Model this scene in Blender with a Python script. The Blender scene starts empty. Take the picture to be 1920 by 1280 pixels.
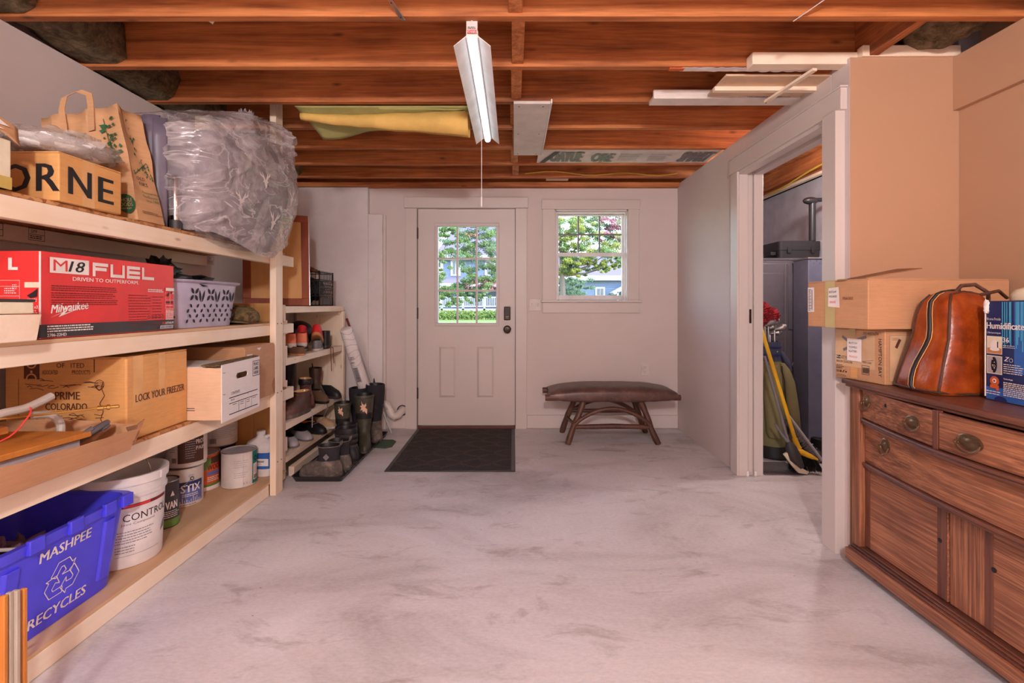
import bpy, bmesh, math, random
from mathutils import Vector, Matrix, noise
R = random.Random(7)
C = bpy.context.scene.collection
SC = bpy.context.scene
PI = math.pi
CH = 1.152            # camera height
def lin(c):
    c /= 255.0
    return c / 12.92 if c <= 0.04045 else ((c + 0.055) / 1.055) ** 2.4
def rgb(r, g, b): return (lin(r), lin(g), lin(b), 1.0)
def at(px, py, Y):    # a pixel of the photograph at depth Y, as a point in the room
    return Vector(((px - 963) / 925 * Y, Y, CH + (572 - py) / 925 * Y))

# ---------------------------------------------------------------- camera, world, lights, exposure
cam = bpy.data.cameras.new('camera'); camo = bpy.data.objects.new('camera', cam); C.objects.link(camo)
cam.sensor_width = 36; cam.lens = 925 / 1920 * 36
cam.shift_x = -3 / 1920; cam.shift_y = -68 / 1920
cam.clip_start = 0.05; cam.clip_end = 500
camo.location = (0, 0, CH); camo.rotation_euler = (PI / 2, 0, 0)
SC.camera = camo
SC.view_settings.view_transform = 'Standard'; SC.view_settings.look = 'None'
SC.view_settings.gamma = 1; SC.view_settings.use_curve_mapping = False
SC.view_settings.exposure = 0.0
w = bpy.data.worlds.new('sky'); SC.world = w; w.use_nodes = True
nt = w.node_tree; bg = nt.nodes['Background']
sky = nt.nodes.new('ShaderNodeTexSky'); sky.sky_type = 'NISHITA'; sky.sun_disc = False
sky.sun_elevation = math.radians(50); sky.sun_rotation = math.radians(120); sky.air_density = 1.2; sky.dust_density = 1.5
nt.links.new(sky.outputs[0], bg.inputs[0]); bg.inputs[1].default_value = 1.5
def light(name, kind, loc, energy, col, rot=(0, 0, 0), **kw):
    l = bpy.data.lights.new(name, kind); l.energy = energy; l.color = col
    for k, v in kw.items(): setattr(l, k, v)
    o = bpy.data.objects.new(name, l); C.objects.link(o); o.location = loc; o.rotation_euler = rot
    return o
light('sun', 'SUN', (0, 0, 20), 1.0, (1, .95, .88), (math.radians(48), 0, math.radians(-28)), angle=math.radians(.6))
# ceiling lamps behind the camera (fixtures built further down), then two added fill lights
light('shop_lamp_bulb', 'POINT', (0.10, -1.10, 2.08), 235, (1, .95, .96), shadow_soft_size=.10)
light('bare_bulb', 'POINT', (1.25, 0.0, 2.12), 14, (1, .55, .28), shadow_soft_size=.05)
light('left_fill_light', 'POINT', (-.85, -.6, 2.10), 62, (1, .95, .96), shadow_soft_size=.08)  # unseen fill light, added to brighten the left side
light('closet_fill_light', 'POINT', (2.24, 3.46, 2.20), 42, (1, .96, .95), shadow_soft_size=.06)  # added hidden light that brightens the closet, without a fixture
TUBE = 1.5           # emission of the hanging shop light's diffuser

# ---------------------------------------------------------------- materials
MATS = {}
def nodes(name):
    m = bpy.data.materials.new(name); m.use_nodes = True; MATS[name] = m
    n = m.node_tree.nodes; return m, n, m.node_tree.links, n['Principled BSDF']
def coords(n, l, scale=(1, 1, 1), rnd=True):
    tc = n.new('ShaderNodeTexCoord'); mp = n.new('ShaderNodeMapping'); mp.inputs['Scale'].default_value = scale
    l.new(tc.outputs['Object'], mp.inputs['Vector'])
    if rnd:
        oi = n.new('ShaderNodeObjectInfo'); mu = n.new('ShaderNodeVectorMath'); mu.operation = 'SCALE'
        cb = n.new('ShaderNodeCombineXYZ')
        for i in range(3): l.new(oi.outputs['Random'], cb.inputs[i])
        l.new(cb.outputs[0], mu.inputs[0]); mu.inputs['Scale'].default_value = 37.0
        l.new(mu.outputs[0], mp.inputs['Location'])
    return mp.outputs[0]
def nz(n, l, vec, scale, detail=4, rough=.6, dist=0):
    t = n.new('ShaderNodeTexNoise'); t.inputs['Scale'].default_value = scale; t.inputs['Detail'].default_value = detail
    t.inputs['Roughness'].default_value = rough; t.inputs['Distortion'].default_value = dist
    l.new(vec, t.inputs['Vector']); return t.outputs[0]
def ramp(n, l, fac, stops):
    r = n.new('ShaderNodeValToRGB'); l.new(fac, r.inputs[0]); e = r.color_ramp.elements
    while len(e) < len(stops): e.new(.5)
    for k, (p, c) in enumerate(stops): e[k].position = p; e[k].color = c
    return r.outputs[0]
def mix(n, l, fac, a, b, mode='MIX'):
    m = n.new('ShaderNodeMix'); m.data_type = 'RGBA'; m.blend_type = mode
    if isinstance(fac, float): m.inputs[0].default_value = fac
    else: l.new(fac, m.inputs[0])
    for s, v in ((6, a), (7, b)):
        if isinstance(v, tuple): m.inputs[s].default_value = v
        else: l.new(v, m.inputs[s])
    return m.outputs[2]
def bump(n, l, p, h, s=.2, d=.01):
    b = n.new('ShaderNodeBump'); b.inputs['Strength'].default_value = s; b.inputs['Distance'].default_value = d
    l.new(h, b.inputs['Height']); l.new(b.outputs[0], p.inputs['Normal'])
def plain(name, col, rough=.6, metal=0, var=.12, scale=8, bs=.05, bsc=60, coat=0, alpha=1):
    m, n, l, p = nodes(name)
    v = coords(n, l)
    dk = tuple(c * (1 - var) for c in col[:3]) + (1,); lt = tuple(min(1, c * (1 + var)) for c in col[:3]) + (1,)
    l.new(ramp(n, l, nz(n, l, v, scale), [(.3, dk), (.7, lt)]), p.inputs['Base Color'])
    p.inputs['Roughness'].default_value = rough; p.inputs['Metallic'].default_value = metal
    if bs: bump(n, l, p, nz(n, l, v, bsc, 3), bs, .003)
    if coat: p.inputs['Coat Weight'].default_value = coat; p.inputs['Coat Roughness'].default_value = .15
    if alpha < 1: p.inputs['Alpha'].default_value = alpha
    return m
def wood(name, lt, md, dk, axis=1, rough=.65, grain=1.0, knots=.5, kcol=None, fig=.5, strong=False):
    m, n, l, p = nodes(name)
    s = [14 * grain] * 3; s[axis] = .9 * grain
    v = coords(n, l, tuple(s)); ring = nz(n, l, v, 1.0, 5, .55, 1.2)
    s2 = [90 * grain] * 3; s2[axis] = 3
    v2 = coords(n, l, tuple(s2)); fine = nz(n, l, v2, 1.0, 3, .7)
    v3 = coords(n, l, (1, 1, 1)); blot = nz(n, l, v3, 2.5, 3)
    base = ramp(n, l, ring, [(.28, dk), (.45, md), (.62, lt)])
    base = mix(n, l, fig, base, ramp(n, l, fine, [(.38, dk), (.5, md), (.62, lt)] if strong else [(.3, md), (.7, lt)]))
    base = mix(n, l, .25 if strong else .45, base, ramp(n, l, blot, [(.3, dk), (.65, lt)]), 'MIX')
    if knots:
        s4 = [9.0] * 3; s4[axis] = 3.2
        v4 = coords(n, l, tuple(s4)); vo = n.new('ShaderNodeTexVoronoi'); vo.inputs['Scale'].default_value = 1.0
        l.new(v4, vo.inputs['Vector'])
        k = ramp(n, l, vo.outputs['Distance'], [(.0, (1, 1, 1, 1)), (.10 * knots + .03, (0, 0, 0, 1))])
        kc = kcol or tuple(c * .25 for c in dk[:3]) + (1,)
        mul = n.new('ShaderNodeMath'); mul.operation = 'MULTIPLY'; mul.inputs[1].default_value = .8
        l.new(k, mul.inputs[0]); base = mix(n, l, mul.outputs[0], base, kc)
    l.new(base, p.inputs['Base Color']); p.inputs['Roughness'].default_value = rough
    bump(n, l, p, fine, .15, .002)
    return m
AX = 'XYZ'
for a in range(3):
    wood('pine' + AX[a], rgb(252, 236, 216), rgb(244, 222, 196), rgb(226, 196, 162), a, knots=.55, kcol=rgb(140, 90, 56))
    wood('fir' + AX[a], rgb(222, 142, 82), rgb(172, 96, 48), rgb(96, 46, 20), a, .7, .8, .9, rgb(36, 16, 8), fig=.35, strong=True)
    wood('oak' + AX[a], rgb(196, 132, 94), rgb(128, 76, 54), rgb(74, 38, 30), a, .36, 1.7, 0, fig=.62, strong=True)
    wood('darkwood' + AX[a], rgb(134, 84, 64), rgb(100, 58, 44), rgb(60, 34, 28), a, .36, 1.4, 0, strong=True)
wood('ply', rgb(214, 160, 96), rgb(204, 146, 84), rgb(184, 124, 68), 2, .6, .5, .2)
wood('framewood', rgb(160, 76, 34), rgb(134, 58, 26), rgb(96, 40, 20), 2, .65, 1, 0)
wood('orangewood', rgb(214, 140, 60), rgb(196, 116, 44), rgb(160, 90, 34), 2, .5, 1, 0)
wood('floorply', rgb(226, 190, 150), rgb(212, 170, 128), rgb(192, 142, 100), 1, .55, .6, .55, rgb(150, 90, 56))
wood('log', rgb(110, 70, 54), rgb(84, 50, 38), rgb(48, 28, 22), 2, .5, 1.5, .2)
m, n, l, p = nodes('osb')
v = coords(n, l, (60, 60, 60)); vo = n.new('ShaderNodeTexVoronoi'); vo.inputs['Scale'].default_value = 1; l.new(v, vo.inputs[0])
l.new(ramp(n, l, vo.outputs['Color'], [(.2, rgb(150, 92, 48)), (.8, rgb(206, 150, 96))]), p.inputs[0]); p.inputs['Roughness'].default_value = .8
def wallpaint(name, c, dark=.93):
    m, n, l, p = nodes(name); v = coords(n, l, rnd=False)
    dk = tuple(x * dark for x in c[:3]) + (1,)
    l.new(ramp(n, l, nz(n, l, v, 1.2, 4), [(.3, dk), (.7, c)]), p.inputs[0]); p.inputs['Roughness'].default_value = .62
    bump(n, l, p, nz(n, l, v, 70, 3), .06, .003); return m
wallpaint('wall', rgb(216, 202, 197)); wallpaint('trim', rgb(212, 200, 194), .97); wallpaint('warmlitwall', rgb(190, 149, 118), .97)  # right wall and jog carry the warm bulb's orange light in their colour
MATS['trim'].node_tree.nodes['Principled BSDF'].inputs['Roughness'].default_value = .42
m, n, l, p = nodes('paintedconcrete'); v = coords(n, l, rnd=False)
l.new(ramp(n, l, nz(n, l, v, 3, 5), [(.3, rgb(222, 212, 210)), (.7, rgb(234, 226, 224))]), p.inputs[0]); p.inputs['Roughness'].default_value = .7
bump(n, l, p, ramp(n, l, nz(n, l, v, 16, 6, .7), [(.45, (0, 0, 0, 1)), (.7, (1, 1, 1, 1))]), .22, .010)
m, n, l, p = nodes('concrete'); v = coords(n, l, (.75, 1.6, 1), rnd=False)
big = nz(n, l, v, 1.1, 6, .62, .9); mid = nz(n, l, v, 4.2, 8, .66, .7); fin = nz(n, l, v, 60, 4, .7)
b = ramp(n, l, big, [(.30, rgb(178, 172, 173)), (.5, rgb(214, 209, 212)), (.70, rgb(232, 229, 233))])
b = mix(n, l, ramp(n, l, mid, [(.55, (0, 0, 0, 1)), (.74, (.8, .8, .8, 1))]), b, rgb(142, 128, 122))
b = mix(n, l, ramp(n, l, mid, [(.24, (.5, .5, .5, 1)), (.42, (0, 0, 0, 1))]), b, rgb(216, 208, 202))
b = mix(n, l, .16, b, ramp(n, l, fin, [(.35, rgb(120, 108, 100)), (.62, rgb(225, 215, 208))]))
vo = n.new('ShaderNodeTexVoronoi'); vo.inputs['Scale'].default_value = 7.0; l.new(v, vo.inputs[0])
b = mix(n, l, ramp(n, l, vo.outputs['Distance'], [(.012, (1, 1, 1, 1)), (.03, (0, 0, 0, 1))]), b, rgb(96, 80, 70))
l.new(b, p.inputs[0]); l.new(ramp(n, l, mid, [(.3, (.46, .46, .46, 1)), (.7, (.66, .66, .66, 1))]), p.inputs['Roughness'])
bump(n, l, p, mid, .12, .01)
def card(name, c, var=.08):
    m, n, l, p = nodes(name); v = coords(n, l, (1, 1, 1)); v2 = coords(n, l, (14, 14, 160))
    dk = tuple(x * (1 - 2 * var) for x in c[:3]) + (1,); lt = tuple(min(1, x * (1 + var)) for x in c[:3]) + (1,)
    b = ramp(n, l, nz(n, l, v, 5, 5, .6), [(.3, dk), (.7, lt)])
    b = mix(n, l, .25, b, ramp(n, l, nz(n, l, v2, 1, 2), [(.4, dk), (.6, lt)]))
    l.new(b, p.inputs[0]); p.inputs['Roughness'].default_value = .68; bump(n, l, p, nz(n, l, v, 11, 4), .18, .006); return m
card('cardboard', rgb(198, 148, 108)); card('cardboard_orange', rgb(220, 162, 98)); card('cardboard_pale', rgb(222, 186, 152)); card('kraft', rgb(204, 156, 112)); card('cardboard_white', rgb(226, 218, 214), .03)
card('cardboard_cut', rgb(160, 112, 74), .2)
m, n, l, p = nodes('wool'); v = coords(n, l)
f = nz(n, l, v, 22, 8, .75, .5)
l.new(ramp(n, l, f, [(.3, rgb(66, 52, 34)), (.5, rgb(128, 108, 78)), (.7, rgb(176, 156, 120))]), p.inputs[0]); p.inputs['Roughness'].default_value = .95; bump(n, l, p, f, 1.0, .03)
m, n, l, p = nodes('leather_tan'); v = coords(n, l)
f = nz(n, l, v, 7, 5, .6)
l.new(ramp(n, l, f, [(.3, rgb(92, 32, 8)), (.5, rgb(148, 60, 14)), (.72, rgb(184, 92, 36))]), p.inputs[0]); p.inputs['Roughness'].default_value = .32
bump(n, l, p, nz(n, l, v, 16, 4), .35, .012)
m, n, l, p = nodes('leather_brown'); v = coords(n, l)
l.new(ramp(n, l, nz(n, l, v, 9, 8, .7), [(.32, rgb(66, 44, 40)), (.55, rgb(98, 68, 60)), (.72, rgb(128, 92, 82))]), p.inputs[0]); p.inputs['Roughness'].default_value = .38
bump(n, l, p, nz(n, l, v, 60, 4), .2, .004)
m, n, l, p = nodes('mud_rubber'); v = coords(n, l)
l.new(ramp(n, l, nz(n, l, v, 16, 8, .7), [(.35, rgb(70, 62, 60)), (.52, rgb(104, 92, 86)), (.7, rgb(150, 132, 120))]), p.inputs[0]); p.inputs['Roughness'].default_value = .75
m, n, l, p = nodes('olive_rubber'); v = coords(n, l, (1, 1, .7))
l.new(ramp(n, l, nz(n, l, v, 9, 8, .7), [(.3, rgb(46, 44, 34)), (.55, rgb(72, 68, 54)), (.74, rgb(116, 104, 84))]), p.inputs[0]); p.inputs['Roughness'].default_value = .5
m, n, l, p = nodes('camo'); v = coords(n, l)
l.new(ramp(n, l, nz(n, l, v, 30, 3), [(.4, rgb(74, 56, 36)), (.5, rgb(120, 96, 60)), (.6, rgb(92, 82, 52))]), p.inputs[0]); p.inputs['Roughness'].default_value = .9
m, n, l, p = nodes('film'); v = coords(n, l)
f = nz(n, l, v, 7, 6, .6, 1.5)
v2 = coords(n, l, (2.2, 3, 6)); f2 = nz(n, l, v2, 1.0, 3, .5, 1.8)
p.inputs[0].default_value = rgb(214, 204, 206); p.inputs['Roughness'].default_value = .16; p.inputs['Specular IOR Level'].default_value = .9
cr = ramp(n, l, f2, [(.48, (0, 0, 0, 1)), (.51, (.72, .72, .72, 1)), (.55, (0, 0, 0, 1))])
l.new(mix(n, l, 1.0, ramp(n, l, f, [(.35, (.22, .22, .22, 1)), (.7, (.60, .60, .60, 1))]), cr, 'LIGHTEN'), p.inputs['Alpha']); bump(n, l, p, f2, .6, .06)
m, n, l, p = nodes('clearfilm'); v = coords(n, l); p.inputs[0].default_value = rgb(210, 196, 186); p.inputs['Roughness'].default_value = .15
p.inputs['Alpha'].default_value = .45; bump(n, l, p, nz(n, l, v, 22, 4, .6, 2), .6, .02)
def glass(name, tint=(1, 1, 1, 1), refl=.06):
    m = bpy.data.materials.new(name); m.use_nodes = True; MATS[name] = m; n = m.node_tree.nodes; l = m.node_tree.links; n.clear()
    o = n.new('ShaderNodeOutputMaterial'); mx = n.new('ShaderNodeMixShader'); t = n.new('ShaderNodeBsdfTransparent'); t.inputs[0].default_value = tint
    g = n.new('ShaderNodeBsdfGlossy'); g.inputs['Roughness'].default_value = .3; fr = n.new('ShaderNodeFresnel'); fr.inputs[0].default_value = 1.45
    mu = n.new('ShaderNodeMath'); mu.operation = 'MULTIPLY'; mu.inputs[1].default_value = refl
    l.new(fr.outputs[0], mu.inputs[0]); l.new(mu.outputs[0], mx.inputs[0]); l.new(t.outputs[0], mx.inputs[1]); l.new(g.outputs[0], mx.inputs[2]); l.new(mx.outputs[0], o.inputs[0])
glass('glass')
def emit(name, col, s):
    m, n, l, p = nodes(name); p.inputs[0].default_value = col; p.inputs['Emission Color'].default_value = col; p.inputs['Emission Strength'].default_value = s
emit('tube', (.80, .93, 1.0, 1), TUBE); emit('bulb_warm', (1, .7, .45, 1), 20)
for nm, c, r, me in [
    ('white', rgb(232, 226, 224), .45, 0), ('offwhite', rgb(214, 204, 198), .5, 0), ('cream', rgb(226, 214, 186), .5, 0), ('black', rgb(26, 24, 26), .5, 0),
    ('blackplastic', rgb(36, 33, 35), .38, 0), ('darkgray', rgb(58, 54, 56), .55, 0), ('gray', rgb(120, 114, 118), .5, 0), ('lightgray', rgb(176, 170, 174), .45, 0),
    ('steel', rgb(176, 172, 170), .3, .9), ('chrome', rgb(200, 196, 196), .14, 1), ('bronze', rgb(58, 48, 40), .35, .8), ('brass', rgb(200, 160, 90), .3, .9), ('antiquebrass', rgb(136, 110, 84), .32, .85),
    ('red', rgb(222, 50, 50), .40, 0), ('redside', rgb(206, 34, 36), .42, 0), ('inkwhite', rgb(236, 226, 220), .5, 0), ('inkblack', rgb(30, 28, 32), .5, 0), ('inknavy', rgb(40, 42, 74), .5, 0),
    ('inkred', rgb(120, 26, 24), .6, 0), ('inkbrown', rgb(92, 52, 34), .6, 0), ('inkgreen', rgb(36, 92, 58), .6, 0), ('lavender', rgb(186, 178, 200), .4, 0), ('holedark', rgb(44, 38, 46), .8, 0),
    ('bluebin', rgb(78, 74, 236), .36, 0), ('navy', rgb(28, 40, 92), .45, 0), ('blue', rgb(44, 96, 170), .45, 0), ('teal', rgb(20, 120, 110), .45, 0), ('greenlab', rgb(96, 130, 54), .5, 0), ('orangelab', rgb(206, 96, 44), .5, 0),
    ('brownlab', rgb(78, 48, 36), .5, 0), ('bluelab', rgb(96, 108, 176), .45, 0), ('yellow', rgb(232, 178, 30), .38, 0), ('golfgreen', rgb(124, 116, 78), .7, 0), ('golfnavy', rgb(62, 66, 92), .6, 0),
    ('furred', rgb(140, 24, 34), .95, 0), ('coral', rgb(238, 132, 96), .7, 0), ('shoered', rgb(208, 30, 34), .6, 0), ('gum', rgb(196, 132, 84), .7, 0), ('sole', rgb(206, 194, 184), .7, 0), ('suede', rgb(104, 74, 54), .85, 0),
    ('bootbrown', rgb(104, 56, 40), .5, 0), ('neoprene', rgb(40, 35, 42), .85, 0), ('graywood', rgb(176, 164, 148), .8, 0), ('clearplastic', rgb(200, 192, 186), .2, 0), ('purplegray', rgb(110, 102, 118), .4, 0),
    ('foamyellow', rgb(214, 176, 96), .8, 0), ('foamgreen', rgb(160, 156, 96), .8, 0), ('pvc', rgb(226, 216, 208), .35, 0), ('cable', rgb(214, 180, 60), .5, 0), ('lockerblack', rgb(92, 86, 93), .30, 0), ('lockergray', rgb(112, 114, 134), .4, .2),
    ('matgreen', rgb(70, 92, 72), .9, 0), ('matblack', rgb(52, 44, 44), .9, 0), ('matridge', rgb(74, 63, 60), .9, 0), ('amber', rgb(186, 170, 120), .3, 0), ('gold', rgb(196, 168, 90), .4, .1), ('mauve', rgb(112, 78, 96), .9, 0),
    ('hose', rgb(172, 162, 152), .3, 0), ('hosedark', rgb(90, 84, 88), .4, 0), ('orange', rgb(236, 124, 30), .5, 0), ('tan', rgb(206, 168, 130), .7, 0), ('cyanlab', rgb(70, 160, 200), .4, 0), ('closetwall', rgb(176, 172, 180), .7, 0),
    ('bedding', rgb(118, 108, 116), .8, 0), ('stagwhite', rgb(206, 196, 192), .8, 0), ('paper', rgb(232, 222, 218), .7, 0), ('duckpink', rgb(232, 186, 158), .6, 0), ('glovebrown', rgb(120, 72, 52), .8, 0), ('tapegold', rgb(222, 172, 116), .15, 0),
    ('siding', rgb(92, 106, 132), .7, 0), ('roof', rgb(96, 88, 108), .9, 0), ('housewhite', rgb(164, 166, 170), .6, 0), ('lawn', rgb(94, 118, 40), .9, 0), ('hedge', rgb(90, 112, 44), .9, 0), ('leaf', rgb(84, 110, 54), .7, 0), ('leafyellow', rgb(126, 134, 54), .7, 0), ('leafblue', rgb(78, 104, 74), .7, 0),
    ('blossom', rgb(170, 104, 124), .7, 0), ('bark', rgb(96, 84, 76), .9, 0), ('darkpane', rgb(70, 78, 92), .2, 0), ('brickred', rgb(190, 110, 84), .9, 0)]:
    plain(nm, c, r, me, bs=.03 if r > .5 else 0)
for nm in ('leaf', 'leafyellow', 'leafblue', 'blossom'):
    MATS[nm].node_tree.nodes['Principled BSDF'].inputs['Transmission Weight'].default_value = 0
plain('closetfloor', rgb(150, 140, 134), .7)

# ---------------------------------------------------------------- mesh builder
class MB:
    def __init__(s): s.v = []; s.f = []
    def add(s, vs, fs):
        b = len(s.v); s.v += [tuple(p) for p in vs]; s.f += [tuple(b + i for i in f) for f in fs]; return s
    def box(s, x0, x1, y0, y1, z0, z1):
        return s.add([(x0, y0, z0), (x1, y0, z0), (x1, y1, z0), (x0, y1, z0), (x0, y0, z1), (x1, y0, z1), (x1, y1, z1), (x0, y1, z1)],
                     [(0, 3, 2, 1), (4, 5, 6, 7), (0, 1, 5, 4), (1, 2, 6, 5), (2, 3, 7, 6), (3, 0, 4, 7)])
    def obox(s, c, ax, ay, az):   # centre and three half-axes
        c = Vector(c); ax, ay, az = Vector(ax), Vector(ay), Vector(az)
        P = [c + i * ax + j * ay + k * az for k in (-1, 1) for i, j in ((-1, -1), (1, -1), (1, 1), (-1, 1))]
        f = [(0, 3, 2, 1), (4, 5, 6, 7), (0, 1, 5, 4), (1, 2, 6, 5), (2, 3, 7, 6), (3, 0, 4, 7)]
        if ax.cross(ay).dot(az) < 0: f = [t[::-1] for t in f]
        return s.add(P, f)
    def beam(s, p0, p1, w, h, up=(0, 0, 1)):   # bar of cross-section w x h
        p0, p1 = Vector(p0), Vector(p1); d = (p1 - p0); a = d.normalized(); u = Vector(up)
        b = a.cross(u)
        if b.length < 1e-4: b = a.cross(Vector((0, 1, 0)))
        b.normalize(); c = b.cross(a).normalized()
        return s.obox((p0 + p1) / 2, d / 2, b * w / 2, c * h / 2)
    def loft(s, rings, c0=True, c1=True):
        n = len(rings[0]); vs = [p for r in rings for p in r]; fs = []
        for k in range(len(rings) - 1):
            for i in range(n):
                j = (i + 1) % n; fs.append((k * n + i, k * n + j, (k + 1) * n + j, (k + 1) * n + i))
        if c0: fs.append(tuple(range(n))[::-1])
        if c1: fs.append(tuple((len(rings) - 1) * n + i for i in range(n)))
        return s.add(vs, fs)
    def tube(s, pts, r, n=8, caps=True, closed=False):
        pts = [Vector(p) for p in pts]; m = len(pts); rr = r if isinstance(r, (list, tuple)) else [r] * m
        rings = []; prev = None
        for k in range(m):
            if closed: t = pts[(k + 1) % m] - pts[k - 1]
            else: t = pts[min(k + 1, m - 1)] - pts[max(k - 1, 0)]
            t.normalize()
            if prev is None: prev = t.orthogonal()
            prev = (prev - t * prev.dot(t)).normalized(); q = t.cross(prev)
            rings.append([pts[k] + rr[k] * (math.cos(2 * PI * i / n) * prev + math.sin(2 * PI * i / n) * q) for i in range(n)])
        if closed: rings.append(rings[0]); caps = False
        return s.loft(rings, caps, caps)
    def cyl(s, p0, p1, r0, r1=None, n=20): return s.tube([p0, p1], [r0, r0 if r1 is None else r1], n)
    def lathe(s, cx, cy, prof, n=32, c0=True, c1=True, sx=1, sy=1):
        return s.loft([[(cx + sx * r * math.cos(2 * PI * i / n), cy + sy * r * math.sin(2 * PI * i / n), z) for i in range(n)] for r, z in prof], c0, c1)
    def prism(s, pts, vec):
        n = len(pts); vec = Vector(vec); a = [Vector(p) for p in pts]; nn = Vector((0, 0, 0))
        for i in range(n): nn += a[i].cross(a[(i + 1) % n])
        fl = nn.dot(vec) < 0
        fs = [tuple(range(n))[::-1], tuple(range(n, 2 * n))] + [(i, (i + 1) % n, n + (i + 1) % n, n + i) for i in range(n)]
        if fl: fs = [f[::-1] for f in fs]
        return s.add(a + [p + vec for p in a], fs)
    def grid(s, fn, nu, nv, cu=False):
        vs = [fn(i / (nu if cu else nu), j / nv) for j in range(nv + 1) for i in range(nu if cu else nu + 1)]
        k = nu if cu else nu + 1; fs = []
        for j in range(nv):
            for i in range(nu):
                a = j * k + i; b = j * k + (i + 1) % k; fs.append((a, b, b + k, a + k))
        return s.add(vs, fs)
    def blob(s, c, rx, ry, rz, nu=20, nv=12, amp=0, fr=4, seed=0):
        c = Vector(c); rings = []
        for j in range(1, nv):
            ph = PI * j / nv - PI / 2; ring = []
            for i in range(nu):
                t = 2 * PI * i / nu; d = Vector((math.cos(ph) * math.cos(t), math.cos(ph) * math.sin(t), math.sin(ph)))
                k = 1 + amp * noise.noise(d * fr * .5 + Vector((seed, seed * 2.3, 0)))
                ring.append(c + Vector((d.x * rx, d.y * ry, d.z * rz)) * k)
            rings.append(ring)
        return s.loft(rings)
def wloc(o):
    v = Vector((0, 0, 0))
    while o: v += o.location; o = o.parent
    return v
def part(name, mb, mat, parent=None, bev=0, smooth=False, seg=2, label=None, kind=None, sol=0, sub=0, ang=35):
    me = bpy.data.meshes.new(name); o = bpy.data.objects.new(name, me)
    off = wloc(parent) if parent else Vector((0, 0, 0))
    me.from_pydata([(p[0] - off.x, p[1] - off.y, p[2] - off.z) for p in mb.v], [], mb.f); me.update()
    if mat: me.materials.append(MATS[mat] if isinstance(mat, str) else mat)
    if smooth or bev:
        me.shade_smooth(); me.set_sharp_from_angle(angle=math.radians(ang))
    C.objects.link(o)
    if parent: o.parent = parent
    if sol:
        q = o.modifiers.new('solid', 'SOLIDIFY'); q.thickness = sol; q.offset = 0
    if bev:
        q = o.modifiers.new('bevel', 'BEVEL'); q.width = bev; q.segments = seg; q.limit_method = 'ANGLE'; q.angle_limit = math.radians(40)
    if sub:
        q = o.modifiers.new('sub', 'SUBSURF'); q.levels = sub; q.render_levels = sub
    if label: o['label'] = label
    if kind: o['kind'] = kind
    return o
def B(*a): return MB().box(*a)
def thing(name, label, cat, loc=(0, 0, 0), group=None):
    o = bpy.data.objects.new(name, None); o.empty_display_size = .05; C.objects.link(o); o.location = loc
    o['label'] = label; o['category'] = cat
    if group: o['group'] = group
    return o
def tag(o, label, cat, group=None):
    o['label'] = label; o['category'] = cat
    if group: o['group'] = group
    return o
def struct(name, mb, mat, parent=None, **k):
    o = part(name, mb, mat, parent, **k)
    if not parent: o['kind'] = 'structure'
    return o
def dup(root, loc, rot=None, label=None, parent=None):
    def cp(o, par):
        c = o.copy(); C.objects.link(c); c.parent = par
        for ch in [x for x in kids.get(o, [])]: cp(ch, c)
        return c
    kids = {}
    for x in list(C.objects):
        if x.parent: kids.setdefault(x.parent, []).append(x)
    r = cp(root, parent); r.location = loc
    if rot is not None: r.rotation_euler = rot
    if label: r['label'] = label
    return r
def textmesh(s, bold=0, shear=0, spacing=1.0):
    if set(s) & set('MNWKmw'): bold = 0
    cu = bpy.data.curves.new('lettering', 'FONT'); cu.body = s; cu.offset = bold; cu.shear = shear; cu.space_character = spacing; cu.resolution_u = 2
    o = bpy.data.objects.new('tmp', cu); C.objects.link(o)
    dg = bpy.context.evaluated_depsgraph_get(); me = bpy.data.meshes.new_from_object(o.evaluated_get(dg))
    vs = [v.co.copy() for v in me.vertices]; fs = [tuple(p.vertices) for p in me.polygons]
    bpy.data.objects.remove(o); bpy.data.curves.remove(cu); bpy.data.meshes.remove(me)
    x0 = min(v.x for v in vs); x1 = max(v.x for v in vs); y0 = min(v.y for v in vs); y1 = max(v.y for v in vs)
    return [((v.x - x0), (v.y - y0)) for v in vs], fs, x1 - x0, y1 - y0
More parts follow.
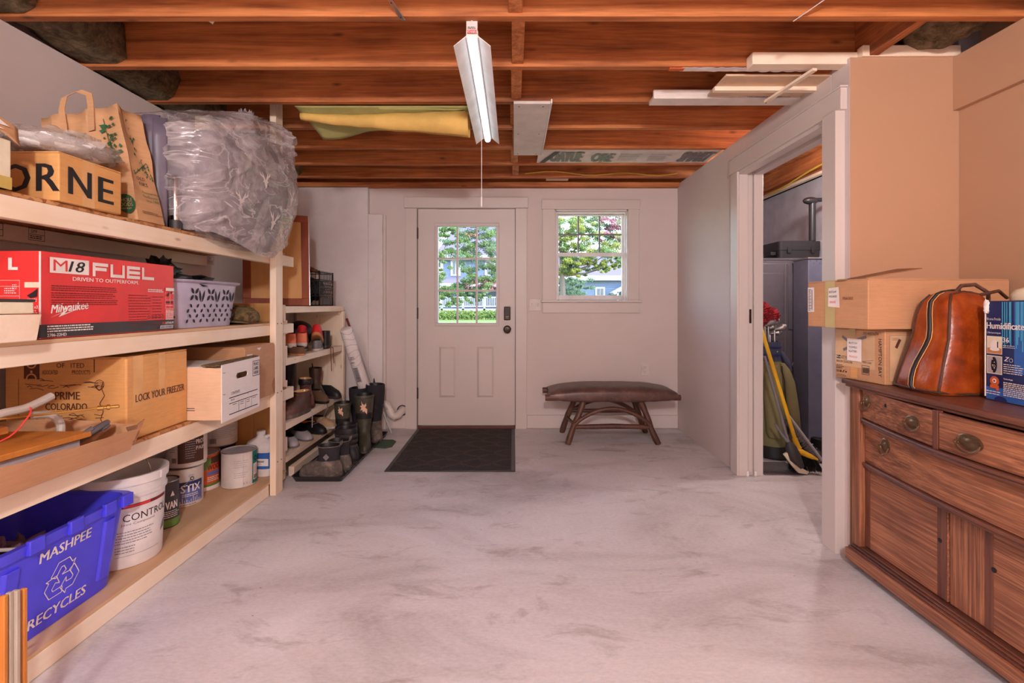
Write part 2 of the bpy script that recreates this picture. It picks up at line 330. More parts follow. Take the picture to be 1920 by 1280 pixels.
class Face:   # a flat side of a thing: prints are laid on it, one material at a time
    def __init__(s, o, x, y, lift=.0012):
        s.c_ = 0; s.o = Vector(o); s.x = Vector(x).normalized(); s.y = Vector(y).normalized(); s.n = s.x.cross(s.y).normalized(); s.l = lift; s.m = {}
    def P(s, u, v, k=1): return s.o + s.x * u + s.y * v + s.n * (s.l * k + s.c_)
    def mb(s, mat): return s.m.setdefault(mat, MB())
    def poly(s, pts, mat, k=1): s.c_ = getattr(s, 'c_', 0) + 2e-6; s.mb(mat).add([s.P(u, v, k) for u, v in pts], [tuple(range(len(pts)))])
    def rect(s, u0, v0, u1, v1, mat, k=1): s.poly([(u0, v0), (u1, v0), (u1, v1), (u0, v1)], mat, k)
    def frame(s, u0, v0, u1, v1, t, mat, k=1):
        s.rect(u0, v0, u1, v0 + t, mat, k); s.rect(u0, v1 - t, u1, v1, mat, k); s.rect(u0, v0 + t, u0 + t, v1 - t, mat, k); s.rect(u1 - t, v0 + t, u1, v1 - t, mat, k)
    def line(s, pts, t, mat, k=1):
        for (a, b), (c, d) in zip(pts, pts[1:]):
            L = math.hypot(c - a, d - b) or 1e-6; nx, ny = -(d - b) / L * t / 2, (c - a) / L * t / 2
            s.poly([(a - nx, b - ny), (c - nx, d - ny), (c + nx, d + ny), (a + nx, b + ny)], mat, k)
    def disc(s, u, v, r, mat, k=1, n=24, ry=None): s.poly([(u + r * math.cos(2 * PI * i / n), v + (ry or r) * math.sin(2 * PI * i / n)) for i in range(n)], mat, k)
    def ring(s, u, v, r, t, mat, k=1, n=24):
        s.line([(u + r * math.cos(2 * PI * i / n), v + r * math.sin(2 * PI * i / n)) for i in range(n + 1)], t, mat, k)
    def text(s, t, u, v, h, mat, w=None, al='L', bold=0, shear=0, rot=0, k=1):
        heavy = bold >= .01 and rot == 0 or bold >= .012; vs, fs, W, H = textmesh(t, 0 if heavy else bold, shear); sy = h / H; sx = w / W if w else sy; W *= sx
        dx = {'L': 0, 'C': -W / 2, 'R': -W}[al]; c, sn = math.cos(rot), math.sin(rot)
        q = [(a * sx + dx, b * sy) for a, b in vs]
        for d in ((-.035, -.012, .012, .035) if heavy else (0,)):
            s.c_ = getattr(s, 'c_', 0) + 2e-6; s.mb(mat).add([s.P(u + d * h + a * c - b * sn, v + a * sn + b * c, k) for a, b in q], fs)
    def greek(s, u0, v1, u1, nl, dv, t, mat, ragged=.25, k=1):   # unreadably small printed lines
        for i in range(nl):
            u = u0
            ue = u1 - (u1 - u0) * ragged * R.random()
            while u < ue:
                wd = R.uniform(.004, .014) * (1 if u1 - u0 > .05 else .5); s.rect(u, v1 - i * dv - t, min(u + wd, ue), v1 - i * dv, mat, k); u += wd + .002
    def done(s, parent, name='printing'):
        for mat, mb in s.m.items(): part(name, mb, mat, parent)
def carton(name, label, x0, x1, y0, y1, z0, z1, mat, top='closed', cut='cardboard_cut', cat='box', bev=.003, foot=None, t=.004, group=None):
    """corrugated carton: four panels round a base, top flaps"""
    q = foot or [(x0, y0), (x1, y0), (x1, y1), (x0, y1)]
    cx = sum(a for a, b in q) / 4; cy = sum(b for a, b in q) / 4
    r = thing(name, label, cat, (cx, cy, z0), group)
    b = MB(); b.prism([(a, c, z0) for a, c in q], (0, 0, .004 if top == 'open' else z1 - z0 - .004))
    if top == 'open':
        for i in range(4):
            a, c = Vector((*q[i], 0)), Vector((*q[(i + 1) % 4], 0)); n_ = (c - a).cross(Vector((0, 0, 1))).normalized()
            b.prism([a + Vector((0, 0, z0)), c + Vector((0, 0, z0)), c - n_ * t + Vector((0, 0, z0)), a - n_ * t + Vector((0, 0, z0))], (0, 0, z1 - z0))
    part('body', b, mat, r, bev=bev)
    if top == 'closed':
        dx, dy = (q[1][0] - q[0][0]), (q[1][1] - q[0][1])
        V = [Vector((*p, z1 - .004)) for p in q]; m1 = (V[0] + V[3]) / 2; m2 = (V[1] + V[2]) / 2
        for A, Bq, Cq, D in ((V[0], V[1], m2, m1), (m1, m2, V[2], V[3])):
            c_ = (A + Bq + Cq + D) / 4; part('flap', MB().prism([p + (c_ - p) * .012 for p in (A, Bq, Cq, D)], (0, 0, .004)), mat, r)
    return r
# ================================================================ SETTING
HJ = CH + 1.13            # underside of the joists 2.282
XL, XR, XP, YB, YJ = -2.03, 2.03, 1.535, 4.62, 2.25
YF = -2.2
struct('floor', B(-2.2, 3.1, YF - .1, 5.7, -.1, 0), 'concrete')
struct('wall_left', MB().box(XL - .15, XL, YF, YB + .2, 0, HJ).box(XL - .15, XL - .1, YF, YB + .2, HJ, 2.52), 'wall')
struct('wall_front', B(XL, XR + .2, YF - .15, YF, 0, 2.52), 'wall')
wr = struct('wall_right', MB().box(XR, XR + .15, YF, YJ - .001, 0, HJ).box(XR + .1, XR + .15, YF, YJ - .001, HJ, 2.52), 'warmlitwall')
sf = struct('soffit', B(XR - .026, XR, YF, YJ, 2.038, HJ), 'warmlitwall', wr, bev=.002)
sf['label'] = 'boxed-out upper band of the right wall'
struct('wall_jog', B(XP, XR, YJ, YJ + .12, 0, HJ), 'warmlitwall')
struct('trim_2', B(XP - .001, XP, YJ + .001, YJ + .122, 0, HJ), 'wall')
# back wall, with holes for the door and the window
DX0, DX1, DZ1 = -.899, .015, 2.056
WX0, WX1, WZ0, WZ1 = .384, 1.073, 1.197, 2.046
b = MB(); T = .17
for a in ((XL, DX0, 0, 2.245), (DX0, DX1, DZ1, 2.245), (DX1, WX0, 0, 2.245), (WX0, WX1, 0, WZ0), (WX0, WX1, WZ1, 2.245), (WX1, XP + .13, 0, 2.245)):
    b.box(a[0], a[1], YB, YB + T, a[2], a[3])
struct('wall_back', b, 'wall')
b = MB().box(XL, -1.345, 4.555, YB, 0, 2.243).box(-1.345, -1.21, 4.555, YB, 0, 1.995)
struct('wall_pier', b, 'paintedconcrete', bev=.006)
struct('trim_1', B(-1.21, -1.19, 4.59, YB, 0, 1.99), 'trim')
b = MB().box(XL, DX0 - .11, 4.6, YB, 0, .11) if False else MB().box(.125, XP - .001, 4.604, YB, .003, .125)
struct('baseboard_back', b, 'trim', bev=.003)
# partition with the pocket-door opening
OY0, OY1, OZ = 2.385, 3.33, 2.055
b = MB().box(XP, XP + .13, YJ + .122, OY0, 0, HJ).box(XP, XP + .13, OY1 + .02, YB, 0, HJ).box(XP, XP + .13, OY0, OY1 + .02, OZ, HJ)
struct('wall_partition', b, 'wall', bev=.002)
d2 = thing('door_2', '', '', (XP, 2.86, 0)); del d2['label'], d2['category']; d2['kind'] = 'structure'
for nm, a in (('casing', (XP - .025, XP, OY1 + .005, OY1 + .105, 0, OZ)), ('casing', (XP - .045, XP, 2.285, OY0, 0, OZ)), ('head_casing', (XP - .03, XP, 2.27, OY1 + .115, OZ, OZ + .10)),
              ('head_casing', (XP - .038, XP, 2.262, OY1 + .123, OZ + .10, OZ + .108))):
    part(nm, B(*a), 'trim', d2, bev=.002)
part('jamb', B(XP - .012, XP + .048, OY1, OY1 + .02, 0, OZ), 'trim', d2, bev=.002)
part('jamb', B(XP + .088, XP + .15, OY1, OY1 + .02, 0, OZ), 'trim', d2, bev=.002)
part('pocket', B(XP + .048, XP + .088, OY1 + .10, OY1 + .12, 0, OZ), 'black', d2)
sl = part('door_slab', B(XP + .052, XP + .084, OY1 + .012, OY1 + .9, .02, OZ - .02), 'trim', d2, bev=.002)
part('edge_pull', B(XP + .061, XP + .075, OY1 + .0085, OY1 + .013, 1.03, 1.125), 'bronze', sl, bev=.001)
part('floor_guide', B(XP + .034, XP + .05, OY1 - .012, OY1 - .001, 0.001, .035), 'white', d2, bev=.002)
part('floor_guide', B(XP + .086, XP + .102, OY1 - .012, OY1 - .001, 0.001, .035), 'white', d2, bev=.002)
part('jamb', B(XP - .012, XP + .15, OY0 - .004, OY0 + .016, 0, OZ), 'trim', d2)
part('track', MB().box(XP - .012, XP + .045, OY0 + .016, OY1, OZ - .02, OZ).box(XP + .09, XP + .15, OY0 + .016, OY1, OZ - .02, OZ), 'trim', d2)
# closet beyond
struct('wall_closet_right', B(2.75, 2.9, 2.2, 5.6, 0, 2.3), 'closetwall')
struct('wall_closet_ledge', B(2.60, 2.75, 2.2, 5.6, 0, 1.70), 'closetwall', bev=.01)
struct('wall_closet_outer', B(2.9, 2.95, 2.2, 5.65, 0, 2.52), 'closetwall')
struct('wall_closet_back', B(XP + .13, 2.9, 5.5, 5.65, 0, 2.52), 'closetwall')
struct('wall_closet_side', B(XP + .13, 1.70, YB + .001, 5.5, 0, 2.52), 'closetwall')
struct('wall_closet_front', B(XR, 2.9, YJ, YJ + .12, 0, 2.52), 'closetwall')
# ceiling: subfloor, joists, blocking
ce = struct('ceiling', B(XL - .15, 2.95, YF - .1, 5.6, 2.515, 2.535), 'firX')
JY = [1.93 + .406 * k for k in range(-9, 7)]
first = None
for y in JY:
    if first is None:
        me_o = part('joist', B(XL - .1, XR + .1, y, y + .038, HJ, 2.514), 'firX', ce, bev=.002); first = me_o; y0 = y
    else:
        c = first.copy(); C.objects.link(c); c.parent = ce; c.location = (0, y - y0, 0)
# the joists carry on over the closet as a rim beam running the other way
part('rim_joist', B(2.72, 2.78, 2.2, 5.5, 2.30, 2.50), 'firY', ce)
part('rim_joist', B(2.66, 2.72, 2.2, 5.5, 2.36, 2.514), 'firY', ce)
part('rim_joist', B(2.68, 2.75, 2.2, 5.5, 2.3, 2.325), 'pineY', ce)
for k, y in enumerate(JY[:-1]):
    if y < 0: continue
    x = .015 + R.uniform(-.012, .012)
    part('blocking', B(x - .024, x + .03, y + .038, y + .406, HJ + .012, 2.5), 'firZ', ce, bev=.002)
part('header', B(1.615, 1.655, 1.969, 2.335, HJ + .003, 2.512), 'firY', ce, bev=.002)
part('sill_plate', B(XL, XP, 4.56, YB + .1, 2.247, 2.292), 'firX', ce, bev=.004)
part('rim_board', B(XL - .1, XP + .2, 4.70, 4.78, 2.29, 2.515), 'firX', ce)
part('light_block', B(.30, .50, 4.5, 4.56, 2.300, 2.34), 'pineX', ce)
part('top_plate', B(XP + .05, XR, YJ - .012, YJ + .028, HJ + .001, HJ + .05), 'pineX', ce, bev=.002)
part('ledger', B(1.10, XP + .05, 2.27, 2.333, 2.262, 2.318), 'pineX', ce, bev=.004)
part('scab', MB().beam((-1.42, 1.99, 2.45), (-1.22, 2.0, 2.325), .05, .05), 'pineX', ce)
# metal bridging straps
for p0, p1 in ((at(756, 38, 1.935) , at(756, 38, 1.935) + Vector((-.2, -.36, .215))), (at(1487, 40, 1.935), at(1487, 40, 1.935) + Vector((.40, -.34, .215)))):
    st = part('bridging_strap', MB().beam(p0, p1, .028, .003, (0, -.6, 1)), 'steel', ce)
    d = (p1 - p0)
    for t in (.03, .16): part('nail_hole', MB().cyl(p0 + d * t + Vector((0, -.001, -.003)), p0 + d * t + Vector((0, 0, .001)), .0035, n=8), 'black', st)
# mineral wool at the wall ends of the bays
for k, y in enumerate(JY[:-1]):
    if y < .6: continue
    w_ = .26 if k % 2 else .22
    def gw(u, v, y=y, w_=w_): pass
    b = MB(); cx = XL + w_ / 2 - .05
    rings = []
    for i in range(9):
        yy = y + .042 + (.36) * i / 8; ring = []
        for j in range(10):
            a = 2 * PI * j / 10
            q = Vector((cx + (w_ / 2) * (abs(math.cos(a)) ** .5) * math.copysign(1, math.cos(a)), yy, 2.395 + .105 * (abs(math.sin(a)) ** .5) * math.copysign(1, math.sin(a))))
            q += Vector((1, 0, .3)) * .035 * noise.noise(Vector((q.y * 9, q.z * 9, k * 3.1)))
            ring.append(q)
        rings.append(ring)
    b.loft(rings); o = part('insulation', b, 'wool', ce, smooth=True, kind='stuff', ang=80)
b = MB(); b.blob((1.88, 2.15, 2.4), .16, .17, .1, 24, 14, .25, 6, 3); part('insulation', b, 'wool', ce, smooth=True, kind='stuff', ang=80)
b = MB(); b.blob((1.9, 1.74, 2.4), .16, .17, .1, 24, 14, .25, 6, 5); part('insulation', b, 'wool', ce, smooth=True, kind='stuff', ang=80)
# yellow cables
cb = MB().tube([(1.45 - .09 * i, 4.352 + .004, 2.315 - .012 * math.sin(i * .9) - .008 * math.sin(i * .33)) for i in range(16)], .006, 6)
tag(part('electric_cable', cb, 'cable', smooth=True), 'yellow electric cable drooping along the joist near the back wall', 'cable')
cb = MB().tube([(2.647, 2.6 + .15 * i, 2.385 + .02 * math.sin(i * .7) - .004 * i) for i in range(18)], .008, 6)
tag(part('electric_cable', cb, 'cable', smooth=True), 'yellow electric cable along the closet rim joist', 'cable')

# ---------------------------------------------------------------- entrance door
dr = thing('door_1', '', '', (-.44, YB, 0)); del dr['label'], dr['category']; dr['kind'] = 'structure'
ys = YB - .002
for nm, a in (('casing', (DX0 - .11, DX0 - .004, YB - .022, YB - .001, 0, DZ1)), ('casing', (DX1 + .004, DX1 + .108, YB - .022, YB - .001, 0, DZ1)), ('head_casing', (DX0 - .122, DX1 + .12, YB - .03, YB - .001, DZ1 + .002, DZ1 + .10))):
    part(nm, B(*a), 'trim', dr, bev=.002)
part('jamb', MB().box(DX0 - .002, DX0 + .001, YB - .005, YB + T, 0, DZ1).box(DX1 - .001, DX1 + .002, YB - .005, YB + T, 0, DZ1), 'bronze', dr)
GX0, GX1, GZ0, GZ1 = -.709, -.165, .987, 1.891
b = MB(); ya, yb = YB + .012, YB + .055
for a in ((DX0 + .0015, GX0, .026, DZ1 - .002), (GX1, DX1 - .0015, .026, DZ1 - .002), (GX0, GX1, .026, GZ0), (GX0, GX1, GZ1, DZ1 - .004)): b.box(a[0], a[1], ya, yb, a[2], a[3])
part('slab', b, 'trim', dr)
part('door_stop', MB().box(DX0 + .001, DX0 + .02, yb + .002, yb + .02, .02, DZ1).box(DX1 - .02, DX1 - .001, yb + .002, yb + .02, .02, DZ1).box(DX0, DX1, yb + .002, yb + .02, DZ1 - .02, DZ1), 'bronze', dr)
part('threshold', B(DX0, DX1, YB - .02, YB + T, 0.001, .02), 'bootbrown', dr, bev=.003)
def molding(mb, x0, x1, z0, z1, y, w_, d):
    mb.box(x0, x1, y - d, y, z0, z0 + w_).box(x0, x1, y - d, y, z1 - w_, z1).box(x0, x0 + w_, y - d, y, z0 + w_, z1 - w_).box(x1 - w_, x1, y - d, y, z0 + w_, z1 - w_)
b = MB(); molding(b, GX0 - .03, GX1 + .03, GZ0 - .03, GZ1 + .03, ya, .03, .014); part('lite_frame', b, 'trim', dr, bev=.004)
xs = [GX0 + (GX1 - GX0) * i / 3 for i in range(4)]; zs = [GZ0 + (GZ1 - GZ0) * i / 3 for i in range(4)]
for i in (1, 2): part('muntin', B(xs[i] - .009, xs[i] + .009, ya - .006, ya + .02, GZ0, GZ1), 'trim', dr, bev=.003)
for i in (1, 2): part('muntin', B(GX0, GX1, ya - .0055, ya + .019, zs[i] - .009, zs[i] + .009), 'trim', dr, bev=.003)
for i in range(3):
    for j in range(3): part('pane', B(xs[i] + .009, xs[i + 1] - .009, ya + .02, ya + .024, zs[j] + .009, zs[j + 1] - .009), 'glass', dr)
for x0, x1 in ((-.729, -.514), (-.374, -.155)):
    b = MB(); molding(b, x0, x1, .258, .793, ya, .012, .006); molding(b, x0 + .012, x1 - .012, .27, .781, ya, .016, .001)
    i_, o_ = .05, .03
    lo = [(x0 + o_, ya - .0005, .258 + o_), (x1 - o_, ya - .0005, .258 + o_), (x1 - o_, ya - .0005, .793 - o_), (x0 + o_, ya - .0005, .793 - o_)]
    hi = [(x0 + i_, ya - .012, .258 + i_), (x1 - i_, ya - .012, .258 + i_), (x1 - i_, ya - .012, .793 - i_), (x0 + i_, ya - .012, .793 - i_)]
    b.loft([lo[::-1], hi[::-1]], False, True); part('panel', b, 'trim', dr)
for z in (1.826, 1.077, .33): part('hinge', B(DX0 - .006, DX0 + .006, YB - .012, YB + .012, z - .052, z + .052), 'bronze', dr, bev=.002)
lk = part('keypad_lock', B(-.09, -.03, ya - .022, ya, 1.012, 1.138), 'bronze', dr, bev=.008, seg=3)
f = Face((-.09, ya - .022, 1.012), (1, 0, 0), (0, 0, 1)); f.rect(.012, .045, .048, .112, 'black'); f.rect(.018, .03, .042, .034, 'lightgray'); f.disc(.03, .018, .003, 'lightgray'); f.done(lk, 'key_panel')
b = MB(); pr = [(.036, 0), (.036, .008), (.018, .012), (.016, .03), (.033, .042), (.035, .056), (.026, .066), (.008, .068)]
b.loft([[(-.06 + r * math.cos(2 * PI * i / 28), ya - z, .927 + r * math.sin(2 * PI * i / 28)) for i in range(28)] for r, z in pr]); part('door_knob', b, 'bronze', dr, smooth=True)

# ---------------------------------------------------------------- window
wn = thing('window_1', '', '', (.73, YB, 1.2)); del wn['label'], wn['category']; wn['kind'] = 'structure'
for nm, a in (('casing', (.27, WX0 + .004, YB - .02, YB - .001, WZ0 - .01, WZ1)), ('casing', (WX1 - .004, 1.17, YB - .02, YB - .001, WZ0 - .01, WZ1)), ('head_casing', (.262, 1.178, YB - .028, YB - .001, WZ1, WZ1 + .088)),
              ('stool', (.258, 1.19, YB - .045, YB + .09, WZ0 - .018, WZ0 + .002)), ('apron', (.272, 1.178, YB - .018, YB - .001, WZ0 - .118, WZ0 - .018))):
    part(nm, B(*a), 'trim', wn, bev=.002)
b = MB().box(WX0, WX0 + .014, YB, YB + .16, WZ0, WZ1).box(WX1 - .014, WX1, YB, YB + .16, WZ0, WZ1).box(WX0, WX1, YB, YB + .16, WZ1 - .014, WZ1)
part('jamb_liner', b, 'trim', wn)
part('jamb_stop', MB().box(WX0 + .014, WX0 + .024, YB + .05, YB + .07, WZ0, WZ1 - .014).box(WX1 - .024, WX1 - .014, YB + .05, YB + .07, WZ0, WZ1 - .014).box(WX0 + .024, WX1 - .024, YB + .05, YB + .07, WZ1 - .028, WZ1 - .014), 'white', wn)
def sash(x0, x1, z0, z1, y, gx0, gx1, gz0, gz1):
    b = MB(); b.box(x0, gx0, y, y + .032, z0, z1).box(gx1, x1, y, y + .032, z0, z1).box(gx0, gx1, y, y + .032, z0, gz0).box(gx0, gx1, y, y + .032, gz1, z1)
    return part('sash', b, 'white', wn, bev=.003)
u_ = sash(.399, 1.058, 1.628, 2.03, YB + .115, .432, 1.036, 1.654, 2.008)
l_ = sash(.399, 1.058, 1.203, 1.652, YB + .078, .430, 1.032, 1.246, 1.618)
for x in (.622, .825): part('muntin', B(x - .007, x + .007, YB + .12, YB + .138, 1.654, 2.008), 'gray', u_)
part('muntin', B(.432, 1.036, YB + .121, YB + .137, 1.823, 1.837), 'gray', u_)
part('pane', B(.43, 1.034, YB + .094, YB + .098, 1.244, 1.62), 'glass', wn)
for i, (x0, x1) in enumerate(((.432, .615), (.629, .818), (.832, 1.036))):
    for z0, z1 in ((1.654, 1.823), (1.837, 2.008)): part('pane', B(x0, x1, YB + .127, YB + .131, z0, z1), 'glass', wn)
# switch and outlet
sw = thing('light_switch', 'white double light switch plate between the door and the window', 'light switch', (.2, YB - .004, 1.155))
part('plate', B(.143, .257, YB - .007, YB - .0005, 1.098, 1.212), 'offwhite', sw, bev=.002)
for x in (.173, .227): part('toggle', MB().obox((x, YB - .011, 1.155), (.005, 0, 0), (0, .008, .003), (0, -.003, .012)), 'white', sw, bev=.001)
ol = thing('wall_outlet', 'white wall outlet above the right end of the bench', 'outlet', (1.228, YB, .55))
part('plate', B(1.193, 1.263, YB - .007, YB - .0005, .495, .61), 'offwhite', ol, bev=.002)
for z in (.529, .576):
    so = part('socket', MB().lathe(0, 0, [(.017, 0), (.016, .003)], 16), 'white', ol)
    so.data.transform(Matrix.Translation((0, -.0075, z - .55)) @ Matrix.Rotation(PI / 2, 4, 'X'))
    f = Face((1.228, YB - .0107, z), (1, 0, 0), (0, 0, 1)); f.rect(-.008, -.002, -.006, .008, 'black'); f.rect(.006, -.002, .008, .006, 'black'); f.disc(0, -.009, .0028, 'black'); f.done(so, 'slots')

# ---------------------------------------------------------------- hanging shop light
sl = thing('hanging_shop_light', 'long white hanging strip light with angled reflector wings and glowing diffuser', 'lamp', (-.166, 2.56, 2.25))
yn, yf, xc, zl = 1.97, 3.17, -.166, 2.205
def wing(s): return [(xc + s * .022, 0, zl + .02), (xc + s * .074, 0, zl - .02), (xc + s * .074, 0, zl - .018), (xc + s * .022, 0, zl + .024)]
for s in (-1, 1):
    w_ = wing(s); part('reflector_wing', MB().loft([[(a, yn + .0, c) for a, _, c in w_], [(a, yf, c) for a, _, c in w_]]), 'white', sl)
part('housing', B(xc - .024, xc + .024, yn, yf, zl + .012, zl + .045), 'white', sl, bev=.003)
b = MB(); b.loft([[(xc + .019 * math.cos(a), y, zl + .008 + .017 * math.sin(a)) for a in [2 * PI * i / 16 for i in range(16)]] for y in (yn + .004, yf - .004)])
part('diffuser', b, 'tube', sl, smooth=True)
part('end_cap', MB().lathe(0, 0, [(.023, 0), (.023, .012)], 20), 'bootbrown', sl).data.transform(Matrix.Translation((0, yn - 2.56 + .002, zl + .012 - 2.25)) @ Matrix.Rotation(PI / 2, 4, 'X'))
tg = part('hang_tag', MB().obox((xc, yn - .006, zl + .058), (.022, 0, 0), (0, .0008, 0), (0, 0, .03)), 'offwhite', sl)
f = Face((xc - .022, yn - .007, zl + .028), (1, 0, 0), (0, 0, 1)); f.rect(.004, .0, .04, .014, 'red'); f.ring(.011, .007, .004, .0015, 'inkwhite', 2); f.greek(.018, .010, .038, 2, .005, .003, 'inkwhite', k=2); f.greek(.006, .026, .038, 2, .005, .003, 'inkblack'); f.done(tg)
part('hanging_cord', MB().tube([(xc + .003 * math.sin(i), yn - .008 - .0005 * i, zl + .075 + i * .03) for i in range(8)], .0045, 8), 'offwhite', sl, smooth=True)
part('hanging_cord', MB().tube([(xc, yf - .02, zl + .04), (xc, yf - .02, 2.5)], .004, 8), 'offwhite', sl, smooth=True)
pc = part('pull_cord', MB().tube([(-.168, 2.59, zl - .008), (-.168, 2.59, 1.72)], .0018, 6), 'white', sl)
part('pull', MB().lathe(-.168, 2.59, [(.002, 1.725), (.0045, 1.72), (.0045, 1.672), (.002, 1.668)], 10), 'white', pc, smooth=True)
# lamps behind the camera; the left one is an added fill light
sp = thing('ceiling_shop_lamp', 'white ceiling strip lamp behind the viewpoint', 'lamp', (.10, -1.10, 2.25))
part('housing', B(-.17, .37, -1.18, -1.02, 2.20, 2.27), 'white', sp, bev=.005)
sp = thing('ceiling_light', 'white holder for an added fill light, unseen behind the viewpoint on the left', 'lamp', (-.85, -.6, 2.282))  # holder added for the left fill light, out of view
part('bulb_holder', MB().lathe(-.85, -.6, [(.05, 2.28), (.045, 2.24), (.02, 2.20)], 20), 'white', sp, smooth=True)
bb = thing('ceiling_light', 'bare warm bulb in a porcelain holder behind the viewpoint', 'lamp', (1.25, 0, 2.282))
part('bulb_holder', MB().lathe(1.25, 0, [(.05, 2.28), (.045, 2.24), (.02, 2.19)], 20), 'white', bb, smooth=True)

# ---------------------------------------------------------------- things under the joists
pn = thing('ceiling_sheet', 'white rectangular panel screwed under the joists beside the strip light', 'panel', (.1, 3.18, 2.26))
part('board', B(0, .205, 2.72, 3.66, 2.262, 2.279), 'offwhite', pn, bev=.003)
part('edge_lip', B(.205, .212, 2.70, 3.66, 2.258, 2.28), 'white', pn)
for x in (.03, .165):
    for y in (2.76, 3.2, 3.62): part('screw', MB().lathe(x, y, [(.004, 2.2605), (.004, 2.263)], 8), 'black', pn)
# yellow plastic sheet roll tucked under the joists
fr = thing('yellow_sheet_roll', 'crumpled yellow plastic sheet roll hanging under the joists', 'sheet roll', (-.8, 3.0, 2.25))
b = MB(); p0 = at(555, 196, 2.79); p1 = at(878, 192, 2.79)
def roll(u, v):   # u across, v down the fold
    top = Vector((p0.x + (p1.x - p0.x) * u, 2.80, 2.275)); 
    r_ = .02 + .055 * u
    a = v * 1.7 * PI - .45 * PI
    c = Vector((p0.x + (p1.x - p0.x) * u, 2.86, 2.275 - .012 - r_ * 1.0))
    c.y += .02 * math.sin(u * 5)
    return (c.x, c.y - r_ * math.cos(a) * 1.1, c.z + r_ * math.sin(a) * .95 + .006 * noise.noise(Vector((u * 8, v * 4, 0))))
b.grid(roll, 40, 24); part('roll', b, 'foamyellow', fr, sol=.004, smooth=True)
b = MB(); A = at(552, 197, 2.79); D = at(606, 262, 3.05); E = at(770, 238, 3.05); F_ = at(870, 205, 2.8)
def flap(u, v):
    t = A.lerp(F_, u); bt = D.lerp(E, u); q = t.lerp(bt, v); q.z += .01 * math.sin(u * 9 + v * 3) * v; q.z = min(q.z, 2.278); return q
b.grid(flap, 30, 12); part('loose_flap', b, 'foamgreen', fr, sol=.003, smooth=True)
b = MB(); b.grid(lambda u, v: (p0.x + (p1.x - p0.x) * u, 2.785 + .1 * v, 2.276 - .022 * v - .008 * abs(math.sin(u * 11)) * v), 40, 6); part('upper_layer', b, 'foamgreen', fr, sol=.003, smooth=True)
# right: stored trim
tb = thing('white_trim_post', 'long white hollow trim post lying under the joists on the right', 'trim post', (1.0, 2.72, 2.3))
part('body', MB().box(.75, 1.62, 2.64, 2.735, 2.258, 2.279).box(.75, 1.62, 2.64, 2.66, 2.279, 2.306), 'pvc', tb, bev=.002)
f = Face((.75, 2.639, 2.258), (1, 0, 0), (0, 0, 1)); f.text('CERTAINTEED RESTORATION', .5, .004, .012, 'gray', al='L'); f.done(tb)
pl = tag(part('plywood_offcut', B(1.03, 1.62, 2.39, 2.62, 2.262, 2.272), 'cardboard_pale', bev=.001), 'thin tan plywood offcut laid across the joists by the partition', 'board')
pl2 = tag(part('wood_strip', B(1.02, 1.62, 2.50, 2.53, 2.240, 2.2615), 'pineX', bev=.001), 'slim pine strip lying under the tan plywood offcut', 'wood strip')
q0 = at(1436, 197, 2.62); q1 = at(1528, 132, 2.26); q0.z = min(q0.z, 2.252); q1.z = min(q1.z, 2.252); q0.z = 2.232; q1.z = 2.232
ws = thing('wood_batten', 'short pale pine batten slanting below the stored trim', 'wood strip', (q0 + q1) / 2)
part('body', MB().beam(q0, q1, .022, .012), 'pineY', ws); part('nail', MB().cyl(q0 + Vector((0, .0, -.0075)), q0 + Vector((0, 0, -.004)), .004, n=8), 'black', ws)
nb = thing('paper_strip', 'torn strip of white and orange wrapping paper under a joist', 'paper', (1.0, 2.35, 2.278))
b = MB(); b.grid(lambda u, v: (.80 + .62 * u, 2.337 + .04 * v, 2.279 - .008 * abs(noise.noise(Vector((u * 20, v * 2, 1))))), 30, 2); part('sheet', b, 'paper', nb, sol=.001)
part('orange_end', B(.74, .81, 2.338, 2.36, 2.272, 2.279), 'orangelab', nb)
bt = thing('wrapped_batt', 'printed white paper wrap stuffed between the far joists', 'house wrap', (.85, 3.8, 2.3))
xx0, xx1 = .185, 1.53
b = MB(); b.grid(lambda u, v: (xx0 + (xx1 - xx0) * u, 3.61 + .34 * v, 2.292 + .004 * noise.noise(Vector((u * 12, v * 5, 0)))), 40, 6); part('sheet', b, 'paper', bt, sol=.002)
f = Face((xx0, 3.95, 2.288), (1, 0, 0), (0, -1, 0)); f.l = .003
f.text('OAYUE', .10, .05, .24, 'gray', w=.24, bold=.02, rot=0); f.text('SMART', 1.10, .05, .24, 'gray', w=.22, bold=.02); f.text('ORE', .42, .05, .2, 'gray', w=.16, bold=.02)
f.poly([(.06, .02), (.16, .30), (.12, .30), (.02, .02)], 'darkgray'); f.greek(.62, .25, .8, 6, .03, .008, 'gray'); f.greek(.85, .25, 1.02, 6, .03, .008, 'gray'); f.done(bt)
# ================================================================ OUTSIDE
struct('ground_lawn', B(-60, 60, 4.9, 120, -.3, -.06), 'lawn')
HYD = 50.0
def hx(px, Y=HYD): return (px - 963) / 925 * Y
def hz(py, Y=HYD): return CH + (572 - py) / 925 * Y
hs = thing('neighbour_house', 'blue clapboard house with grey roof and white porch seen through the door glass', 'house', (-5, HYD, 0))
part('wall', B(hx(826), hx(990), HYD, HYD + 8, 0, hz(484)), 'siding', hs)
part('roof', MB().add([(hx(815), HYD - .5, hz(486)), (hx(1000), HYD - .5, hz(486)), (hx(985), HYD + 5, hz(415)), (hx(842), HYD + 5, hz(415)), (hx(815), HYD - .5, hz(480)), (hx(1000), HYD - .5, hz(480)), (hx(985), HYD + 5, hz(410)), (hx(842), HYD + 5, hz(410))], [(0, 1, 2, 3), (4, 7, 6, 5), (0, 4, 5, 1), (2, 6, 7, 3), (0, 3, 7, 4), (1, 5, 6, 2)]), 'roof', hs)
part('eave_board', B(hx(814), hx(1000), HYD - .62, HYD - .5, hz(488), hz(479)), 'housewhite', hs)
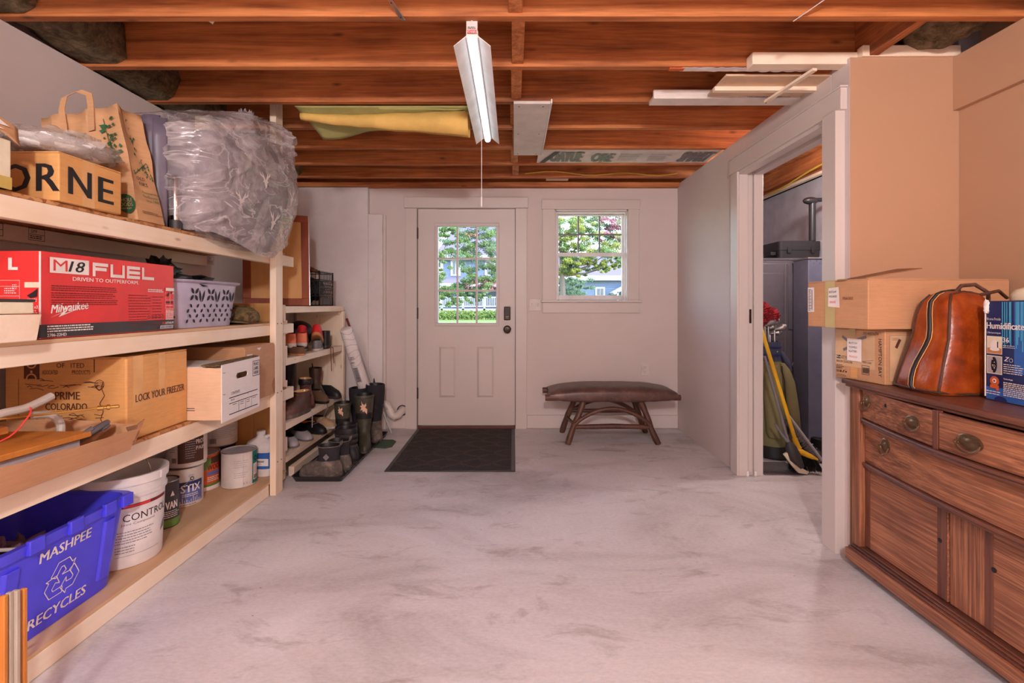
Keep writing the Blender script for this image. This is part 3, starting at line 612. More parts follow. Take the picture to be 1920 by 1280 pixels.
part('chimney', B(hx(862), hx(890), HYD + 3, HYD + 4, hz(450), hz(428)), 'brickred', hs)
part('corner_board', B(hx(826), hx(831), HYD - .06, HYD, 0, hz(486)), 'housewhite', hs)
for i in range(14): part('clapboard', B(hx(831), hx(990), HYD - .03, HYD, hz(530) + i * .18, hz(530) + i * .18 + .16), 'siding', hs)
for a, c in ((848, 861), (912, 928)):
    wf = part('window', B(hx(a) - .15, hx(c) + .15, HYD - .12, HYD - .04, hz(517), hz(486)), 'housewhite', hs)
    part('pane', B(hx(a) + .08, (hx(a) + hx(c)) / 2 - .04, HYD - .14, HYD - .12, hz(514), hz(490)), 'darkpane', wf)
    part('pane', B((hx(a) + hx(c)) / 2 + .04, hx(c) - .08, HYD - .14, HYD - .12, hz(514), hz(490)), 'darkpane', wf)
part('porch_roof', MB().prism([(hx(822), HYD - 3, hz(532)), (hx(822), HYD, hz(520)), (hx(822), HYD, hz(530)), (hx(822), HYD - 3, hz(537))], (hx(1000) - hx(822), 0, 0)), 'roof', hs)
part('porch_deck', B(hx(822), hx(1000), HYD - 3, HYD, 0, hz(578)), 'housewhite', hs)
for a in (826, 866, 906, 946): part('porch_post', B(hx(a, HYD - 3), hx(a, HYD - 3) + .22, HYD - 3, HYD - 2.8, 0, hz(533, HYD - 3)), 'housewhite', hs)
part('porch_fascia', B(hx(820), hx(1000), HYD - 3.15, HYD - 3.0, hz(539), hz(533)), 'housewhite', hs)
part('rail', B(hx(822), hx(1000), HYD - 3.1, HYD - 3.0, hz(559), hz(557)), 'housewhite', hs)
part('rail', B(hx(822), hx(1000), HYD - 3.1, HYD - 3.0, hz(575), hz(573)), 'housewhite', hs)
bz = None
for i in range(60):
    x = hx(822) + i * .16
    if bz is None: bz = part('baluster', B(x, x + .06, HYD - 3.07, HYD - 3.02, hz(574), hz(558)), 'housewhite', hs); bx0 = x
    else:
        c = bz.copy(); C.objects.link(c); c.parent = hs; c.location = (x - bx0, 0, 0)
HG = 44.0
h2 = thing('neighbour_garage', 'low blue outbuilding with broad grey roof seen through the window', 'house', (10, HG, 0))
part('wall', B(hx(1062, HG), hx(1230, HG), HG, HG + 7, 0, hz(519, HG)), 'siding', h2)
part('roof', MB().prism([(hx(1052, HG), HG - .5, hz(521, HG)), (hx(1052, HG), HG + 6, hz(468, HG)), (hx(1052, HG), HG + 6, hz(473, HG)), (hx(1052, HG), HG - .5, hz(525, HG))], (hx(1240, HG) - hx(1052, HG), 0, 0)), 'roof', h2)
part('eave_board', B(hx(1052, HG), hx(1240, HG), HG - .62, HG - .5, hz(526, HG), hz(517, HG)), 'housewhite', h2)
for i in range(12): part('clapboard', B(hx(1062, HG), hx(1230, HG), HG - .03, HG, hz(562, HG) + i * .16, hz(562, HG) + i * .16 + .14), 'siding', h2)
wf = part('window', B(hx(1116, HG), hx(1134, HG), HG - .1, HG - .03, hz(556, HG), hz(538, HG)), 'housewhite', h2)
part('pane', B(hx(1119, HG), hx(1124.5, HG), HG - .12, HG - .1, hz(553, HG), hz(541, HG)), 'darkpane', wf)
part('pane', B(hx(1125.5, HG), hx(1131, HG), HG - .12, HG - .1, hz(553, HG), hz(541, HG)), 'darkpane', wf)
part('porch_gable', MB().prism([(hx(1142, HG), HG - 1.6, hz(549, HG)), (hx(1172, HG), HG - 1.6, hz(532, HG)), (hx(1202, HG), HG - 1.6, hz(549, HG)), (hx(1198, HG), HG - 1.6, hz(553, HG)), (hx(1172, HG), HG - 1.6, hz(538, HG)), (hx(1146, HG), HG - 1.6, hz(553, HG))], (0, 1.6, 0)), 'housewhite', h2)
part('porch_post', B(hx(1150, HG), hx(1153, HG), HG - 1.6, HG - 1.4, 0, hz(548, HG)), 'housewhite', h2)
def leaves(mb, c, r, n_, s, rr, sq=(1, 1, 1)):
    for i in range(n_):
        d = Vector((rr.gauss(0, 1), rr.gauss(0, 1), rr.gauss(0, 1))).normalized() * (rr.random() ** .4) * r
        p = Vector(c) + Vector((d.x * sq[0], d.y * sq[1], d.z * sq[2]))
        a = Vector((rr.gauss(0, 1), rr.gauss(0, 1), rr.gauss(0, 1))).normalized(); b_ = a.orthogonal().normalized(); q = s * rr.uniform(.6, 1.2)
        mb.add([p - a * q, p + b_ * q * .5, p + a * q, p - b_ * q * .5], [(0, 1, 2, 3)])
def tree(name, label, base, h, clumps, mat, leaf, n_, seed, mat2=None, cat='tree'):
    rr = random.Random(seed); t = thing(name, label, cat, base, 'trees outside the windows')
    bx, by, bz_ = base; tr = MB(); top = Vector((bx, by, h)); tr.tube([(bx, by, -.1), (bx + .1, by, h * .4), (bx, by, h)], [.11, .08, .03], 8)
    for (cx, cz, r) in clumps: tr.tube([(bx, by, min(h * .55, cz)), ((bx + cx) / 2, by, (h * .5 + cz) / 2), (cx, by + rr.uniform(-.4, .4), cz)], [.03, .02, .008], 6)
    part('trunk', tr, 'bark', t, smooth=True); mb = MB(); m2 = MB()
    for (cx, cz, r) in clumps:
        for k in range(22):
            o = Vector((rr.gauss(0, .85), rr.gauss(0, .9), rr.gauss(0, .62))) * r
            leaves(mb if (mat2 is None or rr.random() < .6) else m2, (cx + o.x, by + o.y, cz + o.z), r * rr.uniform(.25, .5), n_ // 9, leaf * .62, rr, (1, 1, .55))
    part('foliage', mb, mat, t, kind='stuff')
    if mat2: part('foliage', m2, mat2, t, kind='stuff')
    return t
def tc(px, py, Y, r): p = at(px, py, Y); return (p.x, p.z, r)
Y1 = 14.0
tree('leafy_tree', 'yellow green leafy tree close outside the window', (at(1049, 500, Y1).x, Y1, 0), 3.6,
     [tc(1062, 425, Y1, .38), tc(1085, 455, Y1, .4), tc(1100, 420, Y1, .35), tc(1120, 460, Y1, .42), tc(1150, 470, Y1, .34), tc(1075, 470, Y1, .35), tc(1062, 492, Y1, .3), tc(1085, 500, Y1, .22), tc(1115, 492, Y1, .12), tc(1130, 500, Y1, .12), tc(1155, 494, Y1, .12), tc(1040, 440, Y1, .4)], 'leafyellow', .05, 1100, 3, 'leaf')
tree('shrub', 'blue green shrub at the lower left of the window view', (at(1058, 560, 16).x, 16, 0), 1.7, [tc(1058, 520, 16, .32), tc(1074, 536, 16, .3), tc(1055, 548, 16, .4), tc(1085, 552, 16, .28)], 'leafblue', .05, 800, 5, None, 'shrub')
Y2 = 22.0
tree('flowering_tree', 'green tree with pink blossoms behind the window trees', (at(1240, 500, Y2).x, Y2, 0), 4.6, [tc(1140, 410, Y2, .7), tc(1165, 425, Y2, .8), tc(1120, 400, Y2, .5), tc(1185, 450, Y2, .7), tc(1150, 445, Y2, .45)], 'leafblue', .08, 1300, 9, 'blossom')
tree('flowering_tree', 'green tree with pink blossoms seen through the door glass', (at(975, 560, 20).x, 20, 0), 4.2,
     [tc(880, 470, 20, .6), tc(905, 450, 20, .7), tc(925, 470, 20, .6), tc(865, 465, 20, .45), tc(885, 520, 20, .4), tc(915, 525, 20, .5), tc(930, 500, 20, .4), tc(870, 545, 20, .3), tc(900, 550, 20, .3), tc(890, 425, 20, .5), tc(925, 428, 20, .5)], 'leaf', .07, 900, 12, 'leafblue')
tree('maple_tree', 'tall green tree at the left edge of the door glass', (at(818, 560, 24).x, 24, 0), 5, [tc(826, 440, 24, .5), tc(822, 480, 24, .5), tc(845, 425, 24, .45), tc(822, 520, 24, .5), tc(835, 548, 24, .45), tc(850, 556, 24, .4)], 'leaf', .08, 900, 15, None)
bl = MB(); rr = random.Random(5)
for px, py in ((905, 524), (912, 528), (898, 528), (925, 536), (880, 535)): leaves(bl, at(px, py, 19.8), .22, 60, .05, rr)
tag(part('blossoms', bl, 'blossom', kind='stuff'), 'pink blossoms among the leaves beyond the door', 'flowers')
hb = MB()
for i in range(26): leaves(hb, (hx(800 + i * 9, 41), 41 + rr.uniform(-.3, .3), .35), .55, 260, .09, rr, (1.2, .8, .8))
tag(part('hedge', hb, 'hedge', kind='stuff'), 'low bright green hedge at the far edge of the lawn', 'hedge')
far = MB()
for i in range(60): leaves(far, (-45 + i * 1.7, 70 + rr.uniform(-3, 3), 4 + rr.uniform(-2, 3.5)), 3.0, 260, .35, rr)
tag(part('tree_line', far, 'leafblue', kind='stuff'), 'line of trees far behind the houses', 'trees')

# ================================================================ LEFT: shelving unit
XF = -1.475
su = thing('shelving_unit', 'long open shelving unit of pale pine boards along the left wall', 'shelves', (-1.75, 1.8, 0))
YN, YE = .55, 3.31
for z0, z1, ye in ((.0, .07, 2.975), (.535, .61, YE), (.968, 1.031, YE), (1.405, 1.473, YE)):
    part('rail', B(XF - .037, XF, YN, ye, z0 + .001, z1), 'pineY', su, bev=.003)
    if z0 > 0: part('rear_rail', B(XL + .004, XL + .042, YN, 3.20, z0 + .001, z1 - .002), 'pineY', su, bev=.003)
    else: part('rear_rail', B(XL + .004, XL + .042, YN, 3.2, z0 + .001, z1 - .002), 'pineY', su)
for z, m in ((.07, 'floorply'), (.61, 'osb'), (1.031, 'floorply'), (1.473, 'osb')):
    part('shelf_board', B(XL + .003, XF, YN, 3.20, z + .0005, z + .013), m, su, bev=.001)
DECK = {0: .0836, 1: .6236, 2: 1.0446, 3: 1.4866}
part('post', B(XF + .001, XF + .039, 2.98, 3.07, 0.001, 2.42), 'pineZ', su, bev=.003)
part('post', B(XF - .002 + .041, XF + .041 + .036, 2.98, 3.07, 0.001, 1.46), 'pineZ', su, bev=.003) if False else None
part('post', B(-1.93, -1.842, 2.985, 3.023, 1.49, 2.45), 'pineZ', su, bev=.003)
part('post', B(XF + .001, XF + .039, .62, .71, 0.001, 2.28), 'pineZ', su, bev=.003)
cr = part('bracket', MB().box(XF + .039, XF + .042, 3.0, 3.05, 2.0, 2.09), 'steel', su)
for i in range(6): part('screw', MB().cyl((XF + .039, 3.0 + .05 * (i % 2), .2 + .42 * (i // 2)), (XF + .0405, 3.0 + .05 * (i % 2), .2 + .42 * (i // 2)), .004, n=8), 'black', su)
# mill stamps on the rear rail
f = Face((XL + .0425, 1.3, 1.42), (0, 1, 0), (0, 0, 1))
for u in (.55, .72, 1.9):
    f.frame(u, .0, u + .07, .05, .002, 'inkbrown'); f.line([(u, .025), (u + .07, .025)], .002, 'inkbrown'); f.text('SPF', u + .01, .03, .014, 'inkbrown'); f.greek(u + .006, .02, u + .064, 2, .008, .004, 'inkbrown')
f.done(su)

# shoe rack beyond the post
rk = thing('shoe_rack', 'lower pine shoe rack with slanting row of shelves beside the entrance', 'shelves', (-1.7, 3.8, 0))
RY0, RY1, RXF = 3.24, 4.385, -1.515
for i, (x0, x1) in enumerate(((-1.93, -1.725), (-1.723, -1.517))):
    part('end_plank', B(x0, x1, RY1, RY1 + .018, .0, 1.14), 'pineZ', rk, bev=.002)
for i, (x0, x1) in enumerate(((-2.02, -1.89), (-1.888, -1.70), (-1.698, -1.52))):
    part('end_plank', B(x0, x1, RY0 - .018, RY0, 0.001, 1.165), 'ply' if i else 'pineZ', rk, bev=.002)
part('corner_post', B(RXF - .038, RXF, 3.242, 3.28, 0.001, 1.155), 'pineZ', rk, bev=.003)
part('base_rail', B(-1.517, -1.480, 3.325, RY1, 0.001, .065), 'pineY', rk, bev=.002)
part('end_post', B(RXF - .001, RXF + .012, RY1 - .03, RY1 + .02, 0.001, 1.10), 'pineZ', rk, bev=.002)
for z, dz, fx in ((1.145, .045, RXF), (.795, .045, RXF + .002), (.365, .045, RXF + .002), (.14, .035, RXF + .002)):
    part('shelf_rail', B(fx - .02, fx, 3.282, RY1 - .001, z - dz, z), 'pineY', rk, bev=.002)
    part('shelf_plank', B(-2.0, fx - .021, 3.242, RY1 - .001, z - .018, z), 'pineY', rk, bev=.001)
    part('cleat', B(-1.90, -1.54, RY1 - .035, RY1 - .001, z - .075, z - .019), 'pineX', rk, bev=.002)
for z in (1.10, .93, .70, .32): part('cleat', B(-1.553, -1.517, 3.282, 3.31, z - .14, z - .05), 'pineZ', rk, bev=.002)

# ---------------------------------------------------------------- top shelf goods
Z3 = DECK[3] + .001
cb = carton('open_cream_carton', 'cream and gold carton under a torn kraft sack at the left of the top shelf', -1.80, -1.462, 1.10, 1.435, Z3, 1.63, 'cream', top='open')
part('gold_band', MB().box(-1.8015, -1.4605, 1.0985, 1.4365, Z3, Z3 + .035), 'gold', cb)
f = Face((-1.4605, 1.10, Z3), (0, 1, 0), (0, 0, 1)); f.l = .003; f.text('N', .17, .115, .02, 'inkblack'); f.text('HE', .255, .07, .012, 'inkblack'); f.done(cb)
kf = thing('torn_kraft_bag', 'torn kraft paper sack with white splashes folded over the cream carton', 'paper bag', (-1.55, 1.36, 1.66))
b = MB()
def kb(u, v):   # a sheet draped over the carton: from the back, over the top and down in front
    y = 1.10 + .345 * u; prof = [(-1.79, 1.70), (-1.66, 1.79), (-1.52, 1.745 - .03 * u), (-1.453, 1.68), (-1.446, 1.625 - .012 * math.sin(u * 7))]
    t = v * (len(prof) - 1); k = min(int(t), len(prof) - 2); q = t - k
    x = prof[k][0] * (1 - q) + prof[k + 1][0] * q; z = prof[k][1] * (1 - q) + prof[k + 1][1] * q
    d = .02 * noise.noise(Vector((y * 9, v * 5, 2)))
    return (x + d * .3, y, z + d - .05 * u * u * (1 - v))
b.grid(kb, 24, 20); part('sheet', b, 'kraft', kf, sol=.002, smooth=True, ang=60)
f = Face((-1.45, 1.12, 1.63), (0, 1, 0), (-.5, 0, 1)); f.l = .008
f = None
sp_ = MB(); pts = [(.05, .75), (.35, .60), (.55, .72), (.80, .80), (.9, .86), (.6, .86), (.45, .80), (.62, .93), (.85, .97), (.55, .96), (.3, .9), (.1, .95)]
ctr = Vector((.45, .82, 0))
def kbn(u, v): p = Vector(kb(u, v)); return p + Vector((.006, 0, .004))
for i in range(len(pts)):
    a, c = pts[i], pts[(i + 1) % len(pts)]
    tri = [kbn(ctr.x, ctr.y), kbn(*a), kbn(*c)]; mid = [kbn((ctr.x + a[0]) / 2, (ctr.y + a[1]) / 2), kbn((ctr.x + c[0]) / 2, (ctr.y + c[1]) / 2)]
    sp_.add([tri[0], mid[0], tri[1], tri[2], mid[1]], [(0, 1, 4), (1, 2, 3, 4)])
part('white_splash', sp_, 'paper', kf)
ob = carton('lettered_carton', 'cardboard carton with large black letters ORNE across its taped sides', -1.80, -1.456, 1.58, 1.832, Z3, 1.645, 'cardboard_orange', bev=.004)
f = Face((-1.80, 1.58, Z3), (1, 0, 0), (0, 0, 1)); W_ = .344
f.text('O', W_ - .185, .028, .088, 'inkblack', bold=.014); f.text('R', W_ - .070, .030, .088, 'inkblack', bold=.014, w=.070); f.done(ob)
f = Face((-1.456, 1.58, Z3), (0, 1, 0), (0, 0, 1))
f.rect(.085, 0, .135, .155, 'tapegold', .5); f.text('N', .034, .030, .088, 'inkblack', bold=.014, w=.085); f.text('E', .150, .028, .088, 'inkblack', bold=.014, w=.062); f.done(ob)
pb = thing('plastic_wrapped_bundle', 'crinkled clear plastic bag of white packing lying on the lettered carton', 'plastic bag', (-1.56, 1.7, 1.65))
b = MB().blob((-1.57, 1.71, 1.692), .13, .145, .038, 28, 14, .22, 6, 4); part('packing', b, 'white', pb, smooth=True, ang=80)
b = MB().blob((-1.57, 1.71, 1.697), .145, .165, .046, 36, 18, .35, 9, 8); part('film', b, 'clearfilm', pb, smooth=True, ang=80)
# paper grocery bag
gb = thing('paper_grocery_bag', 'brown paper grocery bag with green tree print and flat handle on the top shelf', 'paper bag', (-1.63, 2.0, Z3))
hB = .44; lean = -.085
def gp(x, y, z):   # x from the corner leftwards, y depth, z height 0..1
    k = z; return Vector((XF + .002 - x + (-.17 if 0 else 0) * k - .005, 1.94 + y - .03 * k + .0, Z3 + hB * z)) + Vector((lean * 0 , 0, 0))
def bagpt(u, v, z):   # u across (0 corner - 1 left), v depth
    sq = 1 - .55 * z * (1 if v > .5 else 0)
    return Vector((XF + .003 - .30 * u - .052 * z - .0 + .012 * noise.noise(Vector((u * 3, v * 3, z * 4))), 1.935 + .145 * v * (1 - .25 * z) - .03 * z, Z3 + (hB - .055 * u) * z))
b = MB(); n1 = 12
rings = []
for k in range(13):
    z = k / 12; ring = []
    for i in range(n1): ring.append(bagpt(i / n1, 0, z) + Vector((0, .012 * math.sin(i * 1.3 + z * 5) * z, 0)))
    for i in range(5): ring.append(bagpt(1, i / 5, z))
    for i in range(n1): ring.append(bagpt(1 - i / n1, 1, z))
    for i in range(5): q = bagpt(0, 1 - i / 5, z); q.x -= .028 * z * math.sin(PI * i / 5); ring.append(q)
    rings.append(ring)
b.loft(rings, True, False); part('bag', b, 'kraft', gb, sol=.002, smooth=True, ang=28)
hd = MB()
def ribbon(mb, pts, wv, t=.0015):
    wv = Vector(wv)
    for a, c in zip(pts, pts[1:]):
        a, c = Vector(a), Vector(c); nn = (c - a).cross(wv).normalized() * t
        mb.add([a - wv - nn, a + wv - nn, c + wv - nn, c - wv - nn, a - wv + nn, a + wv + nn, c + wv + nn, c - wv + nn], [(0, 1, 2, 3), (4, 7, 6, 5), (0, 4, 5, 1), (1, 5, 6, 2), (2, 6, 7, 3), (3, 7, 4, 0)])
P0 = bagpt(.72, 0, .74) - Vector((0, .012, 0)); P1 = bagpt(.36, 0, .80) - Vector((0, .012, 0))
top = Z3 + hB - .005
ribbon(hd, [P0, P0 + Vector((-.012, -.004, .12)), (P0.x - .005, P0.y, top + .03), ((P0.x + P1.x) / 2, P0.y + .0, top + .055), (P1.x - .01, P1.y, top + .04), P1 + Vector((-.0, -.004, .10)), P1], (.0115, 0, .004))
part('handle', hd, 'kraft', gb)
f = Face(bagpt(1, 0, 0) - Vector((0, .004, 0)), bagpt(0, 0, 0) - bagpt(1, 0, 0), bagpt(.3, 0, 1) - bagpt(.3, 0, 0), lift=.012)
class BagFace(Face):
    def __init__(s, side): s.side = side; s.m = {}; s.l = 1
    def P(s, u, v, k=1):
        if s.side == 'front': q = bagpt(1 - u, 0, v); q += Vector((0, .012 * math.sin((1 - u) * 12 * 1.3 + v * 5) * v - .010, 0)); return q
        q = bagpt(0, u, v); q.x -= .028 * v * math.sin(PI * (1 - u)) - .008; return q
def twig(f, u0, v0, s, seed, n_=26):
    r_ = random.Random(seed)
    for i in range(n_):
        t = r_.random(); x = u0 + s[0] * t + r_.gauss(0, .045) * abs(s[2]); y = v0 + s[1] * t + r_.gauss(0, .022); w = r_.uniform(.012, .035) * abs(s[2]); h = r_.uniform(.010, .022)
        k = r_.randint(5, 7); f.poly([(x + w * (r_.uniform(.4, 1)) * math.cos(2 * PI * j / k), y + h * r_.uniform(.4, 1) * math.sin(2 * PI * j / k)) for j in range(k)], 'inkgreen')
    f.line([(u0, v0), (u0 + s[0], v0 + s[1])], .008, 'inkgreen')
f = BagFace('front'); twig(f, .86, .50, (-.08, .40, 1.5), 1, 46); twig(f, .62, .40, (.26, .22, .8), 2, 22)
f.disc(.90, .14, .12, 'inkgreen', ry=.085); f.greek(.42, .78, .6, 1, .02, .006, 'inkbrown'); f.done(gb)
f = BagFace('side'); twig(f, .25, .92, (.2, -.30, 1.6), 3, 26); twig(f, .25, .42, (.5, .12, 1.6), 4, 12); twig(f, .62, .55, (.2, -.14, 1.6), 6, 20)
f.text('OLD', .3, .375, .03, 'inkblack', w=.28); f.text('FIRS', .36, .33, .03, 'inkblack', w=.3)
f.text('Pioneering', .36, .255, .026, 'inkgreen', w=.55); f.text('foodlovers', .32, .222, .026, 'inkgreen', w=.60); f.text('since 1980', .40, .186, .024, 'inkgreen', w=.48)
f.greek(.15, .09, .9, 2, .014, .006, 'inkbrown'); f.done(gb)
lg = BagFace('front'); lg.P = lambda u, v, k=1: BagFace('front').__class__.P(lg, u, v) + Vector((0, -.002, 0))
f2 = BagFace('front'); _P = BagFace.P; f2.P = lambda u, v, k=1: _P(f2, u, v) - Vector((0, .003, 0))
f2.text('WHOLE', .90, .155, .032, 'kraft', w=.19, al='C'); f2.text('FOODS', .90, .115, .032, 'kraft', w=.19, al='C'); f2.text('MARKET', .90, .088, .014, 'kraft', w=.14, al='C'); f2.done(gb)
# grey folded plastic sheet
ps = thing('grey_plastic_sheet', 'folded purple grey plastic sheet standing on end behind the grocery bag', 'plastic sheet', (-1.6, 2.12, Z3))
for i, (dx, dy, h) in enumerate(((0, 0, .44), (.022, .012, .47), (.045, .022, .46))):
    b = MB(); b.grid(lambda u, v: (-1.52 - .11 + .085 * u + dx, 2.115 + .03 * math.sin(u * PI) * (-1) + dy, Z3 + h * v + .012 * u * v), 14, 6); part('fold', b, 'purplegray', ps, sol=.006, smooth=True)
th = thing('chrome_thermos', 'tall polished steel flask beside the grey plastic sheet', 'flask', (-1.50, 2.19, Z3))
part('body', MB().lathe(-1.50, 2.19, [(.022, Z3), (.024, Z3 + .01), (.024, Z3 + .21), (.02, Z3 + .235), (.010, Z3 + .242)], 28), 'chrome', th, smooth=True)
part('base_ring', MB().lathe(-1.50, 2.19, [(.0255, Z3 + .003), (.0255, Z3 + .04)], 28, False, False), 'darkgray', th)
# big film bag
bgg = thing('bagged_bedding', 'large translucent plastic bag of grey bedding knotted on top and bulging over the top shelf', 'plastic bag', (-1.65, 2.6, Z3))
KN = Vector((-1.50, 2.77, 2.205))
def blobbag(u, v, infl=0, fold=1):
    a = 2 * PI * u; ca, sa = math.cos(a), math.sin(a); e = .38
    cx, cy = -1.655, 2.56; rx, ry = .345 + infl, .405 + infl
    x = cx + rx * math.copysign(abs(ca) ** e, ca); y = cy + ry * math.copysign(abs(sa) ** e, sa)
    # v: 0 bottom .. .62 shoulder .. 1 knot
    tz = 1.93 + .17 * (y - 2.15) / .8
    if v < .62:
        t = v / .62; k = 1 - .16 * (1 - t) ** 4 + .03 * math.sin(t * PI) ; z = Z3 + (tz - Z3) * t
    else:
        t = (v - .62) / .38; k = math.cos(t * PI / 2) ** .75; z = tz + (KN.z - .01 - tz) * (t ** 1.6) + .035 * math.sin(t * PI)
    q = Vector((cx + (x - cx) * k, cy + (y - cy) * k, z))
    if v >= .62: t = (v - .62) / .38; q.x += (KN.x - cx) * t ** 1.3; q.y += (KN.y - cy) * t ** 1.3
    # the front lower edge sags over the rail of the shelf
    fr_ = max(0, (q.x - (XF - .02)) / .15); fr_ = min(1, fr_); far_ = min(1, max(0, (q.y - 2.28) / .35))
    zl_ = max(0, 1 - (q.z - Z3) / .34)
    q.z -= .085 * fr_ * far_ * zl_ ; q.x += .06 * fr_ * (1 - abs(q.z - 1.75) / .45) * far_
    if q.x < -1.44 and q.z < Z3 + .004: q.z = Z3 + .004
    if q.x < XF + .012 and fr_ > 0 and zl_ > .8: q.z = max(q.z, Z3 + .002)
    nx = Vector((ca, sa, .1))
    if fold:
        dk = q - KN; ang = math.atan2(dk.y, dk.x) if v > .62 else math.atan2(dk.z, dk.y); el = dk.length
        c1 = (1 - abs(2 * ((ang * 4.5 / PI + .8 * noise.noise(q * 3)) % 1) - 1)) ** 2 * (.05 if v > .55 else .022) * math.exp(-el * 1.8)
        c2 = .012 * noise.noise(Vector((q.x * 5, q.y * 5, q.z * 5 + q.y * 4))) + .005 * abs(noise.noise(Vector((q.y * 16 + q.z * 10, q.z * 20 - q.y * 8, q.x * 9))))
        c3 = .012 * (1 - abs(noise.noise(Vector((q.y * 6 - q.z * 9, q.z * 4, 3.3))))) ** 6
        q += nx * (c1 * 1.5 + c2 * 1.5 + c3 * 1.4) * (1 if v > .04 else 0)
    if q.y > 2.965 and q.x < XF + .055: q.y = 2.965
    q.z = min(q.z, 2.262); q.x = max(q.x, XL + .015)
    return q
b = MB(); b.grid(lambda u, v: blobbag(u, v), 190, 130, True); b.add([blobbag(i / 24, 0) for i in range(24)], [tuple(range(24))[::-1]])
part('film', b, 'film', bgg, smooth=True, ang=80)
b = MB(); b.grid(lambda u, v: blobbag(u, v * .66, -.035, 0) + Vector((0, 0, .012 - .03 * (v > .5) * v)), 60, 40, True)
b.loft([[blobbag(i / 60, .66, -.035, 0) + Vector((0, 0, -.018)) for i in range(60)], [Vector((-1.64, 2.6, 2.0)) + .1 * Vector((math.cos(2 * PI * i / 60), math.sin(2 * PI * i / 60), 0)) for i in range(60)]], False, True)
part('bedding', b, 'bedding', bgg, smooth=True, ang=80)
kb_ = MB()
for i in range(9):
    a = 2 * PI * i / 9; kb_.grid(lambda u, v: KN + Vector(((.006 + .03 * v) * math.cos(a + u * .8 - .4), (.006 + .04 * v) * math.sin(a + u * .8 - .4), -.02 + .045 * v + .012 * math.sin(u * 9 + i))), 6, 6)
part('knot', kb_, 'film', bgg, smooth=True, sol=.001)
# pale stag heads printed on the film's contents
stag = [(0, -.03), (.006, -.02), (.008, -.008), (.016, -.004), (.009, .0), (.014, .010), (.026, .018), (.028, .030), (.023, .021), (.014, .016), (.016, .034), (.011, .020), (.006, .004), (0, .002)]
def sthead(y0, v0, sc):
    full = stag + [(-x, y) for x, y in stag[::-1]]
    def pt(dy, dv):
        yy = (y0 + dy - 2.56) / .37; uu = math.asin(min(.999, abs(yy) ** (1 / .38))) / (2 * PI) * (1 if yy > 0 else -1)
        return blobbag(uu % 1, v0 + dv, .002, 0) + Vector((.014, 0, .0))
    vs = [pt(x * sc, y * sc * 1.1) for x, y in full]; c = len(vs)
    return MB().add(vs + [pt(0, 0)], [(i, (i + 1) % c, c) for i in range(c)])
for y0, v0 in ((2.50, .36), (2.72, .30), (2.40, .47), (2.60, .17), (2.36, .22)):
    part('printed_stag_head', sthead(y0, v0, 1.3), 'stagwhite', bgg)
# ---------------------------------------------------------------- second shelf goods
Z2 = DECK[2] + .001
rb = thing('red_tool_carton', 'large red and black tool carton with white lettering on the second shelf', 'box', (-1.67, 1.84, Z2))
RX, RYa, RYb, RZ = -1.478, 1.54, 2.145, 1.322
part('body', B(RX - .40, RX, RYa, RYb, Z2, RZ), 'red', rb, bev=.002)
part('lid_seam', MB().box(RX - .003, RX + .0010, RYa - .0010, RYa + .002, Z2 + .002, RZ - .002), 'inkwhite', rb)
part('black_band', MB().box(RX - .4012, RX + .0012, RYa - .0012, RYb + .001, Z2 + .003, Z2 + .045), 'darkgray', rb)
f = Face((RX, RYa, Z2), (0, 1, 0), (0, 0, 1)); f.l = .002
H = RZ - Z2
f.rect(.03, H - .066, .175, H - .016, 'inkwhite'); f.text('M', .042, H - .059, .036, 'red', w=.05, k=1.3); f.text('18', .096, H - .059, .036, 'inkblack', w=.062, bold=.014, shear=.25, k=1.3)
def bigletters(f, u, v, s, w, mat):   # wide squared strokes: FUEL
    t = s * .24
    f.rect(u, v, u + t, v + s, mat); f.rect(u, v + s - t, u + w, v + s, mat); f.rect(u, v + s * .42, u + w * .9, v + s * .42 + t, mat); u += w * 1.16
    f.rect(u, v, u + t, v + s, mat); f.rect(u + w - t, v, u + w, v + s, mat); f.rect(u, v, u + w, v + t, mat); u += w * 1.16
    f.rect(u, v, u + t, v + s, mat)
    for q in (0, .38, .76): f.rect(u, v + s * q, u + w, v + s * q + t, mat)
    u += w * 1.16; f.rect(u, v, u + t, v + s, mat); f.rect(u, v, u + w, v + t, mat)
bigletters(f, .190, H - .068, .048, .066, 'inkwhite')
f.text('DRIVEN TO OUTPERFORM.', .112, H - .088, .013, 'inkwhite', w=.29, bold=.014)
f.text('Milwaukee', .034, .080, .028, 'inkwhite', w=.14, bold=.014, shear=.35, rot=.10)
f.poly([(.030, .066), (.090, .090), (.082, .079), (.145, .098), (.060, .068), (.072, .081)], 'inkwhite')
for i in range(3): f.greek(.035, H - .106 - i * .023, .30, 3, .007, .0028, 'inkred', .1)
f.greek(.35, H - .130, .47, 12, .0105, .0028, 'inkred', .3); f.greek(.475, H - .135, .545, 11, .012, .0028, 'inkred', .3)
f.greek(.45, H - .105, .545, 2, .007, .004, 'inkwhite', .2)
f.rect(.452 + .10, H - .108, .603, H - .096, 'inkwhite'); f.frame(.552, H - .185, .603, H - .108, .001, 'inkwhite'); f.line([(.552, H - .148), (.603, H - .148)], .001, 'inkwhite'); f.line([(.578, H - .185), (.578, H - .108)], .001, 'inkwhite')
f.poly([(.557, H - .128), (.566, H - .120), (.573, H - .112), (.571, H - .13), (.562, H - .134)], 'inkblack'); f.rect(.581, H - .12, .590, H - .112, 'inkblack'); f.text('x2', .592, H - .121, .008, 'inkwhite', bold=.012)
f.disc(.559, H - .158, .005, 'inkblack'); f.disc(.571, H - .158, .005, 'inkblack'); f.disc(.59, H - .158, .006, 'inkred'); f.greek(.554, H - .170, .60, 1, .004, .002, 'inkwhite', .1)
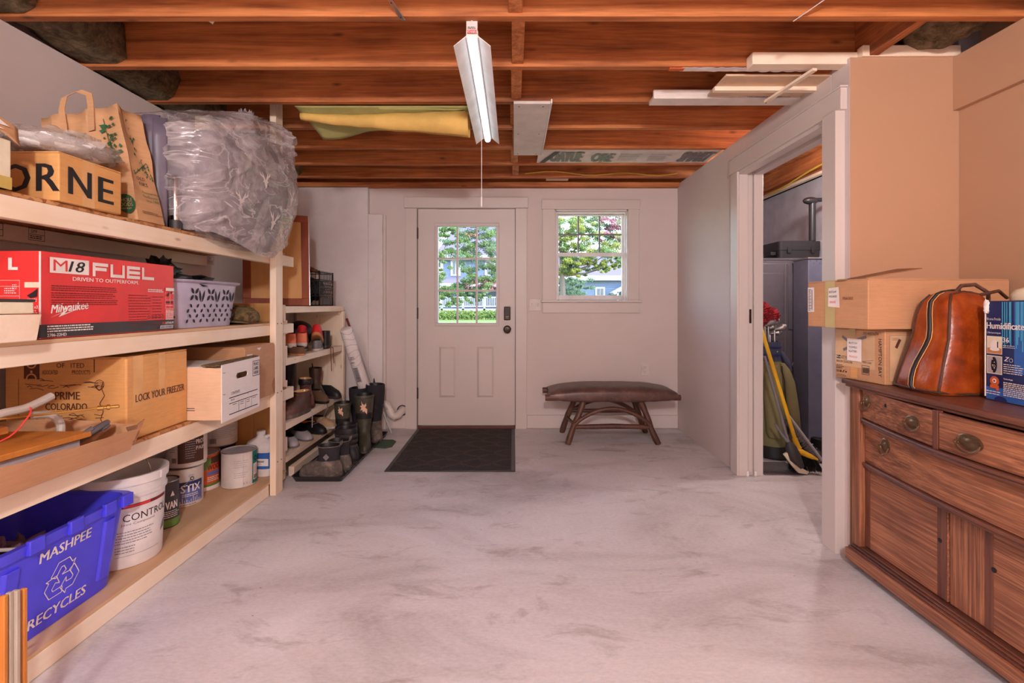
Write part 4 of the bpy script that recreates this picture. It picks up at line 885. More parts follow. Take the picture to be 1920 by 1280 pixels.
f.greek(.552, H - .190, .603, 8, .0055, .0028, 'inkwhite', .12)
for i, u in enumerate((.455, .475, .495, .515, .535)): f.ring(u, .058, .0055, .002, 'inkblack')
f.greek(.02, .041, .20, 3, .008, .004, 'inkwhite', .3); f.text('2786-22HD', .02, .006, .010, 'inkwhite', bold=.014)
f.text('RED', .530, .027, .009, 'red', shear=.3, bold=.014); f.text('LITHIUM', .550, .027, .009, 'inkwhite', shear=.3, bold=.014); f.poly([(.516, .008), (.596, .008), (.600, .022), (.520, .022)], 'lightgray'); f.text('HIGH OUTPUT', .522, .011, .007, 'inkblack', shear=.3, bold=.012); f.text('HD12.0', .573, .011, .007, 'inkred', shear=.3)
f.done(rb)
f = Face((RX - .40, RYa, Z2), (1, 0, 0), (0, 0, 1)); f.l = .002; q = .40
bigletters(f, q - .40, H - .062, .040, .056, 'inkwhite') if False else (f.rect(q - .098, H - .060, q - .086, H - .022, 'inkwhite'), f.rect(q - .098, H - .060, q - .068, H - .051, 'inkwhite'))
f.rect(q - .047, H - .115, q - .002, H - .098, 'cream'); f.frame(q - .16, .09, q - .062, H - .092, .001, 'inkwhite'); f.line([(q - .16, .135), (q - .062, .135)], .001, 'inkwhite'); f.line([(q - .16, .165), (q - .062, .165)], .001, 'inkwhite')
f.greek(q - .085, H - .105, q - .066, 3, .006, .003, 'inkwhite', .4); f.greek(q - .11, .16, q - .066, 3, .007, .003, 'inkwhite', .4)
f.poly([(q - .04, H - .140), (q - .02, H - .128), (q - .006, H - .118), (q - .008, H - .143), (q - .028, H - .148)], 'inkblack'); f.greek(q - .038, H - .150, q - .006, 2, .006, .003, 'inkwhite', .2)
f.rect(q - .035, H - .180, q - .020, H - .170, 'inkblack'); f.text('x2', q - .017, H - .180, .009, 'inkwhite', bold=.012); f.greek(q - .038, H - .186, q - .006, 3, .006, .003, 'inkwhite', .2)
f.disc(q - .036, .068, .008, 'inkblack'); f.disc(q - .012, .068, .008, 'inkblack'); f.greek(q - .04, .058, q - .004, 2, .006, .003, 'inkwhite', .2)
f.text('HIUM', q - .045, .026, .010, 'cream', bold=.014, shear=.3); f.done(rb)
# books and a wood block in front of it
pbk = thing('paint_tin_box', 'cream tub with a dark lid on the wood block left of the red carton', 'tub', (-1.5, 1.36, Z2 + .082))
ZB = Z2 + .082
part('body', B(-1.62, -1.40, 1.30, 1.44, ZB, ZB + .034), 'cream', pbk, bev=.003); part('lid', B(-1.623, -1.397, 1.297, 1.443, ZB + .0342, ZB + .042), 'darkgray', pbk, bev=.002)
wb = thing('wood_block', 'short rough pine block at the left end of the second shelf', 'wood block', (-1.5, 1.37, Z2))
part('body', MB().prism([(-1.60, 1.29, Z2 + .001), (-1.41, 1.29, Z2 + .001), (-1.395, 1.29, Z2 + .08), (-1.60, 1.29, Z2 + .08)], (0, .17, 0)), 'pineX', wb, bev=.003)
# laundry basket
lb = thing('laundry_basket', 'pale lavender plastic laundry basket with leaf-shaped cutouts on the second shelf', 'basket', (-1.66, 2.42, Z2))
bx0, bx1, by0, by1, hb_ = -1.86, -1.50, 2.205, 2.72, .225
def bask(u, v, ins=0):   # u round, v up
    a = 2 * PI * u; e = .35; ca, sa = math.cos(a), math.sin(a)
    k = .90 + .13 * v
    return Vector(((bx0 + bx1) / 2 + (bx1 - bx0) / 2 * k * math.copysign(abs(ca) ** e, ca) - ins * ca, (by0 + by1) / 2 + (by1 - by0) / 2 * k * math.copysign(abs(sa) ** e, sa) - ins * sa, Z2 + hb_ * v))
b = MB(); n_ = 72
b.loft([[bask(i / n_, v) for i in range(n_)] for v in (0, .02, .5, .93)] + [[bask(i / n_, v, .004) for i in range(n_)] for v in (.93, .5, .03)], True, True)
part('body', b, 'lavender', lb, smooth=True)
b = MB().loft([[bask(i / n_, .93, -.001) for i in range(n_)], [bask(i / n_, .96, -.016) for i in range(n_)], [bask(i / n_, 1.0, -.020) for i in range(n_)], [bask(i / n_, 1.0, -.002) for i in range(n_)], [bask(i / n_, .935, .004) for i in range(n_)]], False, False)
part('rim', b, 'lavender', lb, smooth=True)
def leafcut(c, ux, uy, L, w): return [c + ux * (w * math.sin(PI * t)) + uy * (L * (t - .5)) for t in [i / 6 for i in range(7)]] + [c - ux * (w * math.sin(PI * t)) + uy * (L * (t - .5)) for t in [1 - i / 6 for i in range(1, 6)]]
cuts = MB()
def cut(y, z, ang, L, w, side='x'):
    k = .90 + .13 * (z - Z2) / hb_
    if side == 'x': c = Vector(((bx0 + bx1) / 2 + (bx1 - bx0) / 2 * k * .997 + .0022, y, z)); ex = Vector((0, 1, 0))
    else: c = Vector((y, (by0 + by1) / 2 - (by1 - by0) / 2 * k * .997 - .0022, z)); ex = Vector((1, 0, 0))
    ez = Vector((0.08 if side == 'x' else 0, 0 if side == 'x' else -.08, 1)).normalized()
    uy = math.cos(ang) * ez + math.sin(ang) * ex; ux = math.cos(ang) * ex - math.sin(ang) * ez
    pts = leafcut(c, ux, uy, L, w)
    if ux.cross(uy).dot(Vector((1, -1, 0))) < 0: pts = pts[::-1]
    cuts.add(pts, [tuple(range(len(pts)))])
ZC = Z2
for k in range(3):
    y0_ = 2.32 + k * .125
    for dy, dz, a in ((-.016, .016, -.7), (.016, .016, .7), (-.016, -.016, -2.4), (.016, -.016, 2.4)): cut(y0_ + dy, ZC + .158 + dz, a, .036, .009)
    for dy, a in ((-.012, -.25), (.012, .25)): cut(y0_ + .055 + dy, ZC + .15, a, .062, .008)
for r_ in range(4):
    for k in range(8): cut(2.285 + k * .050 + (r_ % 2) * .018, ZC + .032 + r_ * .024, -.75 if (k + r_) % 2 else .75, .024, .007)
for k in range(3):
    x0_ = -1.80 + k * .12
    for dy, a in ((-.018, -.5), (.018, .5)): cut(x0_ + dy, ZC + .16, a, .045, .011, 'y'); cut(x0_ + dy, ZC + .10, a, .05, .012, 'y')
    for dy, a in ((-.02, -1.2), (.02, 1.2)): cut(x0_ + dy, ZC + .05, a, .035, .010, 'y')
part('cutout', cuts, 'holedark', lb, kind='stuff')
cl = thing('dark_clothes', 'rumpled black clothes piled in the laundry basket', 'clothes', (-1.68, 2.43, Z2 + .2))
part('garment', MB().blob((-1.68, 2.42, Z2 + .20), .15, .19, .055, 36, 18, .7, 7, 2), 'black', cl, smooth=True, ang=80)
part('garment', MB().blob((-1.66, 2.33, Z2 + .265), .05, .08, .055, 20, 12, .8, 7, 9), 'black', cl, smooth=True, ang=80)
part('garment', MB().blob((-1.62, 2.52, Z2 + .215), .07, .12, .035, 20, 12, .6, 6, 5), 'darkgray', cl, smooth=True, ang=80)
cp = thing('camouflage_cap', 'worn camouflage cap lying at the right end of the second shelf', 'cap', (-1.60, 2.86, Z2))
b = MB().lathe(0, 0, [(.10, 0), (.105, .02), (.098, .05), (.07, .075), (.03, .088), (.004, .09)], 28, False, True, 1.05, .85); b.v = [(x - 1.59, y + 2.86, z + Z2 + .012 + .01 * noise.noise(Vector((x * 20, y * 20, z * 20)))) for x, y, z in b.v]
part('crown', b, 'camo', cp, smooth=True, sol=.003)
part('visor', MB().loft([[(-1.60 + (.07 + .06 * t) * math.cos(a) , 2.83 - (.03 + .12 * t) * (.6 + .4 * math.sin(a)), Z2 + .012 + .012 * math.sin(a) - .008 * t) for a in [PI * i / 14 for i in range(15)]] for t in (0, .5, 1)], False, False), 'camo', cp, sol=.004, smooth=True)
# framed wooden panel leaning behind the post
fp = thing('framed_wood_panel', 'reddish brown framed wooden panel leaning on the shoe rack behind the post', 'panel', (-1.7, 3.5, 1.147))
O = Vector((-1.865, 3.40, 1.150)); U = Vector((.40, .17, 0)).normalized(); V = Vector((-.06, .10, 1)).normalized(); N_ = U.cross(V); wq, hq, tq = .425, .66, .05
def fq(u, v, d): return O + U * u + V * v + N_ * d
def fbox(mb, u0, u1, v0, v1, d0, d1): return mb.add([fq(u, v, d) for d in (d0, d1) for u, v in ((u0, v0), (u1, v0), (u1, v1), (u0, v1))], [(0, 3, 2, 1), (4, 5, 6, 7), (0, 1, 5, 4), (1, 2, 6, 5), (2, 3, 7, 6), (3, 0, 4, 7)])
for a in ((0, wq, 0, tq), (0, wq, hq - tq, hq), (0, tq, tq, hq - tq), (wq - tq, wq, tq, hq - tq)): part('frame_rail', fbox(MB(), a[0], a[1], a[2], a[3], -.012, .012), 'framewood', fp, bev=.003)
part('center_panel', fbox(MB(), tq, wq - tq, tq, hq - tq, -.004, .004), 'ply', fp)
part('metal_edge', fbox(MB(), wq, wq + .004, 0, hq, -.012, .010), 'steel', fp)

# ---------------------------------------------------------------- third shelf goods
Z1 = DECK[1] + .001
fz = carton('freezer_carton', 'large orange brown carton printed with LOCK YOUR FREEZER on the third shelf', -1.955, -1.487, 1.895, 2.248, Z1, .952, 'cardboard_orange', bev=.006)
f = Face((-1.487, 1.895, Z1), (0, 1, 0), (0, 0, 1)); HZ = .952 - Z1
f.text('LOCK YOUR FREEZER', .045, .145, .030, 'inkbrown', w=.285, bold=.01); f.rect(.03, .13, .085, HZ, 'tapegold', .5); f.rect(.17, .13, .21, HZ, 'tapegold', .5); f.done(fz)
f = Face((-1.955, 1.895, Z1), (1, 0, 0), (0, 0, 1))
f.rect(.075, .245, .135, .325, 'inkbrown'); f.ring(.105, .305, .018, .006, 'cardboard_orange', 2); f.disc(.105, .272, .005, 'cardboard_orange', 2); f.ring(.105, .245, .018, .006, 'cardboard_orange', 2)
f.text('OF', .20, .287, .018, 'inkbrown'); f.text('ASSOCIATED', .145, .262, .016, 'inkbrown', w=.06); f.text('ITED', .255, .287, .018, 'inkbrown'); f.text('PRODUCTS', .26, .262, .016, 'inkbrown', w=.07); f.line([(.345, .27), (.345, .32)], .004, 'inkbrown')
f.text('PRIME', .195, .165, .030, 'inkbrown', w=.095, bold=.012); f.text('COLORADO', .158, .125, .026, 'inkbrown', w=.16, bold=.012)
for k in range(44):
    u = .055 + R.random() * .30; v = R.choice((R.uniform(.205, .245), R.uniform(.075, .11)))
    L = R.uniform(.02, .07); f.line([(u, v), (u + L * .5, v + R.uniform(-.006, .006)), (min(u + L, .38), v + R.uniform(-.006, .006))], .0022, 'inkbrown')
f.line([(.055, .245), (.055, .10)], .002, 'inkbrown'); f.line([(.38, .235), (.372, .21), (.385, .18), (.366, .15), (.38, .12), (.37, .09), (.38, .07), (.05, .07)], .003, 'inkbrown')
for k in range(5): f.ring(.365, .222 - k * .004, .018 - .003 * k, .0018, 'inkbrown')
f.ring(.405, .042, .022, .0015, 'inkbrown'); f.greek(.392, .05, .418, 4, .006, .002, 'inkbrown'); f.done(fz)
bk = thing('banker_box', 'white fronted storage box reading PLACE LABEL HERE jutting over the third shelf', 'box', (-1.5, 2.40, Z1))
b = MB(); x0, x1, y0, y1, zt = -1.80, -1.336, 2.252, 2.585, .878
b.box(x0, x1, y0, y1, Z1, Z1 + .004).box(x0, x1, y0, y0 + .005, Z1, zt - .012).box(x0, x1, y1 - .005, y1, Z1, zt - .02).box(x0, x0 + .005, y0, y1, Z1, zt - .01)
part('body', b, 'cardboard_pale', bk, bev=.002)
b = MB(); hy, hzz = 2.42, .812
hole = [(hy + .055 * (1 if math.cos(a) > 0 else -1) * .62 + .018 * math.cos(a), hzz + .014 * math.sin(a)) for a in [2 * PI * i / 20 for i in range(20)]]
# the front with its hand hole, as two half plates round the slot
def plate(mb, x, side):
    top_ = [(y0, hzz), (y0, zt), (y1, zt + .006), (y1, hzz)]; bot = [(y1, hzz), (y1, Z1), (y0, Z1 - .012), (y0, hzz)]
    up = sorted([p for p in hole if p[1] >= hzz - 1e-6], key=lambda p: -p[0]); dn = sorted([p for p in hole if p[1] <= hzz + 1e-6], key=lambda p: p[0])
    for poly in (top_ + up, bot + dn):
        mb.prism([(x, a, c) for a, c in poly], (.005, 0, 0))
plate(b, x1, 0); part('front_panel', b, 'cardboard_white', bk)
f = Face((x1 + .005, y0, Z1), (0, 1, 0), (0, 0, 1))
f.frame(.262, .165, .332, .243, .003, 'inknavy')
for i, s in enumerate(('PLACE', 'LABEL', 'HERE')): f.text(s, .297, .218 - i * .022, .016, 'inknavy', w=.046, al='C', bold=.012)
f.text('CONTENTS', .07, .105, .013, 'inknavy', w=.075); f.rect(.055, .090, .31, .094, 'inknavy'); f.text('FROM', .07, .076, .008, 'inknavy'); f.text('TO', .21, .084, .008, 'inknavy'); f.rect(.055, .064, .31, .067, 'inknavy'); f.rect(.055, .013, .31, .017, 'inknavy')
for u in (.135, .195, .25): f.rect(u, .017, u + .002, .064, 'inknavy')
f.greek(.085, .058, .12, 1, .01, .003, 'inknavy'); f.greek(.15, .058, .185, 2, .01, .003, 'inknavy'); f.greek(.205, .058, .24, 2, .01, .003, 'inknavy'); f.greek(.26, .058, .30, 1, .01, .003, 'inknavy')
f.done(bk)
f = Face((x0, y0, Z1), (1, 0, 0), (0, 0, 1)); f.text('C.', .27, .10, .022, 'inknavy', bold=.01); f.rect(.24, .055, .345, .058, 'inknavy'); f.rect(.24, .045, .345, .048, 'inknavy'); f.done(bk)
part('torn_lid_edge', MB().prism([(-1.42, 2.24, .874), (-1.338, 2.22, .874), (-1.335, 2.58, .884), (-1.36, 2.58, .886)], (0, 0, .006)), 'camo', bk)
part('staple', MB().box(x1 + .0045, x1 + .0068, y0 + .008, y0 + .024, .84, .8425).box(x1 + .0045, x1 + .0068, y0 + .008, y0 + .024, .74, .7425), 'steel', bk)
bp = tag(part('paper_stack', B(-1.72, -1.42, 2.265, 2.55, Z1 + .006, .868), 'paper', bev=.003), 'stack of white paper inside the storage box', 'paper')
rr_ = carton('rear_carton', 'plain brown carton with battered corners behind the storage box', -1.95, -1.428, 2.62, 2.945, Z1, .928, 'cardboard', bev=.004)
f = Face((-1.428, 2.62, Z1), (0, 1, 0), (0, 0, 1)); f.rect(.02, .235, .075, .262, 'paper'); f.poly([(.12, .288), (.17, .290), (.15, .275)], 'paper'); f.poly([(.325, .10), (.29, .06), (.31, .02), (.325, .0)], 'cardboard_cut'); f.done(rr_)
# shallow tray with the odds and ends
tr = thing('shallow_carton_tray', 'shallow cut-down cardboard tray at the left of the third shelf', 'tray', (-1.62, 1.5, Z1))
tx0, tx1, ty0, ty1 = -1.92, -1.40, .98, 1.80
part('floor_sheet', B(tx0, tx1, ty0, ty1, Z1, Z1 + .005), 'cardboard', tr)
b = MB(); b.grid(lambda u, v: (tx1 + .03 * v, ty0 + (ty1 - ty0) * u, Z1 + .003 + (.10 - .028 * u + .006 * noise.noise(Vector((u * 9, 3, 1)))) * v), 30, 3); part('side', b, 'cardboard', tr, sol=.005)
b = MB(); b.grid(lambda u, v: (tx0 + (tx1 - tx0) * u, ty1 - .02 + .05 * v, Z1 + .003 + (.09 + .012 * math.sin(u * 4)) * v), 20, 3); part('side', b, 'cardboard', tr, sol=.005)
b = MB(); b.grid(lambda u, v: (tx0 - .01 * v, ty0 + (ty1 - ty0) * u, Z1 + .003 + .09 * v), 6, 2).grid(lambda u, v: (tx0 + (tx1 - tx0) * u, ty0 - .01 * v, Z1 + .003 + .09 * v), 6, 2); part('side', b, 'cardboard', tr, sol=.005)
part('corner_flap', MB().add([(tx1 + .01, ty1 - .03, Z1 + .09), (tx1 + .015, ty1 + .0, Z1 + .02), (tx1 + .012, ty1 + .055, Z1 + .10), (tx1 + .004, ty1 + .03, Z1 + .085)], [(0, 1, 2, 3)]), 'cardboard_cut', tr, sol=.005)
eb = thing('wood_topped_box', 'grey box with an orange wooden top lying in the cardboard tray', 'box', (-1.62, 1.42, Z1 + .006))
e0 = at(28, 884, 1.43); 
part('body', MB().prism([(-1.84, 1.12, Z1 + .007), (-1.49, 1.12, Z1 + .007), (-1.44, 1.64, Z1 + .007), (-1.80, 1.64, Z1 + .007)], (0, 0, .078)), 'lightgray', eb, bev=.003)
part('wooden_top', MB().prism([(-1.86, 1.10, Z1 + .086), (-1.47, 1.10, Z1 + .086), (-1.42, 1.66, Z1 + .086), (-1.82, 1.66, Z1 + .086)], (0, 0, .018)), 'orangewood', eb, bev=.002)
wk = tag(part('flat_stick', MB().beam((-1.66, 1.0, Z1 + .135), (-1.60, 1.52, Z1 + .145), .10, .022), 'orangewood', bev=.002), 'flat pale wooden stick on top of the grey box in the tray', 'wood slat')
def hosep(pts, r, mat, name, label, cat, n=10):
    # smooth the path
    P = [Vector(p) for p in pts]; out = []
    for i in range(len(P) - 1):
        a, b_, c, d = P[max(i - 1, 0)], P[i], P[i + 1], P[min(i + 2, len(P) - 1)]
        for t in [k / 8 for k in range(8)]:
            out.append(.5 * ((2 * b_) + (c - a) * t + (2 * a - 5 * b_ + 4 * c - d) * t * t + (3 * b_ - a - 3 * c + d) * t ** 3))
    out.append(P[-1]); mb = MB().tube(out, r, n)
    o = part(name, mb, mat, smooth=True)
    return tag(o, label, cat) if cat else o
hosep([at(-60, 800, 1.35), at(0, 776, 1.42), at(50, 764, 1.48), at(97, 742, 1.55)], .012, 'hose', 'grey_hose', 'thick translucent grey hose curving over the tray', 'hose')
hosep([at(60, 778, 1.66), at(96, 778, 1.70), at(113, 795, 1.70), at(108, 825, 1.68), at(80, 845, 1.62)], .013, 'hose', 'grey_hose', 'pale grey hose looping down behind the wooden top', 'hose')
def coil(c, r, n_, tilt): return [Vector(c) + Vector((r * math.cos(t) * .7, r * math.sin(t), .5 * r * math.sin(t + 1) + .012 * t / 6.28)) for t in [2 * PI * n_ * k / (12 * n_) for k in range(12 * n_)]]
hosep(coil((-1.46, 1.70, Z1 + .075), .055, 2, 0), .009, 'hosedark', 'dark_hose_coil', 'coiled dark grey hose at the far end of the tray', 'hose')
hosep([at(-40, 842, 1.38), at(18, 818, 1.42), at(50, 785, 1.45), at(58, 768, 1.47), at(50, 756, 1.50)], .0022, 'red', 'red_wire', 'thin red wire looping over the wooden topped box', 'wire', 6)
rd = thing('brass_rod', 'thin brass spray rod with a screw fitting reaching over the tray', 'rod', at(120, 770, 1.60))
r0, r1, r2 = at(-40, 790, 1.45), at(183, 765, 1.66), at(224, 761, 1.70)
part('tube', MB().cyl(r0, r1, .0035, n=10), 'brass', rd, smooth=True); d = (r2 - r1)
part('fitting', MB().tube([r1, r1 + d * .25, r1 + d * .27, r1 + d * .4, r1 + d * .42, r1 + d * .55, r1 + d * .57, r1 + d * .95, r2], [.008, .008, .006, .006, .0095, .0095, .005, .006, .004], 14), 'brass', rd, smooth=True)

# ---------------------------------------------------------------- bottom shelf goods
Z0 = DECK[0] + .001
bn = thing('blue_recycling_bin', 'open blue recycling bin lettered MASHPEE RECYCLES on the bottom shelf', 'bin', (-1.72, 1.65, Z0))
def bin_(u, v, ins=0):
    a = 2 * PI * u; e = .22; ca, sa = math.cos(a), math.sin(a); k = v
    cx, cy = -1.735 + .005 * k, 1.665; rx = .190 + .042 * k; ry = .245 + .030 * k
    return Vector((cx + (rx - ins) * math.copysign(abs(ca) ** e, ca), cy + (ry - ins) * math.copysign(abs(sa) ** e, sa), Z0 + .335 * v))
n_ = 80; b = MB()
b.loft([[bin_(i / n_, v) for i in range(n_)] for v in (0, .03, .5, .9, .97)] + [[bin_(i / n_, v, .005) for i in range(n_)] for v in (.97, .5, .02)], True, True); part('body', b, 'bluebin', bn, smooth=True)
b = MB().loft([[bin_(i / n_, .90, -.0) for i in range(n_)], [bin_(i / n_, .90, -.014) for i in range(n_)], [bin_(i / n_, 1.0, -.016) for i in range(n_)], [bin_(i / n_, 1.0, .004) for i in range(n_)], [bin_(i / n_, .96, .004) for i in range(n_)]], False, False); part('rim', b, 'bluebin', bn, smooth=True)
def bface(u, v): # +X side plane point: u along Y metres from centre, v height
    k = v / .335; return Vector((-1.735 + .005 * k + .190 + .042 * k, 1.665 + u, Z0 + v))
for u in (-.185, .175):
    b = MB(); rings = []
    for k in range(5):
        v = .05 + .22 * k / 4; w_ = .028; rings.append([bface(u - w_, v) + Vector((-.004, 0, 0)), bface(u - w_ * .7, v) + Vector((.008, 0, 0)), bface(u + w_ * .7, v) + Vector((.008, 0, 0)), bface(u + w_, v) + Vector((-.004, 0, 0))])
    b.loft(rings); part('rib', b, 'bluebin', bn, smooth=True, bev=.002)
for i, u in enumerate((-.16, -.02, .12, .2)): part('rim_tab', MB().box(-1.492 + .002, -1.474, 1.665 + u, 1.665 + u + .05, Z0 + .3, Z0 + .345), 'bluebin', bn, bev=.003)
fo = bface(0, 0); fx = (bface(0, .3) - bface(0, 0)).normalized()
f = Face(fo, (0, 1, 0), fx, lift=.002)
f.text('MASHPEE', .0, .245, .034, 'inkwhite', w=.19, al='C', bold=.014); f.text('RECYCLES', .0, .035, .034, 'inkwhite', w=.21, al='C', bold=.014)
def rot2(p, a, c): return (c[0] + p[0] * math.cos(a) - p[1] * math.sin(a), c[1] + p[0] * math.sin(a) + p[1] * math.cos(a))
for k in range(3):
    a = -2 * PI * k / 3; c = (.0, .150)
    arrow = [(-.045, .022), (-.022, .062), (.018, .062), (.032, .040), (.044, .046), (.030, .012), (-.004, .014), (.010, .024), (.000, .042), (-.010, .042), (-.026, .012), (-.045, .022)]
    f.line([rot2((p[0], p[1]), a, c) for p in arrow], .003, 'inkwhite')
f.done(bn, 'lettering')
gl = thing('work_gloves', 'crumpled mauve work gloves in the blue recycling bin', 'gloves', (-1.72, 1.62, Z0 + .2))
part('glove', MB().blob((-1.74, 1.56, Z0 + .20), .09, .10, .07, 28, 16, .7, 7, 1), 'mauve', gl, smooth=True, ang=80)
part('glove', MB().blob((-1.70, 1.70, Z0 + .19), .09, .10, .06, 28, 16, .8, 8, 6), 'mauve', gl, smooth=True, ang=80)
for i, (x, y, a) in enumerate(((-1.66, 1.50, .3), (-1.72, 1.52, 1.0), (-1.72, 1.64, 2.2), (-1.66, 1.60, .8))):
    part('finger', MB().tube([(x, y, Z0 + .20), (x + .02 * math.cos(a), y + .03 * math.sin(a), Z0 + .26), (x + .045 * math.cos(a), y + .05 * math.sin(a), Z0 + .275)], [.016, .015, .010], 10), 'mauve', gl, smooth=True)
tag(part('white_dowel', MB().cyl((-1.66, 1.53, Z0 + .305), (-1.59, 1.66, Z0 + .25), .006, n=10), 'offwhite', smooth=True), 'short pale stick lying on the gloves in the bin', 'stick')
for k in range(2): tag(part('wooden_ring', MB().tube([Vector((-1.62 + k * .012, 1.70, Z0 + .255)) + Vector((.006 * math.cos(t), .032 * math.cos(t), .014 * math.sin(t) + k * .008)) for t in [2 * PI * i / 20 for i in range(20)]], .004, 6, closed=True), 'orangewood', smooth=True), ('flat tan ring lying on the gloves in the bin', 'second tan ring overlapping the first in the bin')[k], 'ring')
nbt = thing('navy_cloth', 'folded navy cloth at the near corner of the recycling bin', 'cloth', (-1.7, 1.5, Z0 + .1))
part('fold', MB().blob((-1.70, 1.50, Z0 + .09), .13, .07, .05, 24, 14, .4, 5, 3), 'navy', nbt, smooth=True, ang=80)
def can(name, label, x, y, z, r, h, body, lidm='lightgray', handle=False, group='paint cans on the bottom shelf', cat='paint can', lab=None):
    t = thing(name, label, cat, (x, y, z), group)
    part('body', MB().lathe(x, y, [(r * .97, z), (r, z + .004), (r, z + h * .02), (r * .985, z + h * .03), (r * .985, z + h * .95), (r, z + h * .965), (r * 1.005, z + h), (r * .96, z + h), (r * .94, z + h * .97)], 40), body, t, smooth=True)
    part('lid', MB().lathe(x, y, [(r * .93, z + h * .972), (r * .90, z + h * .99), (r * .86, z + h * .975), (r * .80, z + h * .975)], 40), lidm, t, smooth=True)
    part('rim', MB().tube([(x + r * math.cos(a), y + r * math.sin(a), z + h - .001) for a in [2 * PI * i / 40 for i in range(40)]], .0025, 6, closed=True), 'steel', t, smooth=True)
    if handle:
        a0 = handle; e1 = Vector((x + r * 1.0 * math.cos(a0), y + r * math.sin(a0), z + h * .72)); e2 = Vector((x - r * 1.0 * math.cos(a0), y - r * math.sin(a0), z + h * .72)); n1 = Vector((math.sin(a0), -math.cos(a0), 0))
        part('bail', MB().tube([e1 + (e2 - e1) * ((1 - math.cos(s)) / 2) + n1 * r * 1.14 * math.sin(s) - Vector((0, 0, h * .42 * math.sin(s))) for s in [PI * i / 24 for i in range(25)]], .0016, 6), 'steel', t, smooth=True)
        for e in (e1, e2): part('bail_ear', MB().blob(e, .011, .011, .011, 12, 8), 'steel', t, smooth=True)
    return t
class CylFace(Face):   # wraps prints round a can, u in metres along the arc, centred on angle a0
    def __init__(s, x, y, z, r, a0): s.c = (x, y, z, r * 1.012, a0); s.m = {}; s.l = 1
    def P(s, u, v, k=1): x, y, z, r, a0 = s.c; a = a0 + u / r; rr_ = r + .0006 * (k - 1); return Vector((x + rr_ * math.cos(a), y + rr_ * math.sin(a), z + v))
    def rect(s, u0, v0, u1, v1, mat, k=1):
        n_ = max(1, int(abs(u1 - u0) / .012)); vs = []
        for i in range(n_ + 1): u = u0 + (u1 - u0) * i / n_; vs += [s.P(u, v0, k), s.P(u, v1, k)]
        s.mb(mat).add(vs, [(2 * i, 2 * i + 2, 2 * i + 3, 2 * i + 1) for i in range(n_)])
A0 = -PI / 4 - .05
# joint compound pail
x, y, r, h = -1.655, 2.10, .148, .37
pj = thing('white_plastic_pail', 'large open white pail reading DUST CONTROL beside the blue bin', 'pail', (x, y, Z0), None)
part('body', MB().lathe(x, y, [(r * .86, Z0), (r * .88, Z0 + .005), (r * .955, Z0 + h * .76), (r * 1.0, Z0 + h * .765), (r * 1.01, Z0 + h * .80), (r * .97, Z0 + h * .805), (r * .98, Z0 + h * .9), (r * 1.04, Z0 + h * .905), (r * 1.05, Z0 + h), (r * .97, Z0 + h), (r * .955, Z0 + h * .9), (r * .84, Z0 + .01)], 56), 'white', pj, smooth=True, ang=40)
for i in range(40):
    a = 2 * PI * i / 40
    if i == 0: q0_ = part('rim_notch', B(x + r * 1.035, x + r * 1.065, y - .003, y + .003, Z0 + h * .91, Z0 + h * .99), 'white', pj)
part('bail', MB().tube([(x - .03 + .10 * math.cos(t), y + .06, Z0 + h * .86 + .12 * math.sin(t)) for t in [PI * i / 20 for i in range(21)]], .0022, 6), 'steel', pj, smooth=True)
f = CylFace(x, y, Z0, r * .905, -.62); f.P = lambda u, v, k=1: Vector((x + (r * (.885 + .072 * v / (h * .76)) + .0008 * k) * math.cos(-.78 + u / (r * .92)), y + (r * (.885 + .072 * v / (h * .76)) + .0008 * k) * math.sin(-.78 + u / (r * .92)), Z0 + v)); f.rect(-.15, .245, .16, .258, 'inkred'); f.rect(-.02, .247, .07, .256, 'red', 2); f.text('DUST CONTROL', -.13, .19, .030, 'inkblack', w=.29, bold=.008); f.text('Joint Compound', -.03, .172, .012, 'gray', w=.12)
f.greek(-.05, .15, .09, 5, .011, .003, 'gray'); f.greek(-.05, .09, .03, 3, .011, .003, 'gray'); f.poly([(.13, .10), (.15, .14), (.17, .145), (.16, .11)], 'gray'); f.rect(-.05, .05, .12, .052, 'lightgray'); f.done(pj)
# grey stain can
c_ = can('paint_can', 'slim grey can lettered VAN behind the white pail', -1.700, 2.40, Z0, .062, .22, 'darkgray')
f = CylFace(-1.700, 2.40, Z0, .062, -.55); f.text('VAN', -.02, .09, .035, 'inkwhite', w=.055, bold=.01); f.poly([(.0, .15), (.02, .15), (.01, .175)], 'inkwhite'); f.greek(-.03, .08, .05, 4, .009, .003, 'inkwhite'); f.rect(-.09, .005, .09, .04, 'greenlab'); f.done(c_)
jr = thing('clear_jar', 'small clear jar of pale granules between the cans', 'jar', (-1.775, 2.52, Z0))
part('body', MB().lathe(-1.775, 2.52, [(.045, Z0), (.048, Z0 + .005), (.048, Z0 + .11), (.038, Z0 + .125)], 28), 'clearfilm', jr, smooth=True); part('contents', MB().lathe(-1.775, 2.52, [(.044, Z0 + .003), (.044, Z0 + .09)], 24), 'offwhite', jr, smooth=True); part('lid', MB().lathe(-1.775, 2.52, [(.041, Z0 + .1255), (.041, Z0 + .142)], 24), 'tan', jr, smooth=True)
